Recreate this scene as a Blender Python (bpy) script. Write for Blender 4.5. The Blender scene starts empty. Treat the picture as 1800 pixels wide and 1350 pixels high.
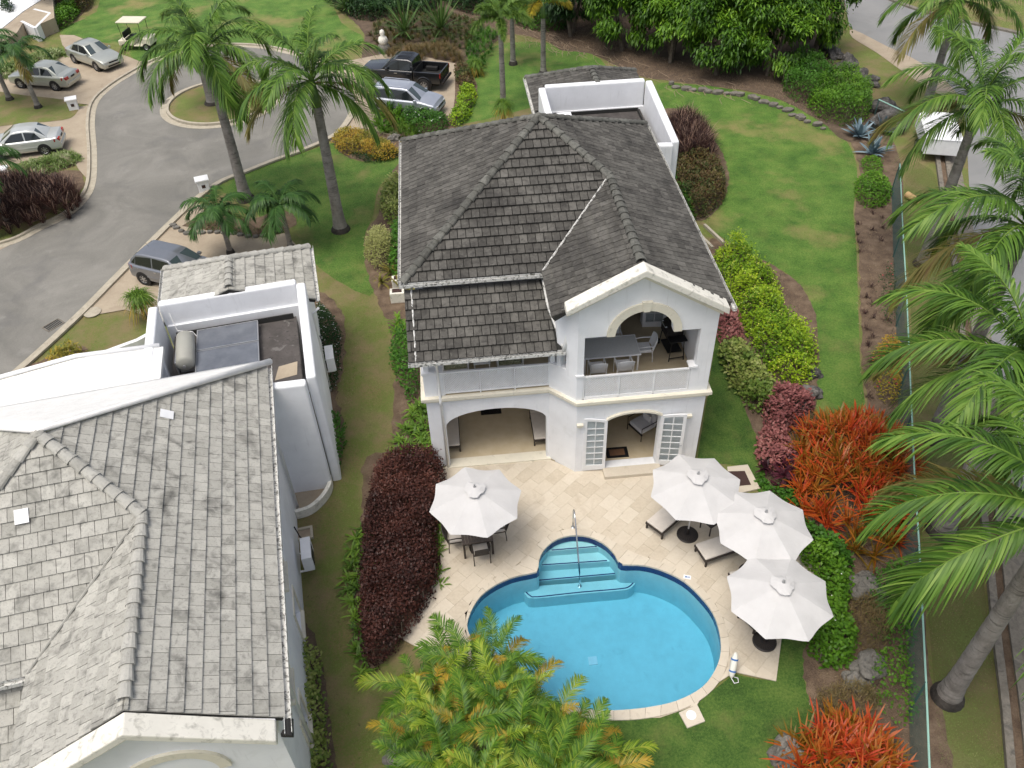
import bpy, math, random
import numpy as np
from mathutils import Vector, Matrix
from mathutils.geometry import tessellate_polygon
S = bpy.context.scene
C = S.collection
random.seed(7)
R = np.random.default_rng(7)
PI = math.pi

# ------------------------------------------------------------------ camera, sky, sun, exposure
CAMP = np.array([1.7332, -20.9304, 21.2450])
YAW, PITCH, ROLL, FPX = 0.0687782, 0.7387347, -0.0386794, 1480.22
def cam_axes():
    cy, sy = math.cos(YAW), math.sin(YAW)
    f = np.array([sy*math.cos(PITCH), cy*math.cos(PITCH), -math.sin(PITCH)])
    r = np.array([cy, -sy, 0.]); u = np.cross(r, f)
    return r*math.cos(ROLL)+u*math.sin(ROLL), -r*math.sin(ROLL)+u*math.cos(ROLL), f
CR, CU, CF = cam_axes()
cd = bpy.data.cameras.new('camera'); cam = bpy.data.objects.new('camera', cd); C.objects.link(cam)
cam.matrix_world = Matrix(((CR[0], CU[0], -CF[0], CAMP[0]), (CR[1], CU[1], -CF[1], CAMP[1]), (CR[2], CU[2], -CF[2], CAMP[2]), (0, 0, 0, 1)))
cd.sensor_width = 36; cd.lens = 36*FPX/1800; cd.clip_end = 1500; cd.clip_start = .1
S.camera = cam
w = bpy.data.worlds.new("World"); S.world = w; w.use_nodes = True
nt = w.node_tree; bg = nt.nodes['Background']
sky = nt.nodes.new('ShaderNodeTexSky'); sky.sky_type = 'NISHITA'; sky.sun_disc = False
SUN_EL, SUN_AZ = 70, 232       # azimuth from +Y clockwise
sky.sun_elevation = math.radians(SUN_EL); sky.sun_rotation = math.radians(SUN_AZ)
sky.air_density = .8; sky.dust_density = 5; sky.ozone_density = .4
hs = nt.nodes.new('ShaderNodeHueSaturation'); hs.inputs['Saturation'].default_value = .62       # thin cloud greys the sky
nt.links.new(sky.outputs[0], hs.inputs['Color']); nt.links.new(hs.outputs[0], bg.inputs[0]); bg.inputs[1].default_value = .15
sl = bpy.data.lights.new('sun', 'SUN'); sl.energy = 1.35; sl.angle = math.radians(30); sl.color = (1, .95, .85)
so = bpy.data.objects.new('sun', sl); C.objects.link(so)
az = math.radians(SUN_AZ); el = math.radians(SUN_EL)
sd = Vector((math.sin(az)*math.cos(el), math.cos(az)*math.cos(el), math.sin(el)))
so.rotation_euler = sd.to_track_quat('Z', 'Y').to_euler()
S.view_settings.view_transform = 'Standard'; S.view_settings.look = 'None'
S.view_settings.exposure = 0.28; S.view_settings.gamma = 1; S.view_settings.use_curve_mapping = False
S.render.engine = 'CYCLES'
S.cycles.max_bounces = 6; S.cycles.transparent_max_bounces = 12; S.cycles.volume_bounces = 0

def G(u, v, z=0.):
    """point of the place at height z that the surveyed view ray of the photograph meets"""
    d = CF*FPX + CR*(u-900) - CU*(v-675); t = (z-CAMP[2])/d[2]
    p = CAMP+t*d; return Vector((p[0], p[1], z))
def GP(pts, z=0.): return [tuple(G(u, v, z))[:2] for u, v in pts]

# ------------------------------------------------------------------ materials
MATS = {}
def mk(name, cols, rough=.7, src='noise', ns=3., bump=None, stain=None, metal=0., trans=0., coat=0., detail=5, dist=0., spec=.4, fine=0., famp=.9):
    m = bpy.data.materials.new(name); m.use_nodes = True; t = m.node_tree; N = t.nodes; Lk = t.links
    b = N['Principled BSDF']; b.inputs['Roughness'].default_value = rough; b.inputs['Metallic'].default_value = metal
    b.inputs['Specular IOR Level'].default_value = spec
    if coat: b.inputs['Coat Weight'].default_value = coat; b.inputs['Coat Roughness'].default_value = .06
    geo = N.new('ShaderNodeNewGeometry')
    if not isinstance(cols[0], (tuple, list)): cols = [tuple(c*.93 for c in cols), tuple(min(1, c*1.05) for c in cols)]
    def noise(scale, det=detail, d=0., vec=None):
        n = N.new('ShaderNodeTexNoise'); n.inputs['Scale'].default_value = scale; n.inputs['Detail'].default_value = det
        n.inputs['Distortion'].default_value = d; n.inputs['Roughness'].default_value = .6
        if vec:
            mp = N.new('ShaderNodeMapping'); mp.inputs['Scale'].default_value = vec; Lk.new(geo.outputs['Position'], mp.inputs[0]); Lk.new(mp.outputs[0], n.inputs['Vector'])
        else: Lk.new(geo.outputs['Position'], n.inputs['Vector'])
        return n.outputs[0]
    def mth(op, a, b_=None, cl=False):
        x = N.new('ShaderNodeMath'); x.operation = op; x.use_clamp = cl
        for i, q in enumerate((a, b_)):
            if q is None: continue
            if isinstance(q, (int, float)): x.inputs[i].default_value = q
            else: Lk.new(q, x.inputs[i])
        return x.outputs[0]
    at = N.new('ShaderNodeAttribute'); at.attribute_name = 'rnd'
    oi = N.new('ShaderNodeObjectInfo')
    if src == 'noise':
        v = mth('MULTIPLY', mth('SUBTRACT', noise(ns, d=dist), .5), 2.4); v = mth('ADD', v, .5, True)
    else:
        r = mth('FRACT', mth('ADD', at.outputs['Fac'], oi.outputs['Random'])) if src == 'both' else at.outputs['Fac']
        if ns:
            v = mth('ADD', mth('MULTIPLY', r, .72), mth('MULTIPLY', mth('SUBTRACT', noise(ns), .32), .75), True)
        else: v = r
    if fine:
        v = mth('ADD', v, mth('MULTIPLY', mth('SUBTRACT', noise(fine, 3), .5), famp), True)
    rp = N.new('ShaderNodeValToRGB'); e = rp.color_ramp.elements
    n = len(cols)
    e[0].color = (*cols[0], 1); e[0].position = 0; e[1].color = (*cols[-1], 1); e[1].position = 1
    for i in range(1, n-1): q = e.new(i/(n-1)); q.color = (*cols[i], 1)
    Lk.new(v, rp.inputs[0]); col = rp.outputs[0]
    for stn in (stain or []):
        sc, sscale, lo, hi, amt = stn[:5]
        nz = noise(1, 4, 0, sscale) if isinstance(sscale, tuple) else noise(sscale, 8, stn[5] if len(stn) > 5 else .6)
        mr = N.new('ShaderNodeMapRange'); mr.inputs[1].default_value = lo; mr.inputs[2].default_value = hi; mr.inputs[4].default_value = amt
        Lk.new(nz, mr.inputs[0])
        mx = N.new('ShaderNodeMix'); mx.data_type = 'RGBA'
        Lk.new(mr.outputs[0], mx.inputs[0]); Lk.new(col, mx.inputs[6]); mx.inputs[7].default_value = (*sc, 1); col = mx.outputs[2]
    Lk.new(col, b.inputs['Base Color'])
    if bump:
        bp = N.new('ShaderNodeBump'); bp.inputs['Strength'].default_value = bump[1]; bp.inputs['Distance'].default_value = bump[2] if len(bump) > 2 else .02
        Lk.new(noise(bump[0], 4), bp.inputs['Height']); Lk.new(bp.outputs[0], b.inputs['Normal'])
    if trans:
        tr = N.new('ShaderNodeBsdfTranslucent'); Lk.new(col, tr.inputs[0]); ms = N.new('ShaderNodeMixShader'); ms.inputs[0].default_value = trans
        Lk.new(b.outputs[0], ms.inputs[1]); Lk.new(tr.outputs[0], ms.inputs[2]); Lk.new(ms.outputs[0], N['Material Output'].inputs[0])
    MATS[name] = m; return m
def leafm(name, *cols, rough=.5, trans=.22): return mk(name, list(cols), rough, src='attr', ns=.9, trans=trans, spec=.35)

mk('stucco', (.83, .845, .865), .85, ns=1.2, bump=(60, .25, .01), stain=[((.42, .43, .42), (9, 9, .9), .60, .82, .32), ((.45, .45, .42), 1.6, .6, .85, .35), ((.40, .41, .38), 9, .66, .8, .25)])
mk('white_paint', (.80, .80, .78), .6, ns=4, stain=[((.35, .35, .32), 7, .60, .80, .6)])
mk('clean_white', (.80, .81, .82), .5, ns=4)
mk('cream_trim', (.74, .70, .58), .8, ns=2, bump=(50, .2, .01), stain=[((.30, .28, .22), 4, .56, .80, .55)])
mk('cap_dirty', (.76, .74, .66), .8, ns=2, bump=(50, .2, .01), stain=[((.25, .24, .20), 5, .52, .72, .7)])
mk('tile_dark', [(.058, .055, .049), (.086, .082, .073), (.112, .107, .096), (.140, .134, .120)], .9, src='both', ns=1.1, fine=9, bump=(45, .5, .01),
   stain=[((.020, .019, .018), .8, .46, .70, .65), ((.016, .015, .014), (7, 7, 1.6), .50, .70, .6), ((.22, .215, .19), (11, 11, 2.4), .58, .76, .4), ((.20, .195, .175), .45, .56, .72, .4), ((.35, .35, .33), 38, .72, .80, .5)])
mk('tile_light', [(.32, .315, .28), (.385, .378, .34), (.43, .422, .38), (.48, .472, .425)], .9, src='both', ns=1.4, fine=7, bump=(45, .5, .01),
   stain=[((.05, .05, .046), 1.5, .54, .74, .8), ((.08, .08, .073), 4, .53, .74, .65), ((.14, .14, .13), (26, 26, 3), .54, .74, .55), ((.48, .48, .45), 30, .68, .80, .4)])
mk('cap_dark', [(.075, .075, .066), (.12, .12, .106), (.18, .18, .16)], .9, src='both', ns=3, fine=12, bump=(40, .5, .01), stain=[((.02, .02, .018), 5, .52, .7, .75), ((.42, .42, .39), 25, .70, .8, .5)])
mk('cap_light', [(.30, .295, .265), (.39, .385, .35), (.46, .452, .41)], .9, src='both', ns=3, fine=12, bump=(40, .5, .01), stain=[((.08, .08, .075), 6, .55, .75, .65)])
mk('plaster', (.80, .80, .78), .8, ns=2, bump=(5, .5, .06), stain=[((.5, .5, .47), 5, .62, .8, .35)])
mk('tile_white', [(.70, .70, .68), (.80, .80, .79)], .8, src='both', ns=2, stain=[((.40, .40, .37), 9, .60, .8, .4)])
mk('roof_under', (.03, .03, .028), .95)
mk('flat_roof', [(.05, .045, .042), (.10, .09, .085)], .9, ns=2, stain=[((.22, .21, .2), 2.2, .6, .66, .5), ((.02, .02, .02), 4, .58, .7, .7)], bump=(20, .3))
mk('gutter', (.66, .66, .63), .6, ns=5, stain=[((.07, .07, .06), 12, .50, .62, .85)])
mk('travertine', [(.49, .425, .33), (.55, .485, .385), (.585, .52, .42), (.62, .56, .46)], .75, src='both', ns=2.2, fine=16, bump=(60, .15, .006),
   stain=[((.22, .15, .07), 1.1, .60, .80, .45), ((.24, .19, .12), 7, .62, .76, .4)])
mk('grout', (.44, .385, .30), .9)
mk('coping', [(.52, .46, .365), (.57, .51, .415), (.62, .56, .46)], .75, src='both', ns=3, fine=20, bump=(60, .15, .006), stain=[((.24, .2, .13), 5, .6, .78, .4)])
mk('floor_in', [(.52, .43, .28), (.60, .51, .36)], .6, ns=2.5)
mk('pool_plaster', (.50, .72, .73), .7, ns=3, stain=[((.25, .42, .45), 2.5, .62, .78, .35)])
mk('pool_step', (.50, .70, .70), .7, ns=3)
mk('pool_tile', [(.008, .018, .09), (.02, .045, .19)], .15, ns=40)
mk('concrete', [(.33, .27, .20), (.42, .355, .265)], .85, ns=.9, fine=12, stain=[((.19, .14, .10), .7, .56, .78, .6), ((.18, .16, .13), 9, .62, .76, .35)], bump=(60, .3, .01))
mk('kerb', [(.36, .32, .25), (.47, .43, .34)], .85, ns=3, fine=18, stain=[((.14, .13, .11), 4, .56, .74, .55)], bump=(50, .3, .01))
mk('kerb_old', [(.15, .135, .11), (.26, .235, .195)], .9, ns=3, fine=18, stain=[((.05, .05, .045), 3, .5, .7, .7)], bump=(40, .5, .01))
mk('asphalt', [(.15, .147, .132), (.20, .194, .174), (.25, .242, .218)], .85, ns=.3, dist=1.0, fine=26, stain=[((.11, .11, .11), .5, .54, .76, .6), ((.34, .33, .31), 1.1, .60, .82, .45)], bump=(120, .4, .008))
mk('asphalt_main', [(.21, .215, .215), (.265, .265, .26)], .8, ns=.3, dist=1, fine=40, stain=[((.15, .145, .14), .7, .58, .78, .5)], bump=(120, .4, .008))
mk('soil', [(.09, .06, .042), (.15, .105, .07), (.22, .16, .11)], .95, ns=2, fine=22, bump=(25, 1., .05), stain=[((.30, .27, .2), 32, .68, .74, .6)])
mk('mulch', [(.085, .06, .042), (.16, .115, .08)], .95, ns=2, fine=22, bump=(25, 1., .05), stain=[((.34, .25, .16), 26, .64, .72, .6)])
mk('grass_base', [(.23, .18, .08), (.18, .19, .055), (.14, .19, .04), (.20, .24, .06)], .9, ns=.55, fine=16, famp=1.9, stain=[((.25, .19, .10), .7, .45, .62, .85, .2), ((.05, .075, .02), 9, .58, .74, .6)], bump=(70, .9, .04))
mk('grass_verge', [(.17, .14, .06), (.13, .15, .04), (.15, .19, .05)], .9, ns=.5, fine=16, famp=1.9, stain=[((.22, .17, .09), .6, .50, .72, .75), ((.06, .08, .02), 9, .58, .74, .6)], bump=(70, .9, .04))
mk('grass_dark', [(.035, .085, .012), (.055, .12, .018), (.085, .16, .026), (.13, .20, .04)], .9, ns=1.0, fine=15, famp=1.8, stain=[((.16, .18, .05), 1.1, .54, .70, .6, .1)], bump=(70, .9, .04))
mk('grass_lush', [(.05, .125, .018), (.082, .178, .026), (.115, .22, .036), (.165, .255, .05)], .9, ns=.8, fine=13, famp=1.8, stain=[((.035, .08, .012), 10, .58, .72, .6), ((.30, .24, .10), .26, .53, .66, .75, .1), ((.17, .20, .05), 1.3, .50, .70, .4, .1), ((.045, .10, .02), .6, .58, .8, .5)], bump=(70, .9, .04))
mk('blade_grass', [(.11, .14, .035), (.13, .20, .04), (.22, .26, .07), (.36, .29, .15)], .7, src='attr', ns=.8)
mk('blade_lush', [(.07, .14, .02), (.13, .24, .032), (.22, .34, .06)], .7, src='attr', ns=.8)
mk('wicker', (.045, .036, .03), .7, bump=(90, .8, .01))
mk('wicker_top', [(.10, .08, .068), (.15, .12, .10)], .7, src='both', ns=6)
mk('cushion', (.64, .59, .53), .9, ns=8, bump=(160, .2, .004))
mk('cushion_white', (.66, .66, .68), .9, ns=8)
mk('canvas', (.64, .635, .63), .9, ns=1.5, stain=[((.56, .55, .52), 2.5, .6, .8, .4)], trans=.12, bump=(3, .25, .06))
mk('metal_dark', (.035, .03, .028), .5, metal=.3)
mk('chrome', (.62, .64, .66), .18, metal=1.)
mk('alu', (.45, .46, .47), .4, metal=.7)
mk('black', (.012, .012, .013), .5)
mk('rubber', (.018, .018, .018), .85)
mk('mat_brown', (.16, .085, .045), .95, ns=20)
mk('hatch', (.055, .03, .026), .9, bump=(80, .8, .01))
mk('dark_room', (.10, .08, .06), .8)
mk('louver', (.6, .6, .58), .6)
mk('glass_top', (.62, .63, .62), .65, ns=20)
mk('pattern', [(.08, .12, .05), (.50, .48, .34)], .9, ns=14, dist=1.5)
mk('panel_solar', [(.10, .11, .13), (.16, .175, .2)], .2, ns=2, coat=.5)
mk('tank', (.36, .36, .32), .55, ns=2)
mk('paint_silver', (.50, .52, .47), .32, metal=.55, coat=.6, ns=2)
mk('paint_white_silver', (.60, .62, .60), .32, metal=.4, coat=.6, ns=2)
mk('paint_grey', (.24, .255, .28), .3, metal=.6, coat=.8, ns=2)
mk('paint_black', (.010, .011, .013), .22, coat=1., ns=2)
mk('paint_mpv', (.46, .49, .55), .3, metal=.55, coat=.7, ns=2)
mk('car_glass', (.012, .016, .018), .06, spec=.8)
mk('windscreen', (.05, .07, .075), .08, spec=.8)
mk('lamp_red', (.35, .015, .015), .2, coat=.5)
mk('lamp_clear', (.60, .62, .62), .15, coat=.6)
mk('rim', (.42, .43, .44), .35, metal=.8)
mk('cream_plastic', (.70, .66, .52), .5)
mk('trunk', [(.17, .155, .14), (.26, .24, .22), (.34, .32, .295)], .9, ns=2.5, bump=(14, .9, .05), stain=[((.07, .062, .055), (1.2, 1.2, 13), .56, .68, .7), ((.05, .045, .04), 3, .58, .72, .7)])
mk('trunk_base', [(.02, .018, .016), (.08, .07, .06)], .95, ns=4, bump=(14, 1., .05))
mk('twig', (.34, .26, .18), .9)
mk('bark', [(.09, .07, .055), (.2, .17, .13)], .9, ns=5, bump=(20, 1., .04))
mk('crownshaft', [(.06, .13, .03), (.11, .19, .05)], .4, ns=1)
mk('rock', [(.03, .03, .03), (.09, .085, .08), (.19, .18, .17)], .95, ns=2.2, fine=10, bump=(7, 1., .12), stain=[((.30, .29, .26), 4, .58, .72, .5)])
mk('stone_edge', [(.12, .11, .095), (.24, .22, .19)], .95, ns=3, fine=10, bump=(9, 1., .08))
mk('rock_pale', [(.13, .125, .11), (.24, .225, .20)], .95, ns=2.2, fine=10, bump=(7, 1., .12), stain=[((.05, .05, .045), 4, .55, .72, .6)])
mk('fence_green', (.05, .11, .10), .6)
mk('fence_rail', (.30, .52, .44), .5)
mk('wood_log', (.50, .34, .16), .8, ns=6)
mk('buoy', (.75, .74, .66), .5); mk('buoy_blue', (.05, .16, .42), .5)
# foliage
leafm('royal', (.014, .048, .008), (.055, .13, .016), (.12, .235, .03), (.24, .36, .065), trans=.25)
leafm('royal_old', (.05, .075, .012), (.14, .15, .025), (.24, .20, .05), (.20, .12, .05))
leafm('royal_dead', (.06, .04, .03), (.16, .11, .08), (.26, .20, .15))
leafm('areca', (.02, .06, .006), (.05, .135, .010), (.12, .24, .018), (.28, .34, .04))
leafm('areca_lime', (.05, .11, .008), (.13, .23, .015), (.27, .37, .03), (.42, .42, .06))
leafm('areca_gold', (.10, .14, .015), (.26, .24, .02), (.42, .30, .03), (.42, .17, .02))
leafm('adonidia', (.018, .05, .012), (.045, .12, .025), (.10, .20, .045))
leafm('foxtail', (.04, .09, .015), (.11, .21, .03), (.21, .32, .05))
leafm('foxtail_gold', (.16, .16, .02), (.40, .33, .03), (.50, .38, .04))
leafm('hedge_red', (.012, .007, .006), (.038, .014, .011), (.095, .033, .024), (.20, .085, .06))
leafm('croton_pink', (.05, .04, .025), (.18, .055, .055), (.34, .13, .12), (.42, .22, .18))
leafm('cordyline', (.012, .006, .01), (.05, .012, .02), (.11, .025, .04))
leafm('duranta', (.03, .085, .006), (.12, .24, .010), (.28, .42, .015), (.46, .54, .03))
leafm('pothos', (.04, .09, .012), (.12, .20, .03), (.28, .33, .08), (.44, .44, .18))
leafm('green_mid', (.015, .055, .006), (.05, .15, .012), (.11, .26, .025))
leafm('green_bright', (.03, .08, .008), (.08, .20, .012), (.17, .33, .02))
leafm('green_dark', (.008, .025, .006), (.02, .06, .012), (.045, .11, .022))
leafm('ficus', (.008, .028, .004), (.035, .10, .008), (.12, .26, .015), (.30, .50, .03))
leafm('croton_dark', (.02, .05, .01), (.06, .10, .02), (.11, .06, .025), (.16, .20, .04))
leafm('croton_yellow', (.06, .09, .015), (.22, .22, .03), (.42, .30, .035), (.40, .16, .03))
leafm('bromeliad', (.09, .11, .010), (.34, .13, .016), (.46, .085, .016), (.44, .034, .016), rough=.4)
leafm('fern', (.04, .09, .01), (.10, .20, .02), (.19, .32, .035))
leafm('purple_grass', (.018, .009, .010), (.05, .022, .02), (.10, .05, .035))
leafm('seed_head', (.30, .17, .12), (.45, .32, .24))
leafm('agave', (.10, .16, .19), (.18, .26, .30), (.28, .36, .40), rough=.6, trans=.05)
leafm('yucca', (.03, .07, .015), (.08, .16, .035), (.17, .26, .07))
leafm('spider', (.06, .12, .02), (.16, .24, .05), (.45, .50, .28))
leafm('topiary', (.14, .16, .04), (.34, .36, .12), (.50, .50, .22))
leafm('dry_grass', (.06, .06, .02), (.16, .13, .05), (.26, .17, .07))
leafm('petal_white', (.75, .75, .72), (.85, .85, .82)); leafm('petal_yellow', (.70, .62, .10), (.80, .75, .25)); leafm('petal_red', (.50, .03, .05), (.60, .10, .10))
leafm('litter', (.10, .06, .03), (.28, .19, .11), (.42, .34, .22), trans=0)

# ------------------------------------------------------------------ mesh helpers
class MB:
    def __init__(s): s.v = []; s.f = []; s.r = []
    def add(s, v, f, r=0.):
        k = len(s.v); s.v += [tuple(x) for x in v]; s.f += [tuple(i+k for i in q) for q in f]; s.r += [r]*len(v); return s
    def box(s, x0, x1, y0, y1, z0, z1, M=None):
        v = [Vector((x, y, z)) for z in (z0, z1) for y in (y0, y1) for x in (x0, x1)]
        if M is not None: v = [M @ q for q in v]
        return s.add(v, [(0, 2, 3, 1), (4, 5, 7, 6), (0, 1, 5, 4), (2, 6, 7, 3), (0, 4, 6, 2), (1, 3, 7, 5)])
    def prism(s, pts, z0, z1, M=None):          # simple polygon (any shape) extruded
        n = len(pts); tri = tessellate_polygon([[Vector((p[0], p[1], 0)) for p in pts]])
        v = [Vector((p[0], p[1], z0)) for p in pts]+[Vector((p[0], p[1], z1)) for p in pts]
        if M is not None: v = [M @ q for q in v]
        f = []
        for a, b, c in tri:
            cr = (pts[b][0]-pts[a][0])*(pts[c][1]-pts[a][1])-(pts[b][1]-pts[a][1])*(pts[c][0]-pts[a][0])
            if cr < 0: b, c = c, b
            f += [(a, c, b), (a+n, b+n, c+n)]
        ar = sum(pts[i][0]*pts[(i+1) % n][1]-pts[(i+1) % n][0]*pts[i][1] for i in range(n))
        for i in range(n):
            j = (i+1) % n; f.append((i, j, j+n, i+n) if ar > 0 else (j, i, i+n, j+n))
        return s.add(v, f)
    def tube(s, path, r, n=8, cap=True):
        path = [Vector(p) for p in path]; rs = r if isinstance(r, (list, tuple)) else [r]*len(path)
        vs = []; fs = []; up = Vector((0, 0, 1))
        for i, p in enumerate(path):
            t = (path[min(i+1, len(path)-1)]-path[max(i-1, 0)]).normalized()
            a = t.cross(up if abs(t.z) < .95 else Vector((0, 1, 0))).normalized(); b = a.cross(t)
            for k in range(n):
                q = 2*PI*k/n; vs.append(p+(a*math.cos(q)+b*math.sin(q))*rs[i])
        for i in range(len(path)-1):
            for k in range(n):
                k2 = (k+1) % n; fs.append((i*n+k, i*n+k2, (i+1)*n+k2, (i+1)*n+k))
        if cap: fs += [tuple(range(n-1, -1, -1)), tuple(range((len(path)-1)*n, len(path)*n))]
        return s.add(vs, fs)
    def lathe(s, prof, n=16, c=(0, 0, 0)):       # prof: (r, z)
        vs = []; fs = []
        for r, z in prof:
            for k in range(n): q = 2*PI*k/n; vs.append((c[0]+r*math.cos(q), c[1]+r*math.sin(q), c[2]+z))
        for i in range(len(prof)-1):
            for k in range(n): k2 = (k+1) % n; fs.append((i*n+k, i*n+k2, (i+1)*n+k2, (i+1)*n+k))
        fs += [tuple(range(n-1, -1, -1)), tuple(range((len(prof)-1)*n, len(prof)*n))]
        return s.add(vs, fs)
def mesh(name, m, mat, smooth=False):
    me = bpy.data.meshes.new(name); me.from_pydata([tuple(v) for v in m.v], [], m.f)
    if any(m.r): me.attributes.new('rnd', 'FLOAT', 'POINT').data.foreach_set('value', m.r)
    if mat: me.materials.append(MATS[mat])
    if smooth: me.polygons.foreach_set('use_smooth', [True]*len(me.polygons))
    me.update(); return me
def link(name, data, parent=None, loc=None, rot=None, mw=None):
    o = bpy.data.objects.new(name, data); C.objects.link(o)
    if parent: o.parent = parent
    if loc is not None: o.location = loc
    if rot is not None: o.rotation_euler = rot
    if mw is not None: o.matrix_local = mw
    return o
def ob(name, m, mat, parent=None, smooth=False, bevel=0, **k):
    o = link(name, mesh(name, m, mat, smooth), parent, **k)
    if bevel:
        b = o.modifiers.new('bevel', 'BEVEL'); b.width = bevel; b.segments = 2; b.limit_method = 'ANGLE'
    return o
def tag(o, label=None, cat=None, group=None, kind=None):
    if label: o['label'] = label
    if cat: o['category'] = cat
    if group: o['group'] = group
    if kind: o['kind'] = kind
    return o
def empty(name, loc=(0, 0, 0), rz=0, **k):
    o = link(name, None, loc=loc, rot=(0, 0, rz)); o.empty_display_size = .2; return tag(o, **k)
def copy_tree(o, parent=None):
    c = o.copy(); C.objects.link(c)
    if parent: c.parent = parent
    for ch in KIDS.get(o.name, []): copy_tree(ch, c)
    return c
KIDS = {}
def index_kids():
    KIDS.clear()
    for o in bpy.data.objects:
        if o.parent: KIDS.setdefault(o.parent.name, []).append(o)
def smoothp(pts, n=4, closed=True):
    P = [np.array(p, float) for p in pts]; out = []; L = len(P)
    for i in range(L if closed else L-1):
        p0 = P[(i-1) % L] if closed or i > 0 else P[i]; p1 = P[i]; p2 = P[(i+1) % L]; p3 = P[(i+2) % L] if closed or i+2 < L else p2
        for k in range(n):
            t = k/n; out.append(tuple(.5*(2*p1+(p2-p0)*t+(2*p0-5*p1+4*p2-p3)*t*t+(3*p1-p0-3*p2+p3)*t**3)))
    if not closed: out.append(tuple(P[-1]))
    return out
def sheet(name, pts, z, mat, holes=(), kind='structure', parent=None):
    loops = [[Vector((p[0], p[1], z)) for p in pts]]+[[Vector((p[0], p[1], z)) for p in h] for h in holes]
    flat = [v for l in loops for v in l]; f = []
    for a, b, c in tessellate_polygon(loops):
        if (flat[b]-flat[a]).cross(flat[c]-flat[a]).z < 0: b, c = c, b
        f.append((a, b, c))
    m = MB().add(flat, f); o = ob(name, m, mat, parent); o['kind'] = kind; return o
def clip(sub, hp):           # keep the side where dot(n,p) <= d ; hp = (nx, ny, d)
    out = []; n = len(sub)
    for i in range(n):
        a, b = sub[i], sub[(i+1) % n]; da = hp[0]*a[0]+hp[1]*a[1]-hp[2]; db = hp[0]*b[0]+hp[1]*b[1]-hp[2]
        if da <= 0: out.append(a)
        if (da < 0 < db) or (db < 0 < da):
            t = da/(da-db); out.append((a[0]+(b[0]-a[0])*t, a[1]+(b[1]-a[1])*t))
    return out
def halfplanes(poly):
    ar = sum(poly[i][0]*poly[(i+1) % len(poly)][1]-poly[(i+1) % len(poly)][0]*poly[i][1] for i in range(len(poly)))
    P = poly if ar > 0 else poly[::-1]; H = []
    for i in range(len(P)):
        a, b = P[i], P[(i+1) % len(P)]; nx, ny = b[1]-a[1], -(b[0]-a[0]); H.append((nx, ny, nx*a[0]+ny*a[1]))
    return H
def clipc(sub, conv):
    for h in halfplanes(conv):
        sub = clip(sub, h)
        if len(sub) < 3: return []
    return sub
def area(p): return abs(sum(p[i][0]*p[(i+1) % len(p)][1]-p[(i+1) % len(p)][0]*p[i][1] for i in range(len(p))))/2
def inpoly(X, Y, poly):
    c = np.zeros(len(X), bool); n = len(poly)
    for i in range(n):
        x1, y1 = poly[i]; x2, y2 = poly[(i+1) % n]
        if y1 == y2: continue
        k = ((y1 > Y) != (y2 > Y)) & (X < (x2-x1)*(Y-y1)/(y2-y1)+x1); c ^= k
    return c
def edged(X, Y, poly):
    d = np.full(len(X), 1e9); n = len(poly)
    for i in range(n):
        ax, ay = poly[i]; bx, by = poly[(i+1) % n]; dx, dy = bx-ax, by-ay; L = dx*dx+dy*dy+1e-9
        t = np.clip(((X-ax)*dx+(Y-ay)*dy)/L, 0, 1); d = np.minimum(d, np.hypot(X-ax-t*dx, Y-ay-t*dy))
    return d
def scatter(poly, n):
    P = np.array(poly); lo, hi = P.min(0), P.max(0); xs = []; ys = []; tot = 0
    while tot < n:
        X = R.uniform(lo[0], hi[0], n*2); Y = R.uniform(lo[1], hi[1], n*2); k = inpoly(X, Y, poly); xs.append(X[k]); ys.append(Y[k]); tot += k.sum()
        if k.sum() == 0: return np.zeros(0), np.zeros(0)
    return np.concatenate(xs)[:n], np.concatenate(ys)[:n]
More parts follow.
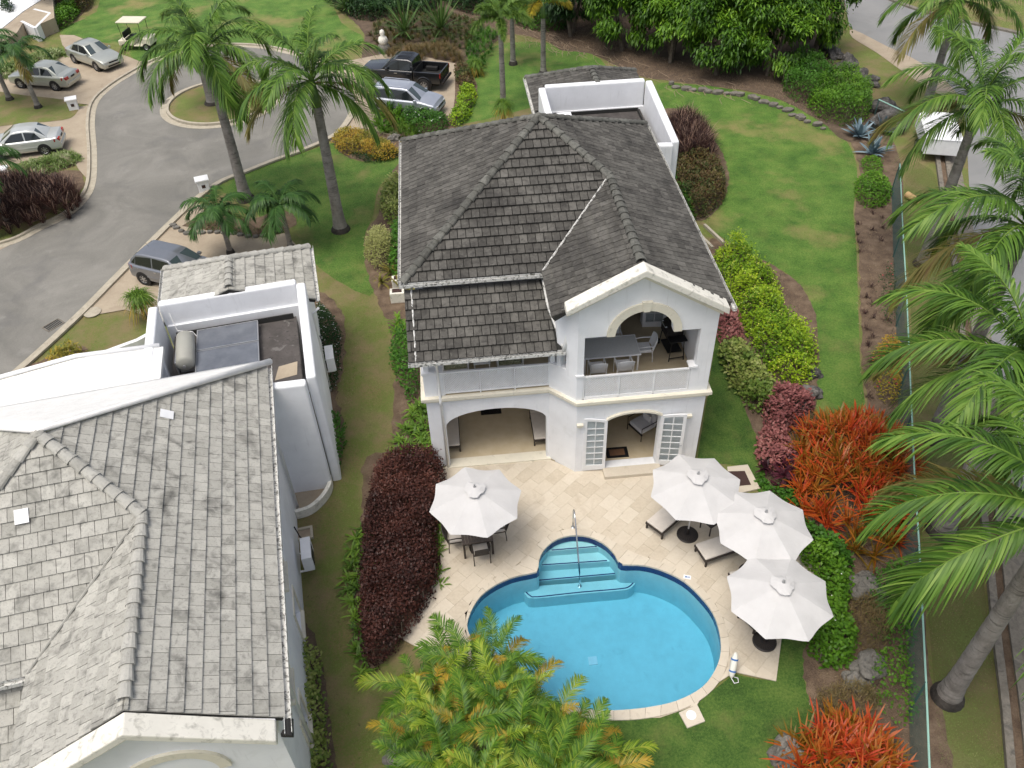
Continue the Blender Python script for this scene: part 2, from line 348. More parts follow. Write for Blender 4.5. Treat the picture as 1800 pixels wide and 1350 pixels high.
# arrays of curved blades -> one mesh
class BL:
    def __init__(s): s.V = []; s.LI = []; s.LT = []; s.Rn = []; s.n = 0
    def blades(s, P, D, L, W, droop=0., seg=3, rnd=None, side=None, prof=None):
        P = np.asarray(P, float).reshape(-1, 3); N = len(P)
        if N == 0: return s
        D = np.broadcast_to(np.asarray(D, float), (N, 3)); L = np.broadcast_to(np.asarray(L, float), (N,)); W = np.broadcast_to(np.asarray(W, float), (N,))
        dr = np.broadcast_to(np.asarray(droop, float), (N,)); rnd = R.random(N) if rnd is None else np.broadcast_to(rnd, (N,))
        if side is None:
            side = np.cross(D, [0, 0, 1.]); nn = np.linalg.norm(side, axis=1); a = R.random(N)*2*PI
            side = np.where((nn < .25)[:, None], np.stack([np.cos(a), np.sin(a), 0*a], 1), side/np.maximum(nn, 1e-6)[:, None])
        rows = []
        for k in range(seg+1):
            t = k/seg; c = P+D*(L*t)[:, None]; c[:, 2] -= dr*L*t*t
            if k == seg: rows.append(c[:, None, :]); break
            ww = (prof[k] if prof else (.55 if k == 0 else 1.)*(1-.25*t))
            h = side*(W*ww*.5)[:, None]; rows.append(np.stack([c-h, c+h], 1))
        V = np.concatenate(rows, 1); nv = 2*seg+1; base = (np.arange(N)*nv+s.n)[:, None]
        for k in range(seg-1):
            s.LI.append((base+np.array([2*k, 2*k+1, 2*k+3, 2*k+2])).ravel()); s.LT.append(np.full(N, 4))
        s.LI.append((base+np.array([2*seg-2, 2*seg-1, 2*seg])).ravel()); s.LT.append(np.full(N, 3))
        s.V.append(V.reshape(-1, 3)); s.Rn.append(np.repeat(rnd, nv)); s.n += N*nv; return s
    def raw(s, V, F, rnd=0.):
        V = np.asarray(V, float); s.V.append(V); s.Rn.append(np.full(len(V), rnd))
        for f in F: s.LI.append(np.array(f)+s.n); s.LT.append(np.array([len(f)]))
        s.n += len(V); return s
    def mesh(s, name, mat, smooth=False):
        V = np.concatenate(s.V); LI = np.concatenate(s.LI).astype(np.int32); LT = np.concatenate(s.LT).astype(np.int32)
        me = bpy.data.meshes.new(name); me.vertices.add(len(V)); me.vertices.foreach_set('co', V.astype(np.float32).ravel())
        me.loops.add(len(LI)); me.loops.foreach_set('vertex_index', LI); me.polygons.add(len(LT))
        me.polygons.foreach_set('loop_start', np.concatenate([[0], np.cumsum(LT)[:-1]]).astype(np.int32))
        try: me.polygons.foreach_set('loop_total', LT)
        except Exception: pass
        me.update(calc_edges=True)
        me.attributes.new('rnd', 'FLOAT', 'POINT').data.foreach_set('value', np.concatenate(s.Rn).astype(np.float32))
        me.materials.append(MATS[mat])
        if smooth: me.polygons.foreach_set('use_smooth', [True]*len(me.polygons))
        return me
def rdir(n, emin, emax):
    a = R.random(n)*2*PI; e = np.radians(R.uniform(emin, emax, n)); return np.stack([np.cos(a)*np.cos(e), np.sin(a)*np.cos(e), np.sin(e)], 1)
# ------------------------------------------------------------------ ground, roads, pool hollow
pool_px = [(820,1100),(835,1060),(860,1035),(900,1015),(944,1005),(945,995),(948,980),(956,966),(973,951),(994,943),(1016,941),(1040,945),(1065,958),(1082,976),(1092,992),(1125,993),(1160,1001),(1200,1020),(1230,1047),(1255,1080),(1267,1120),(1267,1155),(1255,1185),(1235,1210),(1200,1230),(1160,1242),(1100,1250),(1040,1250),(980,1238),(920,1210),(870,1172),(835,1135)]
POOL = GP(pool_px); i8 = POOL[4:15]; POOL = smoothp(POOL, 3)
def offset(poly, d):
    out = []; n = len(poly); s = 1 if sum(poly[i][0]*poly[(i+1) % n][1]-poly[(i+1) % n][0]*poly[i][1] for i in range(n)) > 0 else -1
    for i in range(n):
        a = np.array(poly[(i-1) % n]); b = np.array(poly[(i+1) % n]); t = (b-a)/np.linalg.norm(b-a); out.append((poly[i][0]+s*t[1]*d, poly[i][1]-s*t[0]*d))
    return out
HOLE = offset(POOL, .16)
BIG = [(-260, -120), (260, -120), (260, 300), (-260, 300)]
sheet('ground', BIG, -.012, 'grass_base', holes=[HOLE])
LAWN_R = smoothp(GP([(1060,95),(1130,138),(1240,150),(1300,160),(1370,175),(1430,205),(1480,240),(1500,270),(1507,310),(1500,370),(1505,430),(1508,520),(1512,640),(1515,728),(1430,728),(1437,660),(1435,570),(1420,520),(1390,485),(1350,462),(1290,430),(1232,385),(1265,360),(1278,320),(1270,280),(1250,240),(1190,195),(1150,180)]), 3)
sheet('lawn', LAWN_R, -.004, 'grass_lush')
LAWN_S = smoothp(GP([(1225,812),(1245,690),(1262,570),(1275,590),(1300,690),(1330,770),(1350,812),(1372,850),(1330,862),(1315,820),(1236,815)]), 2)
sheet('lawn', LAWN_S, -.003, 'grass_dark')  # shade of the house put into this side lawn's darker grass colour
LAWN_B = smoothp(GP([(1364,1118),(1400,1100),(1418,1130),(1412,1190),(1432,1260),(1400,1310),(1385,1400),(950,1400),(900,1240),(1100,1255),(1225,1235),(1290,1185),(1362,1197)]), 2)
sheet('lawn', LAWN_B, -.003, 'grass_dark')
LAWN_M = smoothp(GP([(400,312),(500,280),(590,250),(600,270),(640,285),(700,275),(706,300),(668,325),(655,380),(640,420),(655,470),(650,520),(560,470),(520,410),(470,400),(440,360),(380,330)]), 3)
sheet('lawn', LAWN_M, -.004, 'grass_lush')
LAWN_T = smoothp(GP([(110,50),(170,20),(200,-30),(420,-30),(560,-20),(600,40),(640,70),(560,100),(440,78),(330,80),(250,110),(210,80),(120,66)]), 3)
sheet('lawn', LAWN_T, -.005, 'grass_lush')
LAWN_K = smoothp(GP([(870,80),(960,75),(1040,95),(1060,130),(930,190),(700,240),(800,205),(832,180),(828,130)]), 3)
sheet('lawn', LAWN_K, -.005, 'grass_lush')
# planting beds
BEDS = [
 ('planting_bed','soil',[(1495,245),(1512,300),(1503,370),(1508,430),(1512,520),(1516,640),(1520,730),(1430,728),(1400,760),(1345,800),(1350,850),(1400,900),(1405,960),(1460,1035),(1425,1100),(1412,1180),(1432,1260),(1400,1310),(1385,1400),(1660,1400),(1632,1150),(1615,900),(1600,700),(1588,500),(1584,290),(1545,215),(1500,205)]),
 ('planting_bed','soil',[(1165,195),(1200,195),(1250,240),(1276,285),(1280,325),(1265,362),(1225,388),(1190,330),(1150,240)]),
 ('planting_bed','soil',[(1245,425),(1300,440),(1350,462),(1395,490),(1422,525),(1437,580),(1439,665),(1427,728),(1370,790),(1340,790),(1300,690),(1268,570)]),
 ('planting_bed','mulch',[(960,70),(1040,95),(1120,132),(1200,145),(1300,158),(1370,175),(1440,212),(1495,250),(1560,215),(1480,120),(1440,70),(1480,-60),(900,-60)]),
 ('planting_bed','mulch',[(560,-60),(600,15),(640,60),(640,110),(720,100),(800,115),(850,90),(900,60),(980,72),(1020,30),(1000,-60)]),
 ('planting_bed','soil',[(650,800),(770,800),(778,860),(772,1000),(740,1060),(700,1130),(650,1180),(622,1120),(628,980),(636,880)]),
 ('planting_bed','soil',[(690,305),(708,300),(714,500),(748,700),(766,805),(700,800),(690,720),(695,620),(670,540),(652,500),(640,430),(668,370)]),
 ('planting_bed','soil',[(552,520),(600,545),(606,600),(600,660),(592,700),(606,760),(590,830),(560,700)]),
 ('planting_bed','mulch',[(524,1100),(556,1130),(572,1200),(585,1300),(590,1400),(540,1400)]),
 ('planting_bed','soil',[(300,398),(340,415),(400,410),(460,418),(520,395),(500,370),(440,385),(380,380),(310,380)]),
 ('planting_bed','soil',[(580,232),(640,225),(705,250),(702,272),(655,284),(610,275),(585,252)]),
 ('planting_bed','soil',[(655,205),(700,190),(790,205),(800,225),(760,238),(700,240),(670,232)]),
 ('planting_bed','soil',[(800,110),(830,130),(838,170),(810,205),(790,215),(785,200),(798,160),(795,120)]),
 ('planting_bed','soil',[(-40,395),(60,385),(115,350),(146,330),(135,300),(60,310),(-40,330)]),
 ('planting_bed','soil',[(10,300),(60,285),(110,275),(140,278),(130,292),(60,310),(15,318)]),
 ('planting_bed','mulch',[(40,48),(90,52),(130,35),(155,10),(165,-40),(0,-40),(0,30)]),
 ('planting_bed','soil',[(300,1350),(560,-0)][:0] or [(60,640),(150,610),(140,650),(80,690),(10,700),(20,680)]),
]
for i, (nm, mt, px) in enumerate(BEDS):
    q_ = smoothp(smoothp(GP(px), 3), 3); q_ = [(x+random.gauss(0, .035), y+random.gauss(0, .035)) for x, y in q_]
    sheet(nm, q_, .004+.0006*i, mt)
# cul-de-sac road
road_px = [(-60,445),(20,425),(70,400),(115,378),(145,350),(158,320),(160,270),(157,215),(165,180),(190,155),(225,132),(270,108),(330,88),(400,80),(470,84),(540,100),(595,128),(622,160),(625,190),(612,215),(590,238),(540,262),(480,284),(430,304),(390,320),(350,348),(310,385),(262,432),(200,495),(140,556),(60,630),(-10,690),(-120,790)]
ROADL = smoothp(GP(road_px), 4, closed=False)
sheet('cul_de_sac_road', ROADL, .017, 'asphalt')
# driveways and paths (concrete)
DR = [[(105,62),(130,62),(180,82),(245,108),(270,108),(225,136),(190,158),(165,185),(158,215),(157,230),(60,232),(-60,240),(-60,205),(40,205),(130,190),(158,185),(120,180),(0,162),(-60,155),(-60,190),(-60,140),(60,118),(125,95),(110,80)],
      [(-60,290),(-60,232),(60,226),(157,212),(160,270),(158,320),(140,300),(130,285),(90,272),(40,285),(0,300)],
      [(-60,470),(-60,438),(20,422),(60,400),(30,425)],
      [(262,432),(310,385),(345,352),(360,372),(320,398),(400,412),(470,418),(500,410),(530,440),(540,500),(300,520),(270,560),(220,545),(180,552),(140,556),(200,495)],
      [(540,100),(600,110),(700,90),(800,112),(800,170),(795,205),(700,190),(660,200),(690,215),(700,242),(640,226),(600,232),(595,236),(612,215),(625,190),(622,160)]]
for i, px in enumerate(DR): sheet('driveway', GP(px), .022+.0012*i, 'concrete')
STRIP1 = sheet('grass_strip', smoothp(GP([(-60,160),(40,168),(125,178),(138,188),(132,203),(110,212),(40,218),(-60,222)]), 2), .036, 'grass_base')
isl_c = (-11.75, 29.75)
def ring(cx, cy, r, n=48): return [(cx+r*math.cos(2*PI*k/n), cy+r*math.sin(2*PI*k/n)) for k in range(n)]
sheet('island_grass', ring(*isl_c, 3.05), .06, 'grass_base')
# kerbs: swept profile
def kerb(name, pts, w, h, mat, z=0., side=1):
    m = MB(); P = [np.array(p) for p in pts]; n = len(P); rows = []
    for i in range(n):
        a = P[max(i-1, 0)]; b = P[min(i+1, n-1)]; t = (b-a)/(np.linalg.norm(b-a)+1e-9); nn = np.array((-t[1], t[0]))*side
        rows.append([(P[i][0], P[i][1], z), (P[i][0], P[i][1], z+h), (P[i][0]+nn[0]*w, P[i][1]+nn[1]*w, z+h*1.0), (P[i][0]+nn[0]*w, P[i][1]+nn[1]*w, z)])
    v = [q for r_ in rows for q in r_]; f = []
    for i in range(n-1):
        for k in range(3): f.append((i*4+k, (i+1)*4+k, (i+1)*4+k+1, i*4+k+1))
    m.add(v, f); o = ob(name, m, mat); o['kind'] = 'structure'; return o
kl = smoothp(GP(road_px[:16]), 5, closed=False); kr = smoothp(GP(road_px[18:]), 5, closed=False)
kerb('kerb', kl, .16, .11, 'kerb', z=.018, side=1); kerb('gutter_band', kl, .32, .012, 'kerb', z=.018, side=-1)
kl2 = offset(kl, 0)
kerb('kerb', kr, .16, .10, 'kerb', z=.019, side=1); kerb('gutter_band', kr, .26, .011, 'kerb', z=.019, side=-1)
rg = ring(*isl_c, 3.2, 64); rg.append(rg[0])
kerb('kerb', rg, .16, .14, 'kerb', z=.02, side=1)
kerb('gutter_band', [(isl_c[0]+(x-isl_c[0])*1.12, isl_c[1]+(y-isl_c[1])*1.12) for x, y in rg], .36, .014, 'kerb', z=.02, side=1)
# main road top right and road on the right
MR = smoothp(GP([(1478,-40),(1490,30),(1500,52),(1560,82),(1600,100),(1640,125),(1670,150),(1692,190),(1700,260)]), 4, closed=False)
RR = smoothp(GP([(1702,300),(1710,440),(1712,520),(1722,620),(1735,740),(1752,900),(1770,1080),(1790,1250),(1805,1420)]), 4, closed=False)
far = smoothp(GP([(1520,-22),(1560,0),(1620,22),(1700,42),(1800,64),(2000,120)]), 4, closed=False)
sheet('main_road', MR+RR+[(60, -30), (90, 20)]+far[::-1], .006, 'asphalt_main')
kerb('kerb', far, .35, .12, 'kerb_old', z=.006, side=1)
k1 = smoothp(GP([(1640,250),(1650,330),(1668,440),(1680,520),(1686,600),(1697,700),(1712,840),(1728,960),(1742,1110),(1758,1250),(1770,1400)]), 4, closed=False)
kerb('stone_kerb', k1, .20, .16, 'kerb_old', z=.0, side=1)
k2 = [(x+.50, y) for x, y in k1]
kerb('stone_kerb', k2, .22, .10, 'kerb_old', z=.0, side=1)
sheet('drain_channel', k1+k2[::-1], .008, 'soil')
sheet('road_shoulder', [(x+.6, y) for x, y in k1]+[(x+.35, y) for x, y in (k1[-1:]+k1[::-1])[1:]][:0]+[(x+1.3, y) for x, y in k1[::-1]], .0095, 'kerb_old')
sheet('road_shoulder', smoothp(GP([(1500,52),(1560,82),(1600,100),(1640,125),(1670,150),(1690,180),(1640,160),(1590,128),(1540,92),(1498,66)]), 3), .0085, 'concrete')
VERGE = smoothp(GP([(1590,300),(1600,520),(1608,720),(1622,950),(1640,1180),(1665,1400),(1765,1400),(1740,1120),(1710,850),(1690,660),(1680,520),(1655,380),(1640,300)]), 2)
sheet('grass_verge', VERGE, -.002, 'grass_verge')
# storm drain grates, manhole
for k, (u, v, a) in enumerate([(292,180,.5),(486,171,-.4),(95,572,.85),(66,384,.5)]):
    p = G(u, v); g_ = empty('storm_grate', (p.x, p.y, .02), a, label=['rusty storm drain grate left of the round island','rusty storm drain grate right of the round island','storm drain grate against the kerb near the lower left of the road','storm drain mouth in the kerb beside the purple grass bed'][k], cat='drain grate')
    g_.scale = (.72, .72, 1)
    m = MB()
    for i in range(9): m.box(-.45+i*.1, -.40+i*.1, -.3, .3, .004, .02)
    ob('bars', m, 'black', g_); ob('frame', MB().box(-.5, .5, -.36, -.3, 0, .022).box(-.5, .5, .3, .36, 0, .022).box(-.56,-.5,-.36,.36,0,.022).box(.45,.51,-.3,.3,0,.022), 'kerb_old', g_)
p = G(163, 550); tag(ob('manhole_cover', MB().lathe([(.36, 0), (.36, .03), (.30, .035), (.30, .028), (.05, .03)], 24, (p.x, p.y, .03)), 'kerb'), 'round pale manhole cover in the grass beside the driveway', 'manhole cover')

# ------------------------------------------------------------------ pool
def wallring(poly, z0, z1, flip=False):
    n = len(poly); v = [(x, y, z0) for x, y in poly]+[(x, y, z1) for x, y in poly]
    return MB().add(v, [(i, (i+1) % n, (i+1) % n+n, i+n) for i in range(n)])
pool = empty('swimming_pool', (4.5, -8.5, 0)); pool['kind'] = 'structure'
def pchild(n, m, mt, **k):
    o = ob(n, m, mt, pool, **k); o.matrix_parent_inverse = Matrix.Translation((-4.5, 8.5, 0)); return o
ZW, ZF = -.14, -1.45
pchild('tile_band', wallring(POOL, -.30, .035), 'pool_tile')
pchild('shell_wall', wallring(offset(POOL, .002), ZF, -.30), 'pool_plaster')
o = sheet('pool_floor', offset(POOL, .01), ZF, 'pool_plaster', parent=pool); o.matrix_parent_inverse = Matrix.Translation((-4.5, 8.5, 0)); del o['kind']
# steps: treads cut from the semicircular bay
def tread(px_a, px_b, z):
    a = G(*px_a, z); b = G(*px_b, z); nx, ny = (b.y-a.y), -(b.x-a.x)      # keep the side towards the house
    if ny > 0: nx, ny = -nx, -ny
    return (nx, ny, nx*a.x+ny*a.y)
bay = [p for p in POOL]
bx = [q for q in offset(POOL, .03)]
ZS = [(-.34, (967,969), (1052,962)), (-.60, (950,995), (1070,987)), (-.88, (945,1022), (1092,1009))]
top_y = G(1016, 941).y
for z, a, b in ZS:
    pl = clip(bx, tread(a, b, z)); A_, B_ = G(945, 1008), G(1093, 994); L_ = ((A_.y-B_.y), -(A_.x-B_.x))
    if z == -.88: pl = clip(clip(pl, (-1, 0, -min(A_.x, 3.1))), (1, 0, B_.x))
    pl = clip(clip(pl, (-1, 0, -(A_.x-.05))), (1, 0, B_.x+.03))
    pchild('step', MB().prism(pl, ZF, z), 'pool_step')
    a3, b3 = G(*a, z), G(*b, z); d = (b3-a3).normalized()
    pchild('step_edge_tiles', MB().tube([a3+d*.05+Vector((0, .04, .004)), b3-d*.05+Vector((0, .04, .004))], .022, 4), 'pool_tile')
bench = smoothp(GP([(921,1037),(935,1031),(1010,1025),(1090,1018),(1112,1016),(1118,1022),(1108,1034),(1090,1038),(1020,1044),(940,1052),(925,1047)], -.95), 3)
pchild('bench_step', MB().prism(bench, ZF, -.95), 'pool_step')
bl = smoothp(GP([(924,1040),(932,1047),(945,1049),(1020,1041),(1090,1035),(1106,1031),(1114,1023)], -.95), 3, closed=False)
pchild('step_edge_tiles', MB().tube([(x, y, -.945) for x, y in bl], .02, 4), 'pool_tile')
for u_, v_, s_ in ((1042, 1162, .13), (1032, 1016, 0)):
    if s_: q_ = G(u_, v_, ZF); pchild('drain_cover', MB().box(q_.x-s_, q_.x+s_, q_.y-s_, q_.y+s_, ZF, ZF+.03), 'clean_white')
# coping stones
n_c = 0; per = 0; CO = offset(POOL, .0); 
acc = [0]
for i in range(len(POOL)): acc.append(acc[-1]+math.dist(POOL[i], POOL[(i+1) % len(POOL)]))
LT = acc[-1]; NS = int(LT/.42)
def at_s(poly, s):
    s %= LT; i = max(0, min(len(poly)-1, np.searchsorted(acc, s, side='right')-1)); t = (s-acc[i])/max(1e-6, acc[i+1]-acc[i])
    a, b = poly[i], poly[(i+1) % len(poly)]; return (a[0]+(b[0]-a[0])*t, a[1]+(b[1]-a[1])*t)
def grow(poly, d, n=14):
    q = list(poly)
    for _ in range(n):
        q = offset(q, d/n); Q = np.array(q)
        for _k in range(2): Q = .5*Q+.25*(np.roll(Q, 1, 0)+np.roll(Q, -1, 0))
        q = [tuple(x) for x in Q]
    return q
IN = offset(POOL, -.02); OUT = grow(POOL, .36)
for k in range(NS):
    s0 = LT*k/NS+.004; s1 = LT*(k+1)/NS-.004; sm = (s0+s1)/2
    pl = [at_s(IN, s0), at_s(IN, sm), at_s(IN, s1), at_s(OUT, s1), at_s(OUT, sm), at_s(OUT, s0)]
    cx, cy = at_s(OUT, sm)
    m = MB().prism(pl, -.03, .040+.002*R.random()); o = pchild('coping_stone', m, 'coping')
# water body
def watermat():
    m = bpy.data.materials.new('water'); m.use_nodes = True; t = m.node_tree; N = t.nodes; N.clear()
    out = N.new('ShaderNodeOutputMaterial'); tr = N.new('ShaderNodeBsdfTransparent'); tr.inputs[0].default_value = (.86, .97, .99, 1)
    gl = N.new('ShaderNodeBsdfGlossy'); gl.inputs['Roughness'].default_value = .04; fr = N.new('ShaderNodeFresnel'); fr.inputs[0].default_value = 1.33
    nz = N.new('ShaderNodeTexNoise'); nz.inputs['Scale'].default_value = 4.5; nz.inputs['Detail'].default_value = 5
    geo = N.new('ShaderNodeNewGeometry'); t.links.new(geo.outputs['Position'], nz.inputs['Vector'])
    bp = N.new('ShaderNodeBump'); bp.inputs['Strength'].default_value = .6; bp.inputs['Distance'].default_value = .05
    t.links.new(nz.outputs[0], bp.inputs['Height']); t.links.new(bp.outputs[0], gl.inputs['Normal']); t.links.new(bp.outputs[0], fr.inputs['Normal'])
    mx = N.new('ShaderNodeMixShader'); t.links.new(fr.outputs[0], mx.inputs[0]); t.links.new(tr.outputs[0], mx.inputs[1]); t.links.new(gl.outputs[0], mx.inputs[2])
    t.links.new(mx.outputs[0], out.inputs['Surface'])
    va = N.new('ShaderNodeVolumeAbsorption'); va.inputs[0].default_value = (.02, .60, .82, 1); va.inputs[1].default_value = .44; t.links.new(va.outputs[0], out.inputs['Volume'])
    MATS['water'] = m
watermat()
WP = offset(POOL, .05)
o = pchild('water', MB().prism(WP, ZF-.06, ZW), 'water')
# deck: grout base and travertine slabs laid on the diagonal
deck_px = [(768,822),(965,808),(1012,829),(1226,811),(1240,822),(1300,868),(1405,905),(1442,1018),(1455,1037),(1400,1090),(1374,1120),(1364,1198),(1291,1182),(1240,1215),(1225,1240),(1160,1262),(1040,1262),(940,1238),(860,1200),(790,1170),(700,1120),(745,1060),(775,1000)]
DECK = GP(deck_px)
dk = empty('pool_deck', (4, -5, 0)); dk['kind'] = 'structure'
o = sheet('grout_bed', DECK, .010, 'grout', holes=[HOLE], parent=dk); o.matrix_parent_inverse = Matrix.Translation((-4, 5, 0)); del o['kind']
ca, sa = math.cos(math.radians(42)), math.sin(math.radians(42)); OUTA = grow(POOL, .355)
OA = np.array(OUTA); cnt = 0; SLABM = {}
for i in range(-22, 22):
    for j in range(-34, 34):
        wx, wy = .60, .40; off = (.3 if j % 2 else 0)
        u0, v0 = i*wx+off, j*wy; q = [(u0+.002, v0+.002), (u0+wx-.002, v0+.002), (u0+wx-.002, v0+wy-.002), (u0+.002, v0+wy-.002)]
        q = [(3+x*ca-y*sa, -5+x*sa+y*ca) for x, y in q]; cx = sum(p_[0] for p_ in q)/4; cy = sum(p_[1] for p_ in q)/4
        if not (-4 < cx < 13 and -14 < cy < 0): continue
        ins = inpoly(np.array([p_[0] for p_ in q]), np.array([p_[1] for p_ in q]), DECK)
        pc = clipc(list(DECK), q) if not ins.all() else q
        if len(pc) < 3 or area(pc) < .012: continue
        full = area(pc) > area(q)*.999
        pin = inpoly(np.array([cx]), np.array([cy]), OUTA)[0]; dd = np.hypot(OA[:, 0]-cx, OA[:, 1]-cy); kk = dd.argmin()
        if pin and dd[kk] > .42: continue
        if dd[kk] < .46:
            a_, b_ = OA[(kk-1) % len(OA)], OA[(kk+1) % len(OA)]; t_ = (b_-a_)/np.linalg.norm(b_-a_); nn = np.array((t_[1], -t_[0]))
            cen = OA[kk]; test = cen+nn*.05
            if inpoly(np.array([test[0]]), np.array([test[1]]), OUTA)[0]: nn = -nn
            pc = clip(pc, (-nn[0], -nn[1], -(nn @ cen)+.0)); full = False
            if len(pc) < 3 or area(pc) < .01: continue
        zt = .034+.003*R.random(); cnt += 1
        if full:
            if 'f' not in SLABM:
                SLABM['f'] = mesh('paving_slab', MB().box(.002, wx-.002, .002, wy-.002, -.03, 0), 'travertine')
            o = link('paving_slab', SLABM['f'], dk, mw=Matrix.Translation((3+u0*ca-v0*sa-4, -5+u0*sa+v0*ca+5, zt)) @ Matrix.Rotation(math.radians(42), 4, 'Z'))
        else:
            o = ob('paving_slab', MB().prism(pc, 0, zt), 'travertine', dk); o.matrix_parent_inverse = Matrix.Translation((-4, 5, 0))
        if R.random() < .16: o.material_slots  # colour comes from the per-object value
# small pads
def pad(px, mt, z=.05): return MB().prism(GP(px), 0, z)
t_ = empty('utility_hatch', tuple(G(1300, 842)), label='brown square hatch cover in a pale stone pad at the corner of the lawn', cat='hatch')
def wchild(name, m, mt, parent, **k):
    o = ob(name, m, mt, parent, **k); o.matrix_parent_inverse = Matrix.Translation(-Vector(parent.location)) if not any(parent.rotation_euler) else parent.matrix_basis.inverted(); return o
wchild('stone_surround', pad([(1278,822),(1314,818),(1336,860),(1300,868),(1282,846)], 'coping', .045), 'coping', t_)
wchild('cover', MB().prism(GP([(1279,829),(1309,828),(1320,852),(1289,855)], .05), .04, .062), 'hatch', t_)
t_ = empty('skimmer_pad', tuple(G(1217, 1258)), label='square stone pad with round skimmer lid below the pool', cat='skimmer')
wchild('stone_pad', pad([(1193,1254),(1225,1240),(1239,1269),(1208,1281)], 'coping', .05), 'coping', t_)
p = G(1215, 1257, .05); wchild('lid', MB().lathe([(.13, 0), (.13, .012), (.10, .014), (.10, .01), (.01, .01)], 24, (p.x, p.y, .05)), 'clean_white', t_)
p = G(1208, 1014, .05); t_ = empty('depth_marker', (p.x, p.y, .036), math.radians(-20), label='small white depth marker plate set in the deck beside the pool', cat='marker')
ob('plate', MB().box(-.11, .11, -.07, .07, 0, .008), 'clean_white', t_); ob('glyph', MB().box(-.06, -.01, -.03, .03, .008, .010).box(.01, .03, -.03, .03, .008, .010).box(.045,.07,-.03,.03,.008,.010), 'buoy_blue', t_)
# handrail
z0 = .04; A = G(1007, 927, z0); E_ = G(1019, 1031, -.95)
A2 = A+Vector((0, 0, .85)); A3 = G(1007, 901, .92); 
path = [A, A+Vector((0, 0, .5)), A+Vector((0, 0, .82))]
dirn = (Vector((E_.x, E_.y, 0))-Vector((A.x, A.y, 0))).normalized()
path += [A+dirn*.06+Vector((0, 0, .93)), A+dirn*.18+Vector((0, 0, .95))]
q_ = A+dirn*.35+Vector((0, 0, .86)); e2 = E_-dirn*.12+Vector((0, 0, .55))
path += [q_, q_.lerp(e2, .5), e2, E_-dirn*.02+Vector((0, 0, .3)), E_]
hr = empty('pool_handrail', tuple(A), label='curved stainless steel handrail leading down the pool steps', cat='handrail')
wchild('rail', MB().tube(path, .024, 10), 'chrome', hr, smooth=True); wchild('foot_flange', MB().lathe([(.06, 0), (.06, .02), (.03, .03)], 16, tuple(A)), 'chrome', hr); wchild('foot_flange', MB().lathe([(.06, 0), (.06, .02), (.03, .03)], 16, tuple(E_)), 'chrome', hr)
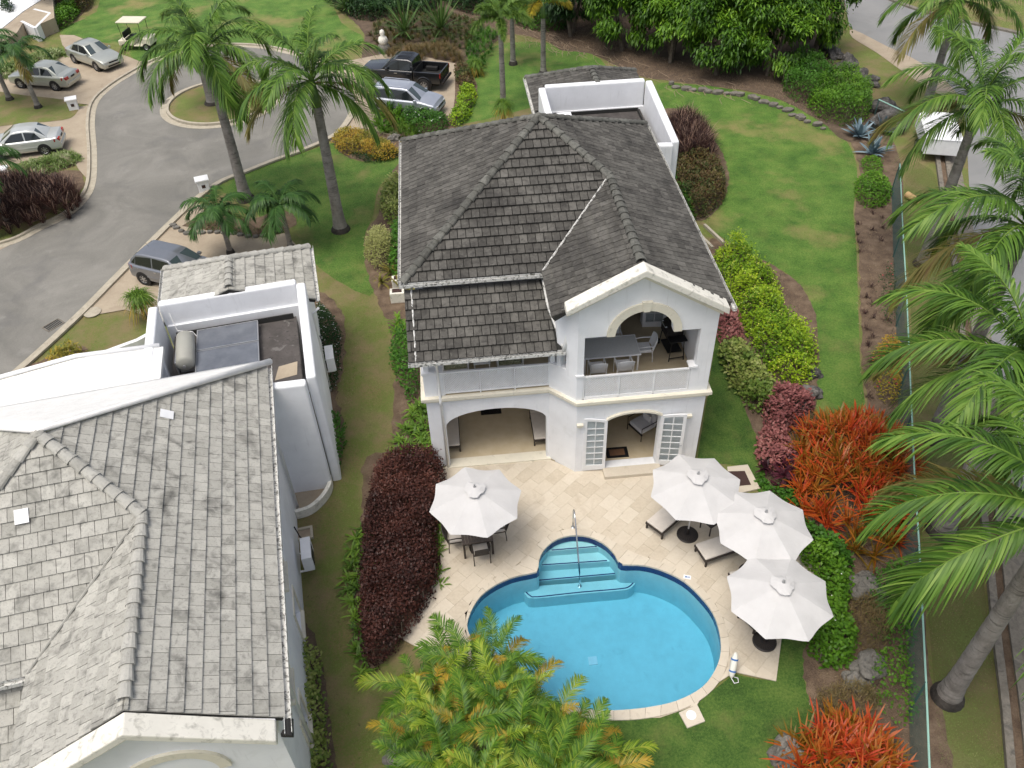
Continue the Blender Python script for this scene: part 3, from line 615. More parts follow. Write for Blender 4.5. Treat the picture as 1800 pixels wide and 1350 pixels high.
# ------------------------------------------------------------------ villas
class Roof:
    """collects tiles of all slopes of one villa; nearest 300 become objects"""
    def __init__(s, root, tw, rh, mt, th=.062, gap=.012):
        s.root = root; s.tw = tw; s.rh = rh; s.mt = mt; s.rest = MB(); s.full = []; s.th = th; s.gap = gap
        s.mw = root.matrix_basis.copy()
        s.roof = None
    def slope(s, O, U, V, polys, mt=None, keep=True, seed=0):
        O = Vector(O); U = Vector(U).normalized(); V = Vector(V).normalized(); Nn = U.cross(V).normalized()
        if Nn.z < 0: Nn = -Nn
        us = [p[0] for pl in polys for p in pl]; vs = [p[1] for pl in polys for p in pl]
        lo, hi, v0, v1 = min(us), max(us), min(vs), max(vs); tw, rh = s.tw, s.rh
        # base sheet under the tiles
        for pl in polys:
            n = len(pl); s.base.add([O+U*p[0]+V*p[1]-Nn*.0 for p in pl]+[O+U*p[0]+V*p[1]-Nn*.12 for p in pl], [tuple(range(n)), tuple(range(2*n-1, n-1, -1))]+[(i, i+n, (i+1) % n+n, (i+1) % n) for i in range(n)])
        for r in range(int((v1-v0)/rh)+2):
            va = v0+r*rh; 
            sh = (r*.5+seed*.37) % 1*tw+random.uniform(-.02, .02)
            for c in range(int((hi-lo)/tw)+3):
                ua = lo-tw+c*tw+sh
                g = s.gap; q = [(ua+g, va), (ua+tw-g, va), (ua+tw-g, va+rh), (ua+g, va+rh)]; qa = area(q)
                jz = random.uniform(0, .006); jr = random.random()
                for pl in polys:
                    pc = clipc(list(q), pl)
                    if len(pc) < 3 or area(pc) < .002: continue
                    if keep and area(pc) > qa*.999:
                        M = Matrix.Identity(4)
                        for k in range(3): M[k][0] = U[k]; M[k][1] = V[k]; M[k][2] = Nn[k]
                        M.translation = O+U*ua+V*va+Nn*jz
                        s.full.append(((s.mw @ M.translation-Vector(CAMP)).length, M, mt or s.mt, jr, jz)); break
                    hgt = lambda p: .012+jz+s.th*1.15*(1-(p[1]-va)/rh)
                    n = len(pc); top = [O+U*p[0]+V*p[1]+Nn*hgt(p) for p in pc]; bot = [O+U*p[0]+V*p[1]-Nn*.01 for p in pc]
                    (s.rest if mt is None else s.rest2).add(top+bot, [tuple(range(n))]+[(i, i+n, (i+1) % n+n, (i+1) % n) for i in range(n)], jr)
    def caps(s, a, b, r=.155, pitch=.34, mt='cap_dark', name='ridge_cap'):
        a = Vector(a); b = Vector(b); d = (b-a); L = d.length; d.normalize(); n = max(1, int(L/pitch))
        key = (mt, round(r, 3))
        if key not in CAPM:
            m = MB(); seg = 6; l = pitch*1.16
            for z_, rr in ((0, r), (l, r*.68)):
                for k in range(seg+1):
                    q = PI*k/seg; m.v.append((z_, math.cos(q)*rr*1.05, math.sin(q)*rr*.72-.02)); m.r.append(0)
                for k in range(seg+1):
                    q = PI*k/seg; m.v.append((z_, math.cos(q)*(rr-.022)*1.05, math.sin(q)*(rr-.022)*.72-.02)); m.r.append(0)
            w_ = seg+1
            for k in range(seg):
                m.f += [(k, k+1, 2*w_+k+1, 2*w_+k), (k, w_+k, w_+k+1, k+1), (2*w_+k, 2*w_+k+1, 3*w_+k+1, 3*w_+k)]
            CAPM[key] = mesh('ridge_cap', m, mt)
        side = Vector((0, 0, 1)).cross(d).normalized(); up = d.cross(side)
        for i in range(n):
            M = Matrix.Identity(4); tl = up+d*random.uniform(-.03, .03); tl.normalize(); s2 = tl.cross(d).normalized()
            for k in range(3): M[k][0] = d[k]; M[k][1] = s2[k]; M[k][2] = tl[k]
            M.translation = a+d*(L*i/n)+up*(.02+random.uniform(0, .008)); o = link(name, CAPM[key], s.roof, mw=M)
    def finish(s):
        s.full.sort(key=lambda t: t[0]); tm = {}
        for k, (dd, M, mt, jr, jz) in enumerate(s.full):
            if mt not in tm:
                tw, rh, th = s.tw, s.rh, s.th; g = s.gap
                v = [(g, 0, .012+th*1.15), (tw-g, 0, .012+th*1.15), (tw-g, rh, .012), (g, rh, .012)]+[(g, 0, -.012), (tw-g, 0, -.012), (tw-g, rh, -.012), (g, rh, -.012)]
                tm[mt] = (mesh('roof_tile', MB().add(v, [(0, 1, 2, 3), (0, 4, 5, 1), (1, 5, 6, 2), (2, 6, 7, 3), (3, 7, 4, 0)]), mt), v)
            if k < 300: link('roof_tile', tm[mt][0], s.roof, mw=M)
            else: (s.rest if mt == s.mt else s.rest2).add([M @ Vector(q) for q in tm[mt][1]], [(0, 1, 2, 3), (0, 4, 5, 1), (1, 5, 6, 2), (2, 6, 7, 3), (3, 7, 4, 0)], jr)
        tag(ob('roof_tile', s.rest, s.mt, s.roof), kind='stuff')
        if s.rest2.v: tag(ob('roof_tile', s.rest2, 'tile_white', s.roof), kind='stuff')
    def begin(s):
        s.base = MB(); s.rest2 = MB(); s.roof = link('roof', None, s.root); s.roof.empty_display_size = .2
    def under(s): 
        me = mesh('roof', s.base, 'roof_under'); nm = s.roof
        o = link('roof_deck', me, s.roof)
CAPM = {}
def panel(pts, holes, thick, axis_o, axis_u, nrm):
    """wall panel: 2-D outline (u,z) with holes, on plane origin o, direction u, thickness along nrm (outward)"""
    o = Vector(axis_o); u = Vector(axis_u).normalized(); n = Vector(nrm).normalized()
    loops = [[Vector((p[0], p[1], 0)) for p in l] for l in [pts]+list(holes)]; flat = [v for l in loops for v in l]; N = len(flat)
    m = MB(); F = lambda p, d: o+u*p[0]+Vector((0, 0, p[1]))-n*d
    f = []
    for a, b, c in tessellate_polygon(loops): f += [(a, b, c), (a+N, c+N, b+N)]
    k = 0
    for l in loops:
        L = len(l); f += [(k+i, k+(i+1) % L, k+(i+1) % L+N, k+i+N) for i in range(L)]; k += L
    return m.add([F(p, 0) for p in flat]+[F(p, thick) for p in flat], f)
def fixn(o):
    import bmesh
    b = bmesh.new(); b.from_mesh(o.data); bmesh.ops.recalc_face_normals(b, faces=b.faces); b.to_mesh(o.data); b.free(); return o
def arcpts(cx, cz, rx, rz, a0, a1, n=14): return [(cx+rx*math.cos(math.radians(a0+(a1-a0)*i/n)), cz+rz*math.sin(math.radians(a0+(a1-a0)*i/n))) for i in range(n+1)]
def lattice(name, u0, u1, z0, z1, o, u, parent, step=.075, w=.026):
    m = MB(); o = Vector(o); u = Vector(u).normalized(); nn = Vector((u.y, -u.x, 0)); H = z1-z0; L = u1-u0
    for sgn, dz in ((1, 0), (-1, .012)):
        k = -H
        while k < L:
            # line from (k,0) at 45 degrees, clipped to the panel
            a = max(0, k); b = min(L, k+H)
            if b-a > .02:
                za, zb = (a-k, b-k) if sgn > 0 else (H-(a-k), H-(b-k))
                p = o+u*(u0+a)+Vector((0, 0, z0+za)); q = o+u*(u0+b)+Vector((0, 0, z0+zb)); d = (q-p).normalized(); s_ = d.cross(nn)*w*.5; t = nn*.008
                of = nn*dz
                v = [p-s_-t+of, p+s_-t+of, p+s_+t+of, p-s_+t+of, q-s_-t+of, q+s_-t+of, q+s_+t+of, q-s_+t+of]
                m.add(v, [(0, 1, 2, 3), (4, 7, 6, 5), (0, 4, 5, 1), (1, 5, 6, 2), (2, 6, 7, 3), (3, 7, 4, 0)])
            k += step
    lt = ob(name, m, 'clean_white', parent)
    fr = MB()
    for (a, b, c, d) in ((u0-.03, u1+.03, z1, z1+.06), (u0-.03, u1+.03, z0-.05, z0), (u0-.04, u0, z0, z1), (u1, u1+.04, z0, z1)):
        vs = [o+u*x+Vector((0, 0, z))+nn*t for t in (-.03, .035) for z in (c, d) for x in (a, b)]
        fr.add(vs, [(0, 2, 3, 1), (4, 5, 7, 6), (0, 1, 5, 4), (2, 6, 7, 3), (0, 4, 6, 2), (1, 3, 7, 5)])
    ob('rail_frame', fr, 'clean_white', lt); return lt
def french_door(parent, hinge, ang, w=.76, h=2.15, arch=.14, rows=7, z=.0, mirror=False):
    d = link('french_door', None, parent, loc=hinge, rot=(0, 0, ang)); s = -1 if mirror else 1
    st = .10; m = MB()
    top = [(0, h-(0 if not mirror else 0)), (w, h+arch)]
    zt = lambda x: h+arch*math.sin(PI/2*x/w)
    outer = [(0, 0), (w, 0)]+[(w-w*i/8, zt(w-w*i/8)) for i in range(9)]
    inner = [(st, .22), (w-st, .22)]+[(w-st-(w-2*st)*i/8, zt(w-st-(w-2*st)*i/8)-st) for i in range(9)]
    f = fixn(ob('frame', panel(outer, [inner], .045, (0, -.022, 0), (1, 0, 0), (0, -1, 0)), 'clean_white', d))
    gm = MB().prism(inner, -.004, .004, Matrix.Rotation(PI/2, 4, 'X')); ob('pane_glass', gm, 'door_glass', d)
    m = MB().box(w/2-.016, w/2+.016, -.016, .016, .22, zt(w/2)-st)
    for i in range(1, rows): m.box(st, w-st, -.014, .014, .22+(h-.30)*i/rows-.013, .22+(h-.30)*i/rows+.013)
    ob('muntin', m, 'clean_white', d)
    ob('handle', MB().tube([(w-.05, -.03, 1.0), (w-.05, -.07, 1.0), (w-.14, -.07, 1.0)], .012, 6), 'chrome', d)
    if mirror: d.scale = (-1, 1, 1)
    return d
def glassmat():
    m = bpy.data.materials.new('door_glass'); m.use_nodes = True; t = m.node_tree; N = t.nodes; b = N['Principled BSDF']
    b.inputs['Base Color'].default_value = (.02, .025, .03, 1); b.inputs['Roughness'].default_value = .05
    tr = N.new('ShaderNodeBsdfTransparent'); tr.inputs[0].default_value = (.93, .95, .95, 1); ms = N.new('ShaderNodeMixShader'); ms.inputs[0].default_value = .12
    t.links.new(tr.outputs[0], ms.inputs[1]); t.links.new(b.outputs[0], ms.inputs[2]); t.links.new(ms.outputs[0], N['Material Output'].inputs[0]); MATS['door_glass'] = m
glassmat()

def pyramid_roof(rf, W, D, hp, px, py, xr, GF, xv, ze, x7=None, white_back=False, capmt='cap_dark'):
    """hipped roof with a gable wing on the right-hand front; GF = how far the wing comes forward"""
    sR = hp/(W-px); hr = sR*(W-xr); sF = hp/py; sL = hp/px; sB = hp/(D-py); yr = hr/sF; sGL = hr/(xr-xv)
    c = lambda s_: math.sqrt(1+s_*s_)
    # front slope (u along +x, v up)
    k = c(sF); rf.slope((0, 0, ze), (1, 0, 0), (0, 1, sF), [[(0, 0), (xv, 0), (xr, yr*k), (px, py*k)]])
    k = c(sL); rf.slope((0, D, ze), (0, -1, 0), (1, 0, sL), [[(0, 0), (D, 0), (D-py, px*k)]], seed=1)
    k = c(sR); rf.slope((W, -GF, ze), (0, 1, 0), (-1, 0, sR), [[(0, 0), (GF+yr, 0), (GF+yr, (W-xr)*k), (0, (W-xr)*k)], [(GF+yr, 0), (GF+D, 0), (GF+py, (W-px)*k), (GF+yr, (W-xr)*k)]], seed=2)
    k = c(sGL); rf.slope((xv, yr, ze), (0, -1, 0), (1, 0, sGL), [[(yr, 0), (yr+GF, 0), (yr+GF, (xr-xv)*k), (0, (xr-xv)*k)]], seed=3)
    k = c(sB)
    if not white_back: rf.slope((W, D, ze), (-1, 0, 0), (0, -1, sB), [[(0, 0), (W, 0), (W-px, (D-py)*k)]], seed=4)
    else:
        A_, B_, P_ = Vector((W+.12, D+.0, ze+.02)), Vector((-.12, D, ze+.02)), Vector((px, py, ze+hp+.06)); up_ = Vector((0, 0, .07)); dn_ = Vector((0, 0, -.2)); v_ = []; f_ = []; n_ = 14
        for i in range(n_+1):
            for j in range(n_+1-i):
                a_, b_ = i/n_, j/n_; v_.append(A_*(1-a_-b_)+B_*b_+P_*a_+up_+Vector((0, 0, random.uniform(-.012, .012) if i and j and i+j < n_ else 0)))
        idx = lambda i, j: sum(n_+1-q for q in range(i))+j
        for i in range(n_):
            for j in range(n_-i):
                f_.append((idx(i, j), idx(i+1, j), idx(i, j+1)))
                if j < n_-i-1: f_.append((idx(i+1, j), idx(i+1, j+1), idx(i, j+1)))
        o_ = fixn(ob('plaster_slope', MB().add(v_, f_), 'plaster', rf.roof, smooth=True)); s_ = o_.modifiers.new('solid', 'SOLIDIFY'); s_.thickness = .14; s_.offset = 0
        for q_ in ((A_, P_), (B_, P_)): ob('plaster_edge', MB().tube([q_[0]+up_, q_[0].lerp(q_[1], .5)+up_, q_[1]+up_], [.10, .075, .06], 8), 'plaster', rf.roof, smooth=True)
    z = .03; pk = (px, py, ze+hp+z); rj = (xr, yr, ze+hr+z)
    rf.caps((-.02, -.02, ze+z), pk, mt=capmt); rf.caps(rj, pk, mt=capmt); rf.caps((xr, -GF+.2, ze+hr+z), rj, mt=capmt)
    white_back or rf.caps((0, D, ze+z), pk, mt=capmt); white_back or rf.caps((W, D, ze+z), pk, mt=capmt)
    vl = MB().tube([(xv, 0, ze+.075), (xr, yr, ze+hr+.075)], .03, 5); ob('valley_flashing', vl, 'cap_light' if capmt == 'cap_light' else 'gutter', rf.roof)
    ob('finial_mortar', MB().lathe([(.16, -.05), (.15, .05), (.05, .12)], 8, pk), capmt, rf.roof)
    return hr, yr
def gutter(parent, a, b, r=.065):
    a = Vector(a); b = Vector(b); d = (b-a).normalized(); s = Vector((0, 0, 1)).cross(d).normalized(); m = MB(); up = Vector((0, 0, 1)); vs = []
    prof = [(-r, r*.9), (-r, -r*.7), (-r*.6, -r), (r*.6, -r), (r, -r*.7), (r, r*.9), (r-.012, r*.9), (r-.012, -r*.6), (-r+.012, -r*.6), (-r+.012, r*.9)]
    for p in (a, b): vs += [p+s*x+up*z for x, z in prof]
    n = len(prof); m.add(vs, [(i, (i+1) % n, (i+1) % n+n, i+n) for i in range(n)]); return ob('gutter', m, 'gutter', parent)
def parapet(parent, pts, z0s, z1, th, mt='stucco'):
    """closed or open run of thick walls following pts; z1 list gives the top at each point"""
    for i in range(len(pts)-1):
        a = Vector((*pts[i], 0)); b = Vector((*pts[i+1], 0)); d = (b-a).normalized(); n = Vector((d.y, -d.x, 0)); L = (b-a).length
        za, zb = z1[i], z1[i+1]
        if isinstance(za, tuple): prof = [(-th if False else 0, z0s)]+[(t*L, z) for t, z in za]+[(L, z0s)]
        else: prof = [(0, z0s), (0, za), (L, zb), (L, z0s)]
        o = fixn(ob('parapet_wall', panel(prof, [], th, a, d, -n), mt, parent)); b_ = o.modifiers.new('bevel', 'BEVEL'); b_.width = .07; b_.segments = 3; b_.limit_method = 'ANGLE'; b_.angle_limit = 1.0

# ---- the main villa
V0 = empty('villa', (0, 0, 0), label='white two storey villa with dark weathered tile roof, balcony and arched gable beside the pool', cat='villa')
W, D, HP, ZE, XR, GF, XV, PX, PY = 9.35, 9.39, 2.70, 6.57, 6.70, 2.28, 4.24, 4.70, 4.83
rf = Roof(V0, .252, .335, 'tile_dark'); rf.begin()
hr, yr = pyramid_roof(rf, W, D, HP, PX, PY, XR, GF, XV, ZE)
# lower roof over the balcony
lz0, ly0, lz1, ly1 = 5.11, -1.98, 6.28, .06; sl_ = (lz1-lz0)/(ly1-ly0); kk = math.sqrt(1+sl_**2)
rf.slope((.02, ly0, lz0), (1, 0, 0), (0, 1, sl_), [[(0, 0), (4.62, 0), (4.30, (ly1-ly0)*kk*.6), (4.24, (ly1-ly0)*kk), (0, (ly1-ly0)*kk)]], seed=5)
# rear wing roof
bz, bh = 5.2, 1.0
def rear_roof(rf, x0, x1, y0, y1, z, xm, ym, zr, capmt):
    s1 = (zr-z)/(xm-x0); s2 = (zr-z)/(x1-xm); s3 = (zr-z)/(y1-ym); k1_, k2_, k3_ = [math.sqrt(1+q*q) for q in (s1, s2, s3)]
    rf.slope((x0, y1, z), (0, -1, 0), (1, 0, s1), [[(0, 0), (y1-y0, 0), (y1-y0, (xm-x0)*k1_), (y1-ym, (xm-x0)*k1_)]], seed=6)
    rf.slope((x1, y0, z), (0, 1, 0), (-1, 0, s2), [[(0, 0), (y1-y0, 0), (ym-y0, (x1-xm)*k2_), (0, (x1-xm)*k2_)]], seed=7)
    rf.slope((x1, y1, z), (-1, 0, 0), (0, -1, s3), [[(0, 0), (x1-x0, 0), (x1-xm, (y1-ym)*k3_)]], seed=8)
    rf.caps((xm, y0+.1, zr+.03), (xm, ym, zr+.03), mt=capmt); rf.caps((x0, y1, z+.03), (xm, ym, zr+.03), mt=capmt); rf.caps((x1, y1, z+.03), (xm, ym, zr+.03), mt=capmt)
rear_roof(rf, 5.6, 10.75, 13.97, 17.7, 5.25, 8.35, 15.9, 6.25, 'cap_dark')
rf.finish(); rf.under()
mv = MB().box(.26, .31, ly0+.02, ly0+.03, 0, .01)
m = MB()
for i in range(12):     # mortar verge line down the lower roof
    t0, t1 = i/12, (i+1)/12; y0_, y1_ = ly0+(ly1-ly0)*t0, ly0+(ly1-ly0)*t1; z0_, z1_ = lz0+(lz1-lz0)*t0+.05, lz0+(lz1-lz0)*t1+.05; j = random.uniform(-.012, .012)
    m.tube([(.24+j, y0_, z0_), (.24-j, y1_, z1_)], .028, 5)
m.tube([(4.62, ly0, lz0+.06), (4.30, ly0+(ly1-ly0)*.6, lz0+(lz1-lz0)*.6+.06), (4.24, ly1, lz1+.06)], .05, 5)
ob('verge_mortar', m, 'gutter', rf.roof)
for a, b in (((-.07, D, ZE-.02), (-.07, -.05, ZE-.02)), ((-.10, -.08, ZE-.04), (XV, -.08, ZE-.04)), ((W+.07, -2.5, ZE-.03), (W+.07, D, ZE-.03)), ((.0, ly0-.06, lz0-.03), (4.66, ly0-.06, lz0-.03)), ((5.53, 13.97, 5.22), (5.53, 17.7, 5.22))): gutter(V0, a, b)
# walls
yl, yr_ = -1.55, -2.30; T = .24
def P2(*a): return list(a)
def wallp(pts, holes, o, u, n, mt='stucco', name='wall', th=T): return fixn(ob(name, panel(pts, holes, th, o, u, n), mt, V0))
arch_l = [(.88, .06), (4.15, .06), (4.15, 1.92)]+[(.88+3.27*(1+math.cos(q))/2, 1.92+.64*math.sin(q)) for q in [PI*i/16 for i in range(1, 16)]]+[(.88, 1.92)]
wallp([(.345, 0), (4.23, 0), (4.23, 3.2), (.345, 3.2)], [arch_l], (0, yl, 0), (1, 0, 0), (0, -1, 0))
dg = Vector((5.01-4.23, yr_-yl, 0)); dgl = dg.length; dgn = Vector((dg.y, -dg.x, 0)).normalized()
wallp([(0, 0), (dgl, 0), (dgl, 3.2), (0, 3.2)], [], (4.23, yl, 0), dg, dgn)
dho = [(6.02, .10), (7.70, .10), (7.70, 2.50)]+[(7.70-1.68*i/12, 2.50+.15*math.sin(PI*i/12)) for i in range(1, 12)]+[(6.02, 2.50)]
wallp([(5.01, 0), (9.075, 0), (9.075, 3.2), (5.01, 3.2)], [dho], (0, yr_, 0), (1, 0, 0), (0, -1, 0))
wallp([(yl+.004, 0), (8.99, 0), (8.99, 3.2), (yl+.004, 3.2)], [], (.34, 0, 0), (0, 1, 0), (-1, 0, 0))
wallp([(yl+1.6, 3.2), (8.99, 3.2), (8.99, ZE-.02), (.6, ZE-.02), (.5, ZE-.02), (yl+1.6, 6.0)], [], (.34, 0, 0), (0, 1, 0), (-1, 0, 0))
wallp([(yr_+.004, 0), (8.99, 0), (8.99, ZE+.0), (yr_+.004, ZE+.0)], [], (9.08, 0, 0), (0, 1, 0), (1, 0, 0))
wallp([(.345, 0), (9.075, 0), (9.075, ZE), (.345, ZE)], [], (0, 9.0, 0), (1, 0, 0), (0, 1, 0))
wallp([(yl, 0), (1.8, 0), (1.8, 3.1), (yl, 3.1)], [], (4.75, 0, 0), (0, 1, 0), (1, 0, 0), mt='stucco')          # between arcade and sitting room
wallp([(.58, .05), (4.6, .05), (4.6, 3.1), (.58, 3.1)], [[(1.6, .05), (3.4, .05), (3.4, 2.2), (1.6, 2.2)]], (0, 1.75, 0), (1, 0, 0), (0, -1, 0))
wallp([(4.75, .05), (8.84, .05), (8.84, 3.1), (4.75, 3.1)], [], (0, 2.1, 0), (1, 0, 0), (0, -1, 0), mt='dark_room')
# gable wall with arched opening
op = [(5.18, 3.36), (8.47, 3.36), (8.47, 4.30), (8.60, 4.36), (8.60, 5.78), (7.77, 5.78)]+arcpts(6.91, 5.78, .86, .86, 0, 180, 20)[1:-1]+[(6.05, 5.78), (5.18, 5.78)]
gab = [(4.98, 3.2), (9.075, 3.2), (9.075, 6.66), (6.73, 7.98), (4.98, 7.02)]
wallp(gab, [op], (0, yr_, 0), (1, 0, 0), (0, -1, 0))
dg2 = Vector((4.98-4.45, yr_+1.75, 0)); wallp([(0, 3.2), (dg2.length, 3.2), (dg2.length, 6.95), (0, 6.5)], [[(.14, 4.35), (.34, 4.35), (.34, 5.0), (.14, 5.0)]], (4.45, -1.75, 0), dg2, (dg2.y, -dg2.x, 0))
wallp([(-1.75, 3.2), (.6, 3.2), (.6, 6.45), (-1.75, 6.45)], [[(-1.3, 3.25), (-.2, 3.25), (-.2, 5.4), (-1.3, 5.4)]], (4.45, 0, 0), (0, 1, 0), (-1, 0, 0), th=.15)
wallp([(.58, 3.2), (4.45, 3.2), (4.45, 6.4), (.58, 6.4)], [[(1.2, 3.2), (2.6, 3.2), (2.6, 5.3), (1.2, 5.3)]], (0, .75, 0), (1, 0, 0), (0, -1, 0))
wallp([(4.6, 3.2), (8.84, 3.2), (8.84, 6.5), (4.6, 6.5)], [[(6.75, 3.26), (7.75, 3.26), (7.75, 5.5), (6.75, 5.5)]], (0, 1.15, 0), (1, 0, 0), (0, -1, 0))
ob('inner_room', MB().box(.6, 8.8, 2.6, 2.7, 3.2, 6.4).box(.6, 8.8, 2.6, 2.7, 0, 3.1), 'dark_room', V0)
# gable cap, arch trim, keystone
capw = [(4.58, 6.84), (6.73, 7.98), (9.24, 6.46), (9.24, 6.70), (6.73, 8.21), (4.58, 7.05)]
o = fixn(ob('gable_coping', panel(capw, [], .46, (0, -2.62, 0), (1, 0, 0), (0, -1, 0)), 'cap_dirty', V0)); b_ = o.modifiers.new('bevel', 'BEVEL'); b_.width = .03; b_.segments = 2
cap2 = [(4.70, 6.76), (6.73, 7.84), (9.12, 6.36), (9.12, 6.44), (6.73, 7.98), (4.70, 6.84)]
fixn(ob('cornice', panel(cap2, [], .16, (0, -2.46, 0), (1, 0, 0), (0, -1, 0)), 'cream_trim', V0))
fixn(ob('arch_trim', panel(arcpts(6.91, 5.80, 1.10, 1.10, 0, 180, 22)+arcpts(6.91, 5.80, .86, .84, 180, 0, 22), [], .13, (0, yr_-.07, 0), (1, 0, 0), (0, -1, 0)), 'cream_trim', V0))
fixn(ob('keystone', panel([(6.82, 6.62), (7.0, 6.62), (7.06, 6.96), (6.76, 6.96)], [], .16, (0, yr_-.10, 0), (1, 0, 0), (0, -1, 0)), 'cream_trim', V0))
fixn(ob('door_hood', panel(arcpts(6.86, 2.2, 1.02, .50, 28, 152, 14)+arcpts(6.86, 2.2, .95, .43, 152, 28, 14), [], .09, (0, yr_-.09, 0), (1, 0, 0), (0, -1, 0)), 'cream_trim', V0))
for x in (5.08, 8.58): ob('impost', MB().box(x-.06, x+.14, yr_-.10, yr_+.02, 2.22, 2.30).box(x-.02, x+.10, yr_-.07, yr_+.02, 2.16, 2.22), 'cream_trim', V0)
# floor-line cornice following the front
pl = [(.34, 3.5), (.34, yl), (4.26, yl), (5.03, yr_), (9.08, yr_), (9.08, 3.5)]
def band(z0, z1, d, mt, nm='cornice'):
    m = MB(); out = []
    P = [np.array(p) for p in pl]
    for i in range(len(P)):
        a = P[max(0, i-1)]; b = P[min(len(P)-1, i+1)]
        d1 = (P[i]-a); d2 = (b-P[i]); n1 = np.array((d1[1], -d1[0])) if i else np.array((d2[1], -d2[0])); n2 = np.array((d2[1], -d2[0])) if i < len(P)-1 else n1
        n1 = n1/np.linalg.norm(n1); n2 = n2/np.linalg.norm(n2); bs = n1+n2; bs = bs/np.linalg.norm(bs); k = d/max(.35, bs @ n1)
        out.append(P[i]-0*bs+bs*k*(1))
    v = [(*p, z0) for p in out]+[(*p, z1) for p in out]+[(p[0], p[1], z1) for p in P]+[(p[0], p[1], z0) for p in P]; n = len(P); f = []
    for i in range(n-1):
        for a_, b_ in ((0, 1), (1, 2), (2, 3), (3, 0)): f.append((a_*n+i, a_*n+i+1, b_*n+i+1, b_*n+i))
    return fixn(ob(nm, m.add(v, f), mt, V0))
band(3.10, 3.20, .07, 'cream_trim'); band(3.20, 3.31, .14, 'cream_trim')
# floors
ob('balcony_floor', MB().prism([(.36, yl+.01), (4.25, yl+.01), (5.03, yr_+.02), (9.06, yr_+.02), (9.06, 2.6), (.36, 2.6)], 3.06, 3.30), 'floor_in', V0)
ob('ground_floor', MB().prism([(.36, yl-.03), (4.25, yl-.03), (5.03, yr_+.02), (9.06, yr_+.02), (9.06, 8.5), (.36, 8.5)], -.02, .045), 'floor_in', V0)
ob('sill', MB().box(.70, 4.30, yl-.10, yl+.30, .0, .075), 'cream_trim', V0); ob('sill', MB().box(5.95, 7.78, yr_-.06, yr_+.28, .0, .125), 'clean_white', V0)
ob('doorstep', MB().box(5.93, 7.85, yr_-.47, yr_-.062, 0, .17), 'coping', V0, bevel=.015)
# balcony parts: corner pier, posts, low wall, lattice
ob('pier', MB().box(.34, .93, yl, yl+.30, 3.31, 4.22), 'stucco', V0); ob('pier_cap', MB().box(.30, .97, yl-.04, yl+.34, 4.22, 4.30), 'clean_white', V0)
ob('post', MB().box(.38, .54, yl+.05, yl+.21, 4.30, 5.12), 'clean_white', V0, bevel=.01)
ob('post', MB().box(4.26, 4.40, -1.62, -1.48, 4.36, 5.12), 'clean_white', V0, bevel=.01)
ob('beam', MB().box(.38, 4.6, yl+.04, yl+.20, 5.04, 5.24), 'clean_white', V0)
wallp([(0, 3.31), (dgl-.05, 3.31), (dgl-.05, 4.30), (0, 4.30)], [], (4.23, yl, 0), dg, dgn); ob('low_wall_cap', MB().prism([(4.20, yl-.06), (4.95, yr_+.16), (5.1, yr_+.45), (4.25, yl+.3)], 4.30, 4.36), 'clean_white', V0)
for a, b in ((.98, 2.06), (2.10, 3.14), (3.18, 4.20)): lattice('lattice_panel', a, b, 3.42, 4.19, (0, yl+.04, 0), (1, 0, 0), V0)
for a, b in ((5.22, 6.26), (6.31, 7.35), (7.40, 8.42)): lattice('lattice_panel', a, b, 3.42, 4.19, (0, yr_+.04, 0), (1, 0, 0), V0)
for x in (.955, 2.08, 3.16): ob('rail_post', MB().box(x-.02, x+.02, yl+.0, yl+.09, 3.32, 4.24), 'clean_white', V0)
for x in (5.195, 6.285, 7.375): ob('rail_post', MB().box(x-.022, x+.022, yr_+.0, yr_+.09, 3.32, 4.24), 'clean_white', V0)
ob('rail_end_cap', MB().box(8.40, 8.66, yr_-.04, yr_+.28, 4.28, 4.35), 'clean_white', V0); ob('rail_end_cap', MB().box(4.94, 5.2, yr_-.04, yr_+.28, 4.28, 4.35), 'clean_white', V0)
ob('ceiling', MB().prism([(.6, -1.5), (4.4, -1.5), (4.4, 1), (.6, 1)], 5.28, 5.34), 'clean_white', V0)
# downpipes
ob('downpipe', MB().tube([(.80, ly0-.05, 5.06), (.80, ly0+.03, 4.9), (.80, yl-.06, 4.6), (.80, yl-.06, 3.36), (.80, yl-.20, 3.2), (.80, yl-.06, 3.0), (.80, yl-.05, .1)], .045, 8), 'white_paint', V0, smooth=True)
ob('downpipe', MB().tube([(4.60, ly0-.02, 5.10), (4.70, -1.95, 5.5), (4.66, -1.80, 6.3)], .06, 8), 'white_paint', V0, smooth=True)
# french doors
french_door(V0, (6.00, yr_-.06, .12), math.radians(180-4), mirror=False, w=.74, h=2.28, arch=.10)
french_door(V0, (7.72, yr_-.06, .12), math.radians(-10), w=.80, h=2.28, arch=.10)
french_door(V0, (7.74, 1.05, 3.30), math.radians(-6), w=.78, h=2.1, arch=.0, rows=5)
french_door(V0, (6.75, 1.05, 3.30), math.radians(182), w=.70, h=2.1, arch=.0, rows=5)
m = MB()
for i in range(14): m.box(1.66, 2.48, 1.80, 1.83, .15+i*.14, .24+i*.14); m.box(2.52, 3.34, 1.80, 1.83, .15+i*.14, .24+i*.14)
ob('louvred_door', m, 'louver', V0)
m = MB()
for i in range(14): m.box(1.25, 1.88, .80, .83, 3.4+i*.13, 3.48+i*.13); m.box(1.92, 2.55, .80, .83, 3.4+i*.13, 3.48+i*.13)
ob('louvred_door', m, 'louver', V0)
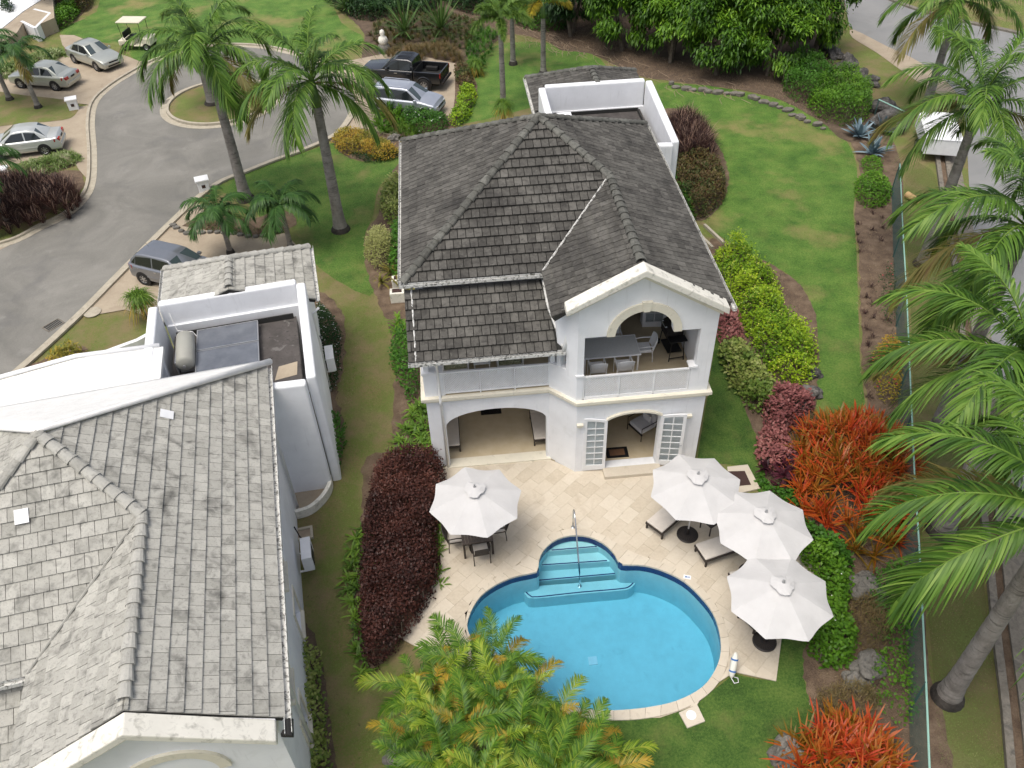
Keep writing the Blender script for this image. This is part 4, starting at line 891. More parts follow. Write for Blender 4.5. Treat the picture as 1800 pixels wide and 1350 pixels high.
# rear tower
TZ = 6.30
parapet(V0, [(10.38, 8.9), (10.38, 13.95), (6.05, 13.95), (6.05, 8.9), (10.38, 8.9)], 0, [[(0, 5.95), (.26, 5.95), (.36, 6.1), (.48, 6.12), (.60, TZ), (1, TZ)][0] and 6.0, 6.36, 6.36, 6.2, 6.0], .30)
ob('tower_roof', MB().box(6.2, 10.2, 9.0, 13.8, 5.0, 5.15), 'flat_roof', V0)
ob('lead_flashing', MB().box(6.36, 10.08, 13.60, 13.64, 5.15, 5.30).box(10.03, 10.07, 9.2, 13.6, 5.15, 5.30), 'roof_under', V0)
ob('vent_block', MB().box(6.4, 7.0, 12.2, 12.9, 5.15, 5.65), 'stucco', V0)
ob('wall', MB().box(5.85, 10.5, 13.9, 17.4, 0, 5.22), 'stucco', V0)
# ---- the villa at the left edge (same design, turned a little, lighter roof)
LX, LY, LZ, LTH = -12.18, -11.425, -1.784, .149
V1 = empty('villa', (LX, LY, LZ), LTH, label='white villa with pale tile roof and solar water heater, cut by the left edge', cat='villa')
V1M = V1.matrix_basis.copy(); LG = -LZ       # LG = ground height in its own frame
def lw(name, pts, holes, o, u, n, mt='stucco', th=T, par=None): return fixn(ob(name, panel(pts, holes, th, o, u, n), mt, par or V1))
def onplane(u, v, p0, nrm):
    d = Vector(CF*FPX+CR*(u-900)-CU*(v-675)); o = Vector(CAMP); t = (Vector(p0)-o).dot(nrm)/d.dot(nrm); return o+d*t
W1, D1, HP1, PX1, PY1, XR1, GF1, XV1 = 9.34, 9.04, 2.91, 4.684, 4.333, 6.727, 2.36, 4.033
rl = Roof(V1, .30, .335, 'tile_light', th=.036, gap=.006); rl.begin()
hr1, yr1 = pyramid_roof(rl, W1, D1, HP1, PX1, PY1, XR1, GF1, XV1, ZE, white_back=True, capmt='cap_light')
sl1 = .56; k_ = math.sqrt(1+sl1**2)
rl.slope((-.1, -2.1, 5.05), (1, 0, 0), (0, 1, sl1), [[(0, 0), (4.05, 0), (4.05, 2.15*k_), (0, 2.15*k_)]], seed=5)
rear_roof(rl, 5.75, 10.95, 13.08, 16.5, 5.78, 8.25, 15.0, 6.75, 'cap_light')
rl.finish(); rl.under()
# two replaced white tiles
sR1 = HP1/(W1-PX1); sF1 = HP1/PY1
for (u, v), nl, p0, U_ in (((292, 731), (sR1, 0, 1), (W1, 0, ZE), (0, 1, 0)), ((40, 908), (0, -sF1, 1), (0, 0, ZE), (1, 0, 0))):
    nw = (V1M.to_3x3() @ Vector(nl)).normalized(); q = onplane(u, v, V1M @ Vector(p0), nw); ql = V1M.inverted() @ q; nn = Vector(nl).normalized(); uu = Vector(U_); vv = nn.cross(uu)
    M = Matrix.Identity(4)
    for k in range(3): M[k][0] = uu[k]; M[k][1] = vv[k]; M[k][2] = nn[k]
    M.translation = ql+nn*.055; tag(ob('roof_tile', MB().box(-.15, .15, -.165, .165, 0, .02), 'clean_white', rl.roof, mw=M), label='replaced bright white tile')
for a, b in (((W1+.07, -2.72, ZE-.03), (W1+.07, 2.0, ZE-.03)), ((W1+.07, 2.05, ZE-.03), (W1+.07, D1-.1, ZE-.03)), ((-.1, -.08, ZE-.04), (XV1, -.08, ZE-.04)), ((11.02, 13.08, 5.75), (11.02, 16.5, 5.75)), ((5.68, 13.08, 5.75), (5.68, 16.5, 5.75))): gutter(V1, a, b, r=.075)
ob('fascia', MB().box(W1-.02, W1+.0, -GF1+.05, D1-.1, ZE-.20, ZE-.01), 'gutter', V1)
ob('flashing', MB().tube([(XV1-.02, -2.1, 5.12), (XV1-.02, .05, 6.3)], .06, 4), 'gutter', V1)
# walls
wx = 9.17
win = [(2.15, 2.95, 4.75, 6.05), (2.15, 2.95, 2.45, 3.55), (-1.0, -.2, 2.45, 3.65), (-1.0, -.2, 4.75, 6.05)]
lw('wall', [(-2.496, LG-.1), (8.4, LG-.1), (8.4, ZE), (-2.496, ZE)], [[(a, c), (b, c), (b, d), (a, d)] for a, b, c, d in win], (wx, 0, 0), (0, 1, 0), (1, 0, 0))
for a, b, c, d in win:
    w_ = link('window', None, V1); w_.empty_display_size = .1
    ob('frame', MB().box(wx-.16, wx-.11, a, b, c, c+.06).box(wx-.16, wx-.11, a, b, d-.06, d).box(wx-.16, wx-.11, a, a+.06, c, d).box(wx-.16, wx-.11, b-.06, b, c, d).box(wx-.155, wx-.115, (a+b)/2-.02, (a+b)/2+.02, c, d).box(wx-.155, wx-.115, a, b, (c+d)/2-.02, (c+d)/2+.02), 'clean_white', w_)
    ob('pane', MB().box(wx-.14, wx-.13, a+.05, b-.05, c+.05, d-.05), 'door_glass', w_)
    ob('sill', MB().box(wx, wx+.10, a-.06, b+.06, c-.10, c-.0), 'cream_trim', w_)
    ob('side_trim', MB().box(wx, wx+.035, a-.10, a-.0, c, d+.1).box(wx, wx+.035, b, b+.10, c, d+.1).box(wx, wx+.036, a, b, d, d+.1), 'cream_trim', w_)
lw('wall', [(5.0, LG-.1), (wx-.003, LG-.1), (wx-.003, 6.62), (6.75, 8.02), (4.3, 6.75), (4.3, LG-.1)], [], (0, -2.5, 0), (1, 0, 0), (0, -1, 0))
fixn(ob('arch_trim', panel(arcpts(6.95, 5.55, 1.10, 1.05, 0, 180, 22)+arcpts(6.95, 5.55, .86, .82, 180, 0, 22), [], .12, (0, -2.57, 0), (1, 0, 0), (0, -1, 0)), 'cream_trim', V1))
o = fixn(ob('gable_coping', panel([(4.6, 6.80), (6.75, 8.0), (9.18, 6.46), (9.18, 6.66), (6.75, 8.24), (4.6, 7.02)], [], .46, (0, -2.86, 0), (1, 0, 0), (0, -1, 0)), 'cap_dirty', V1)); b_ = o.modifiers.new('bevel', 'BEVEL'); b_.width = .03; b_.segments = 2
ob('gutter_end', MB().tube([(9.3, -2.62, 6.45), (9.42, -2.74, 6.5), (9.42, -2.4, 6.5)], .09, 8), 'rubber', V1)
lw('wall', [(.3, LG-.1), (4.3, LG-.1), (4.3, 5.0), (.3, 5.0)], [], (0, -1.6, 0), (1, 0, 0), (0, -1, 0))
lw('wall', [(.3, LG-.1), (9.1, LG-.1), (9.1, ZE), (.3, ZE)], [], (0, 8.9, 0), (1, 0, 0), (0, 1, 0))
# white flat roof behind the hip and its kerb
ob('flat_roof', MB().prism([(.4, 8.9), (6.2, 8.9), (6.2, 10.9), (3.6, 11.05), (.4, 10.4)], 6.35, 6.50), 'plaster', V1)
m = MB().tube([(6.1, 10.95, 6.54), (3.6, 11.1, 6.56), (.3, 10.45, 6.56)], .07, 8); ob('roof_kerb', m, 'clean_white', V1, smooth=True)
lw('wall', [(-.2, LG-.1), (6.1, LG-.1), (6.1, 6.45), (-.2, 6.45)], [], (0, 10.5, 0), (1, .05, 0), (0, 1, 0))
# tower
TT = 6.60
parapet(V1, [(10.43, 8.25), (10.43, 13.05), (5.92, 13.05), (5.92, 8.6), (10.43, 8.25)], LG-.1, [6.45, TT, TT, 6.5, 6.45], .30)
ob('tower_roof', MB().box(6.15, 10.2, 8.6, 12.8, 5.0, 5.42), 'flat_roof', V1)
ob('roof_patch', MB().prism([(9.35, 9.6), (10.05, 9.7), (10.1, 10.35), (9.5, 10.25)], 5.42, 5.428), 'concrete', V1)
ob('lead_flashing', MB().box(6.25, 10.12, 12.70, 12.745, 5.42, 5.62), 'roof_under', V1)
ob('wall', MB().box(6.0, 10.7, 12.95, 16.2, LG-.1, 5.75), 'stucco', V1)
# cupboard door at the tower foot and wall fittings
cdm = MB().box(9.22, 9.90, 8.225, 8.246, LG+.02, LG+1.15)
dd = ob('cupboard_door', cdm, 'clean_white', V1)
m = MB()
for i in range(9): m.box(9.28, 9.84, 8.205, 8.224, LG+.12+i*.11, LG+.20+i*.11)
ob('slat', m, 'white_paint', dd); ob('latch', MB().box(9.80, 9.88, 8.195, 8.205, LG+.55, LG+.68), 'black', dd)
ob('wall_vent', MB().tube([(wx, 7.8, 3.9), (wx+.05, 7.8, 3.9)], .12, 16), 'clean_white', V1)
for y in (8.75, 13.4): ob('wall_lamp', MB().box(10.43, 10.58, y-.07, y+.07, 4.9, 5.12), 'cream_plastic', V1)
ob('downpipe', MB().tube([(W1+.02, -.92, ZE-.1), (wx+.07, -.92, 6.2), (wx+.07, -.92, LG+.1)], .05, 8), 'clean_white', V1, smooth=True)
ob('downpipe', MB().tube([(W1+.02, 7.3, ZE-.1), (wx+.07, 7.3, 6.2), (wx+.07, 7.3, LG+.1)], .045, 8), 'clean_white', V1, smooth=True)
ob('downpipe', MB().tube([(11.0, 12.75, 5.65), (10.75, 12.8, 5.4), (10.75, 12.8, LG)], .045, 8), 'clean_white', V1, smooth=True)
# solar water heater (lies on the tower roof)
sw = empty('solar_water_heater', tuple(V1M @ Vector((7.8, 11.4, 5.43))), LTH, label='cream tank with two dark collector panels on the flat tower roof', cat='water heater')
tk = MB(); prof = [(.02, -.76), (.22, -.74), (.29, -.68), (.30, 0), (.29, .68), (.22, .74), (.02, .76)]
tk.lathe(prof, 24); o = ob('tank', tk, 'tank', sw, smooth=True, loc=(-1.13, -.02, .42), rot=(PI/2, 0, math.radians(2)))
ob('tank_end_fitting', MB().lathe([(.05, 0), (.05, .05)], 8), 'alu', sw, loc=(-1.13, -.83, .42), rot=(PI/2, 0, 0))
ob('stand', MB().box(-1.35, -.9, -.6, -.54, 0, .2).box(-1.35, -.9, .5, .56, 0, .2).box(-1.42, -1.38, -.7, .6, .05, .5), 'alu', sw)
for y0_ in (.12, -1.02):
    pn = ob('collector_panel', MB().box(-.82, 1.12, y0_, y0_+1.05, .18, .235), 'panel_solar', sw)
    ob('panel_frame', MB().box(-.85, 1.15, y0_-.03, y0_, .16, .25).box(-.85, 1.15, y0_+1.05, y0_+1.08, .16, .25).box(-.85, -.82, y0_, y0_+1.05, .16, .25).box(1.12, 1.15, y0_, y0_+1.05, .16, .25), 'alu', pn)
ob('pipe', MB().tube([(-.85, .9, .22), (-.95, .95, .4), (-1.4, 1.0, .5), (-1.5, 1.2, 1.1)], .018, 6), 'white_paint', sw)
# air conditioners
def aircon(p, rz, label):
    a = empty('air_conditioner', p, rz, label=label, cat='air conditioner', group='outdoor air conditioning units on the left villa')
    ob('casing', MB().box(-.40, .40, -.15, .15, 0, .62), 'clean_white', a, bevel=.015)
    m = MB()
    for i in range(12): m.box(-.30, .18, -.164, -.151, .08+i*.04, .095+i*.04)
    ob('grille', m, 'rubber', a); ob('fan_guard', MB().tube([(-.06, -.155, .31), (-.06, -.168, .31)], .22, 20), 'black', a)
    ob('bracket', MB().box(-.35, -.31, -.10, .3, -.05, 0).box(.31, .35, -.10, .3, -.05, 0), 'white_paint', a)
    ob('pipe', MB().tube([(.40, 0, .2), (.5, .02, .25), (.55, .15, .5), (.55, .22, 1.0)], .02, 6), 'rubber', a)
aircon(tuple(V1M @ Vector((wx+.34, 4.85, LG+.45))), LTH+PI/2, 'white air conditioner on the long side wall below the hatch box')
aircon(tuple(V1M @ Vector((10.43+.55, 13.2, LG+.9))), LTH+PI/2, 'white air conditioner beside the white flowered shrub')
# low curved yard wall and its concrete floor
cw = [tuple(G(*p))[:2] for p in ((519,908),(545,900),(566,882),(578,862),(578,846))]
cwp = smoothp(cw, 5, closed=False); inn = offset(cwp, .13)
lwall = empty('yard_wall', (*cwp[0], 0), label='low curved white kerb wall round the service yard of the left villa', cat='low wall')
wchild('wall', MB().prism(cwp+inn[::-1], 0, .34), 'cap_dirty', lwall)
sheet('yard_floor', cwp+[tuple(V1M @ Vector((9.9, 8.3, 0)))[:2], tuple(V1M @ Vector((9.1, 8.3, 0)))[:2]], .03, 'concrete')
p = G(535, 940); t_ = empty('drain_box', (p.x, p.y, 0), LTH, label='small square concrete drain box beside the left villa wall', cat='drain')
ob('rim', MB().box(-.28, .28, -.24, -.16, 0, .10).box(-.28, .28, .16, .24, 0, .10).box(-.28, -.2, -.16, .16, 0, .10).box(.2, .28, -.16, .16, 0, .10), 'kerb', t_); ob('lid', MB().box(-.2, .2, -.16, .16, 0, .04), 'concrete', t_)
# white planter walls by the drive of the left villa
t_ = empty('planter_wall', tuple(G(75, 668)), label='low white planter wall wrapping the shrubs left of the white roof', cat='planter')
pw = GP([(262,596),(244,606),(130,648),(78,664),(64,690)], .3)
for i in range(len(pw)-1):
    a, b = Vector((*pw[i], 0)), Vector((*pw[i+1], 0)); d = (b-a).normalized(); n = Vector((-d.y, d.x, 0))*.09
    wchild('wall', MB().prism([tuple((a+n))[:2], tuple((a-n))[:2], tuple((b-n+d*.05))[:2], tuple((b+n+d*.05))[:2]], 0, .55+.003*i), 'clean_white', t_)
# electric meter boxes by the main villa
for (u, v), lb in (((700, 528), 'grey white louvred meter cabinet beside the villa wall, nearer one'), ((703, 505), 'grey white louvred meter cabinet beside the villa wall, farther one')):
    p = G(u, v); t_ = empty('meter_cabinet', (p.x, p.y, 0), 0, label=lb, cat='cabinet')
    ob('base', MB().box(-.3, .3, -.2, .2, 0, .5), 'cap_dirty', t_, bevel=.02); ob('lid', MB().box(-.2, .2, -.12, .12, .5, .53), 'hatch', t_)

# ---- white building with terrace at the top left corner
t_ = empty('neighbour_house', tuple(G(20, 30)), label='white walled terrace building in the top left corner of the photo', cat='house')
tp = GP([(-80,-80),(60,-60),(92,-10),(95,30),(60,45),(40,38),(30,55),(10,70),(-80,90)], 1.0)
wchild('terrace', MB().prism(tp, 0, .95), 'concrete', t_)
tp2 = GP([(-80,-80),(60,-60),(90,-12),(40,20),(-10,60),(-80,80)], 1.0)
wchild('terrace_paving', MB().prism(tp2, .95, 1.0), 'clean_white', t_)
for a, b in (((38, 38), (62, 50)), ((62, 50), (88, 24)), ((88, 24), (60, 17))):
    A_, B_ = G(*a, .9), G(*b, .9); d = (B_-A_); d.z = 0; d.normalize(); n = Vector((-d.y, d.x, 0))*.10
    wchild('planter_wall', MB().prism([tuple(A_+n)[:2], tuple(A_-n)[:2], tuple(B_-n)[:2], tuple(B_+n)[:2]], 0, .95+random.random()*.01), 'clean_white', t_)
# ------------------------------------------------------------------ outdoor furniture
def parasol(g, label, rot):
    t = empty('parasol', (g[0], g[1], .04), rot, label=label, cat='parasol', group='white octagonal parasols round the pool')
    Rr, zt, ze = 1.38, 2.72, 2.20; m = MB(); n = 8; sub = 8; rings = 7; vs = []; f = []
    for i in range(rings+1):
        s_ = i/rings
        for k in range(n*sub):
            q = 2*PI*k/(n*sub); fr_ = (k % sub)/sub; rad = Rr*s_*(1-.115*math.sin(PI*fr_)*s_); z = zt-(zt-ze)*(s_**1.12)-.022*math.sin(PI*fr_)*s_
            if i == rings and (k % sub): z += .012*math.sin(5*q)
            vs.append((rad*math.cos(q), rad*math.sin(q), z))
    N = n*sub
    for i in range(rings):
        for k in range(N): k2 = (k+1) % N; f.append((i*N+k, i*N+k2, (i+1)*N+k2, (i+1)*N+k))
    c = ob('canopy', m.add(vs, f), 'canvas', t)
    so_ = c.modifiers.new('solid', 'SOLIDIFY'); so_.thickness = .006
    m = MB(); vs = []; f = []
    for i, (r_, z_) in enumerate(((.02, .13), (.15, .10), (.30, .035))):
        for k in range(16):
            q = 2*PI*k/16; rr = r_*(1+(.10*math.sin(3*q+1)+.06*math.sin(7*q) if i == 2 else 0)); vs.append((rr*math.cos(q), rr*math.sin(q), zt-.02+z_+(.02*math.sin(4*q) if i == 2 else 0)))
    for i in range(2):
        for k in range(16): k2 = (k+1) % 16; f.append((i*16+k, i*16+k2, (i+1)*16+k2, (i+1)*16+k))
    cap = ob('vent_cap', m.add(vs, f), 'canvas', t); so_ = cap.modifiers.new('solid', 'SOLIDIFY'); so_.thickness = .006
    ob('finial', MB().lathe([(.035, 0), (.045, .04), (.02, .09), (.03, .12), (.005, .15)], 12, (0, 0, zt+.08)), 'alu', t, smooth=True)
    for k in range(n):
        q = 2*PI*k/n; ob('rib', MB().tube([(0, 0, zt-.05), (Rr*.98*math.cos(q), Rr*.98*math.sin(q), ze-.02)], .012, 4), 'clean_white', t)
        ob('strut', MB().tube([(0, 0, zt-.65), (Rr*.5*math.cos(q), Rr*.5*math.sin(q), ze+.22)], .009, 4), 'clean_white', t)
    ob('pole', MB().lathe([(.024, .05), (.024, zt)], 12), 'clean_white', t, smooth=True)
    b = ob('base', MB().lathe([(.33, 0), (.33, .025), (.30, .045), (.06, .07), (.05, .30), (.03, .31)], 32), 'metal_dark', t)
    m = MB()
    for k in range(24):
        q = 2*PI*k/24; m.box(.12, .27, -.010, .010, .058, .063, Matrix.Rotation(q, 4, 'Z'))
    ob('base_spokes', m, 'wicker', b)
U4 = [((1.64, -5.02), 'white parasol over the dining table, left of the pool steps', .18), ((8.08, -5.30), 'white parasol nearest the house, with its round base showing in full', .12),
      ((9.56, -6.88), 'middle one of the three white parasols right of the pool', .32), ((9.28, -9.14), 'lowest of the three white parasols right of the pool, with a speck on its canopy', .22)]
for g, lb, r_ in U4: parasol(g, lb, r_)
def lounger(foot_a, foot_b, label, z=.04, L=1.95, flip=False, mat='cushion'):
    a, b = Vector(foot_a[:2]), Vector(foot_b[:2]); mid = (a+b)/2; e = (b-a).normalized(); hd = Vector((-e.y, e.x))      # body direction
    if flip: hd = -hd
    t = empty('sun_lounger', (mid.x, mid.y, z), math.atan2(hd.y, hd.x), label=label, cat='sun lounger', group='sun loungers with cream cushions')
    w = .33
    ob('frame', MB().box(0, L, -w, -w+.05, .24, .32).box(0, L, w-.05, w, .24, .32).box(0, .05, -w+.05, w-.05, .24, .32).box(L-.05, L, -w+.05, w-.05, .24, .32), 'wicker', t, bevel=.006)
    for x in (.04, L-.12):
        for y in (-w+.003, w-.053): ob('leg', MB().box(x, x+.05, y, y+.05, 0, .24), 'wicker', t)
    m = MB()
    for i in range(16): m.box(.07+i*.115, .15+i*.115, -w+.05, w-.05, .27, .29)
    ob('slat', m, 'wicker_top', t)
    ob('cushion', MB().box(.02, 1.30, -w+.02, w-.02, .321, .395), mat, t, bevel=.03)
    ob('back_cushion', MB().box(1.31, L-.02, -w+.02, w-.02, .321, .395), mat, t, bevel=.03)
lounger(G(1134, 931), G(1161, 951), 'sun lounger with pale cushion under the parasol nearest the house')
lounger(G(1219, 972), G(1236, 998), 'sun lounger with pale cushion under the middle right parasol')
lounger(G(1279, 1024), G(1290, 1047), 'sun lounger mostly hidden between the middle and lowest right parasols')
lounger(G(1297, 1092), G(1318, 1114), 'sun lounger nearly hidden under the lowest right parasol')
lounger((.62, -.98), (1.25, -.98), 'sun lounger against the left wall inside the arched terrace', z=.05, L=1.5)
lounger((3.80, -1.02), (4.42, -1.02), 'sun lounger against the right wall inside the arched terrace', z=.05, L=1.5)
# side table
def small_table(p, rz, label, s=.24, h=.42, mt='wicker'):
    t = empty('side_table', p, rz, label=label, cat='side table'); ob('top', MB().box(-s, s, -s, s, h, h+.04), mt, t, bevel=.008)
    for x in (-s+.02, s-.05):
        for y in (-s+.02, s-.05): ob('leg', MB().box(x, x+.03, y, y+.03, 0, h), mt, t)
    return t
p = G(1250, 916, .42); small_table((p.x, p.y, .04), .5, 'small dark square side table behind the parasol base nearest the house')
# dining set under the left parasol
c1, c2, c3 = G(740+600/8.18, 880+650/8.18, .72), G(740+1030/8.18, 880+580/8.18, .72), G(740+560/8.18, 880+430/8.18, .72)
ex = (c2-c1); ex.z = 0; wT = .95; ex.normalize(); ang = math.atan2(ex.y, ex.x); cen = c1+ex*.47+Vector((-ex.y, ex.x, 0))*.47
dt = empty('dining_table', (cen.x, cen.y, .04), ang, label='square dark slatted dining table under the left parasol', cat='table')
for i in range(10): ob('slat', MB().box(-.47+i*.094, -.47+i*.094+.086, -.47, .47, .69, .72), 'wicker_top', dt)
ob('apron', MB().box(-.44, .44, -.44, -.40, .62, .688).box(-.44, .44, .40, .44, .62, .688).box(-.44, -.40, -.40, .40, .62, .688).box(.40, .44, -.40, .40, .62, .688), 'wicker', dt)
for x in (-.46, .40):
    for y in (-.46, .40): ob('leg', MB().box(x, x+.06, y, y+.06, 0, .688), 'wicker', dt)
def chair(p, rz, label, fm='wicker', sm='cushion', group='dark woven dining chairs under the parasol', h=.86, name='dining_chair'):
    """faces +y: back at -y"""
    t = empty(name, p, rz, label=label, cat='chair', group=group); w = .25
    ob('seat', MB().box(-w+.02, w-.02, -.23, .24, .40, .43), fm, t); ob('cushion', MB().box(-w+.03, w-.03, -.22, .23, .431, .485), sm, t, bevel=.018)
    m = MB(); vs = []; n = 6
    for j in range(4):
        for i in range(n+1):
            x = -w+.03+(2*w-.06)*i/n; vs.append((x, -.25-.045*j-.035*math.sin(PI*i/n), .47+(h-.47)*j/3+(.05*math.sin(PI*i/n) if j == 3 else 0)))
    f = [(j*(n+1)+i, j*(n+1)+i+1, (j+1)*(n+1)+i+1, (j+1)*(n+1)+i) for j in range(3) for i in range(n)]
    b = ob('backrest', m.add(vs, f), fm, t); s_ = b.modifiers.new('solid', 'SOLIDIFY'); s_.thickness = .025
    for x in (-w, w):
        ob('leg', MB().tube([(x, .22, 0), (x, .22, .62)], .016, 6), fm, t); ob('leg', MB().tube([(x, -.27, 0), (x, -.24, .42), (x, -.36, h-.02)], .016, 6), fm, t)
        ob('armrest', MB().tube([(x, .24, .62), (x, 0, .655), (x, -.29, .64)], .02, 6), fm, t)
def rel(dx, dy): v = Matrix.Rotation(ang, 3, 'Z') @ Vector((dx, dy, 0)); return (cen.x+v.x, cen.y+v.y, .04)
chair(rel(-.62, .10), ang-PI/2, 'dark woven chair on the left side of the dining table beside the red hedge')
chair(rel(.66, .22), ang+PI/2, 'dark woven chair on the right side of the dining table')
chair(rel(.05, -.50), ang+.03, 'dark woven chair at the near side of the dining table, back to the camera')
# lifebuoy
p = G(1286, 1190); t_ = empty('rescue_buoy', (p.x, p.y, .04), 0, label='white torpedo rescue buoy with blue straps beside the pool edge', cat='rescue buoy')
q = Vector((.12, .34, .62)); m = MB(); pr = [(.0, .02), (.05, .05), (.2, .085), (.5, .09), (.8, .085), (.95, .05), (1., .02)]
m.tube([Vector((-.06, -.1, .1))+(q-Vector((-.06, -.1, .1)))*a for a, b in pr], [b for a, b in pr], 12); ob('float', m, 'buoy', t_, smooth=True)
for a in (.25, .7): c = Vector((-.06, -.1, .1)); d = q-c; ob('strap', MB().tube([c+d*a, c+d*(a+.06)], .096, 12), 'buoy_blue', t_)
ob('rope', MB().tube([(-.06, -.1, .1), (.0, -.22, .03), (.12, -.2, .02), (.14, -.08, .02), (.04, -.04, .03)], .012, 5), 'clean_white', t_)
# inside the ground floor
t_ = empty('door_mat', (6.56, -1.62, .047), -.02, label='black doormat with brown centre just inside the french doors', cat='mat')
ob('border', MB().box(-.38, .38, -.24, .24, 0, .012), 'black', t_); ob('centre', MB().box(-.26, .26, -.14, .14, .012, .018), 'mat_brown', t_)
t_ = empty('rubber_mat', (2.44, .92, .047), 0, label='black perforated rubber mat at the back of the arched terrace', cat='mat'); m = MB()
for i in range(9): m.box(-.37, .37, -.15+i*.035, -.13+i*.035, 0, .014)
for i in range(13): m.box(-.37+i*.06, -.35+i*.06, -.15, .15, .0, .013)
ob('grid', m, 'black', t_)
t_ = empty('armchair', (7.62, -.72, .047), math.radians(-62), label='armchair with white cushions and dark metal frame inside the sitting room', cat='armchair')
ob('seat_cushion', MB().box(-.33, .33, -.33, .33, .28, .44), 'cushion_white', t_, bevel=.04); ob('back_cushion', MB().box(-.33, .33, .26, .42, .40, .82), 'cushion_white', t_, bevel=.04)
for x in (-.37, .37): ob('side_frame', MB().tube([(x, -.36, 0), (x, -.36, .60), (x, .42, .60), (x, .42, 0)], .018, 6), 'metal_dark', t_)
ob('base_frame', MB().box(-.36, .36, -.34, -.30, .22, .27).box(-.36, .36, .34, .38, .22, .27), 'metal_dark', t_); ob('pillow', MB().box(-.2, .2, .12, .24, .46, .74), 'cushion_white', t_, bevel=.05)
# upstairs terrace: table, chairs, grill
ZB = 3.305
t_ = empty('terrace_table', (6.28, -.72, ZB), 0, label='long grey glass topped table on the upper terrace', cat='table')
ob('top', MB().box(-.92, .88, -.46, .48, .70, .73), 'glass_top', t_, bevel=.008); ob('top_rim', MB().box(-.95, .91, -.49, -.461, .69, .735).box(-.95, .91, .481, .51, .69, .735).box(.881, .91, -.461, .481, .69, .735).box(-.95, -.921, -.461, .481, .69, .735), 'clean_white', t_)
for x in (-.88, .82):
    for y in (-.42, .40): ob('leg', MB().box(x, x+.05, y, y+.05, 0, .69), 'clean_white', t_)
gch = 'white woven chairs round the terrace table'
for x, y, r_, lb in ((5.78, -1.32, 0, 'white chair at the near side of the terrace table, left one'), (6.62, -1.32, .02, 'white chair at the near side of the terrace table, right one'), (7.42, -.55, PI/2, 'white chair at the right end of the terrace table'),
                     (5.75, -.05, PI, 'white chair on the far side of the terrace table, left one'), (6.55, -.05, PI, 'white chair on the far side of the terrace table, right one')):
    chair((x, y, ZB), r_, lb, 'clean_white', 'clean_white', gch, name='terrace_chair', h=.88)
t_ = empty('barbecue_grill', (8.42, -.45, ZB), .1, label='black barbecue grill on wheels in the corner of the upper terrace', cat='barbecue')
ob('side_shelf', MB().box(-.28, .30, -.42, -.10, .78, .82), 'black', t_, bevel=.01); ob('leg_frame', MB().tube([(-.25, -.38, 0), (-.2, -.36, .78)], .018, 6).tube([(.25, -.38, 0), (.2, -.36, .78)], .018, 6).tube([(-.25, .6, 0), (-.2, .5, .78)], .018, 6).tube([(.25, .6, 0), (.2, .5, .78)], .018, 6).tube([(-.25, -.38, .12), (.25, -.38, .12)], .018, 6), 'black', t_)
m = MB(); m.box(-.28, .28, -.08, .52, .70, .92); ob('firebox', m, 'metal_dark', t_, bevel=.03)
lid = MB(); vs = []; n = 8
for j, y in enumerate((-.08, .52)):
    for i in range(n+1): q = PI*i/n; vs.append((.28*math.cos(q), y, .93+.22*math.sin(q)))
ob('lid', lid.add(vs, [(i, i+1, n+1+i+1, n+1+i) for i in range(n)]+[tuple(range(n+1)), tuple(range(2*n+1, n, -1))]), 'metal_dark', t_)
ob('lid_handle', MB().tube([(-.26, .05, 1.1), (-.33, .05, 1.1), (-.33, .4, 1.1), (-.26, .4, 1.1)], .015, 6), 'chrome', t_)
for x in (-.27, .27): ob('wheel', MB().tube([(x-.02, .6, .09), (x+.02, .6, .09)], .09, 14), 'black', t_)
ob('bottom_shelf', MB().box(-.24, .24, -.2, .5, .2, .23), 'black', t_)
# balcony seats
for x, lb in ((1.35, 'cushioned balcony armchair with green patterned cushions, left one'), (3.10, 'cushioned balcony armchair with green patterned cushions, right one')):
    t_ = empty('balcony_armchair', (x, -.32, ZB), 0, label=lb, cat='armchair', group='patterned armchairs on the left balcony')
    ob('seat_cushion', MB().box(-.36, .36, -.36, .25, .28, .42), 'pattern', t_, bevel=.03); ob('back_cushion', MB().box(-.36, .36, .20, .36, .38, .80), 'pattern', t_, bevel=.03)
    for s_ in (-.42, .38): ob('arm', MB().box(s_, s_+.05, -.38, .36, 0, .56), 'clean_white', t_)
    ob('base', MB().box(-.37, .37, -.34, .36, .10, .27), 'clean_white', t_)
small_table((2.2, -.42, ZB), 0, 'small white table between the balcony armchairs', s=.27, h=.40, mt='clean_white')

# ------------------------------------------------------------------ vehicles
def loft(st, name, mt, parent, smooth=True):
    """st: list of (x, [(y,z)...]) half sections from sill up to centre line; mirrored"""
    m = MB(); n = len(st[0][1]); N = 2*n
    for x, sec in st:
        for y, z in sec: m.v.append((x, y, z)); m.r.append(0)
        for y, z in reversed(sec): m.v.append((x, -y, z)); m.r.append(0)
    for i in range(len(st)-1):
        for k in range(N): k2 = (k+1) % N; m.f.append((i*N+k, (i+1)*N+k, (i+1)*N+k2, i*N+k2))
    m.f.append(tuple(range(N))); m.f.append(tuple(range(len(m.v)-1, len(m.v)-N-1, -1)))
    o = fixn(ob(name, m, mt, parent)); 
    if smooth:
        for p_ in o.data.polygons: p_.use_smooth = True
        b = o.modifiers.new('bevel', 'BEVEL'); b.width = .035; b.segments = 2; b.limit_method = 'ANGLE'; b.angle_limit = .5
        b.harden_normals = False
        wn = o.modifiers.new('wn', 'WEIGHTED_NORMAL')
    return o
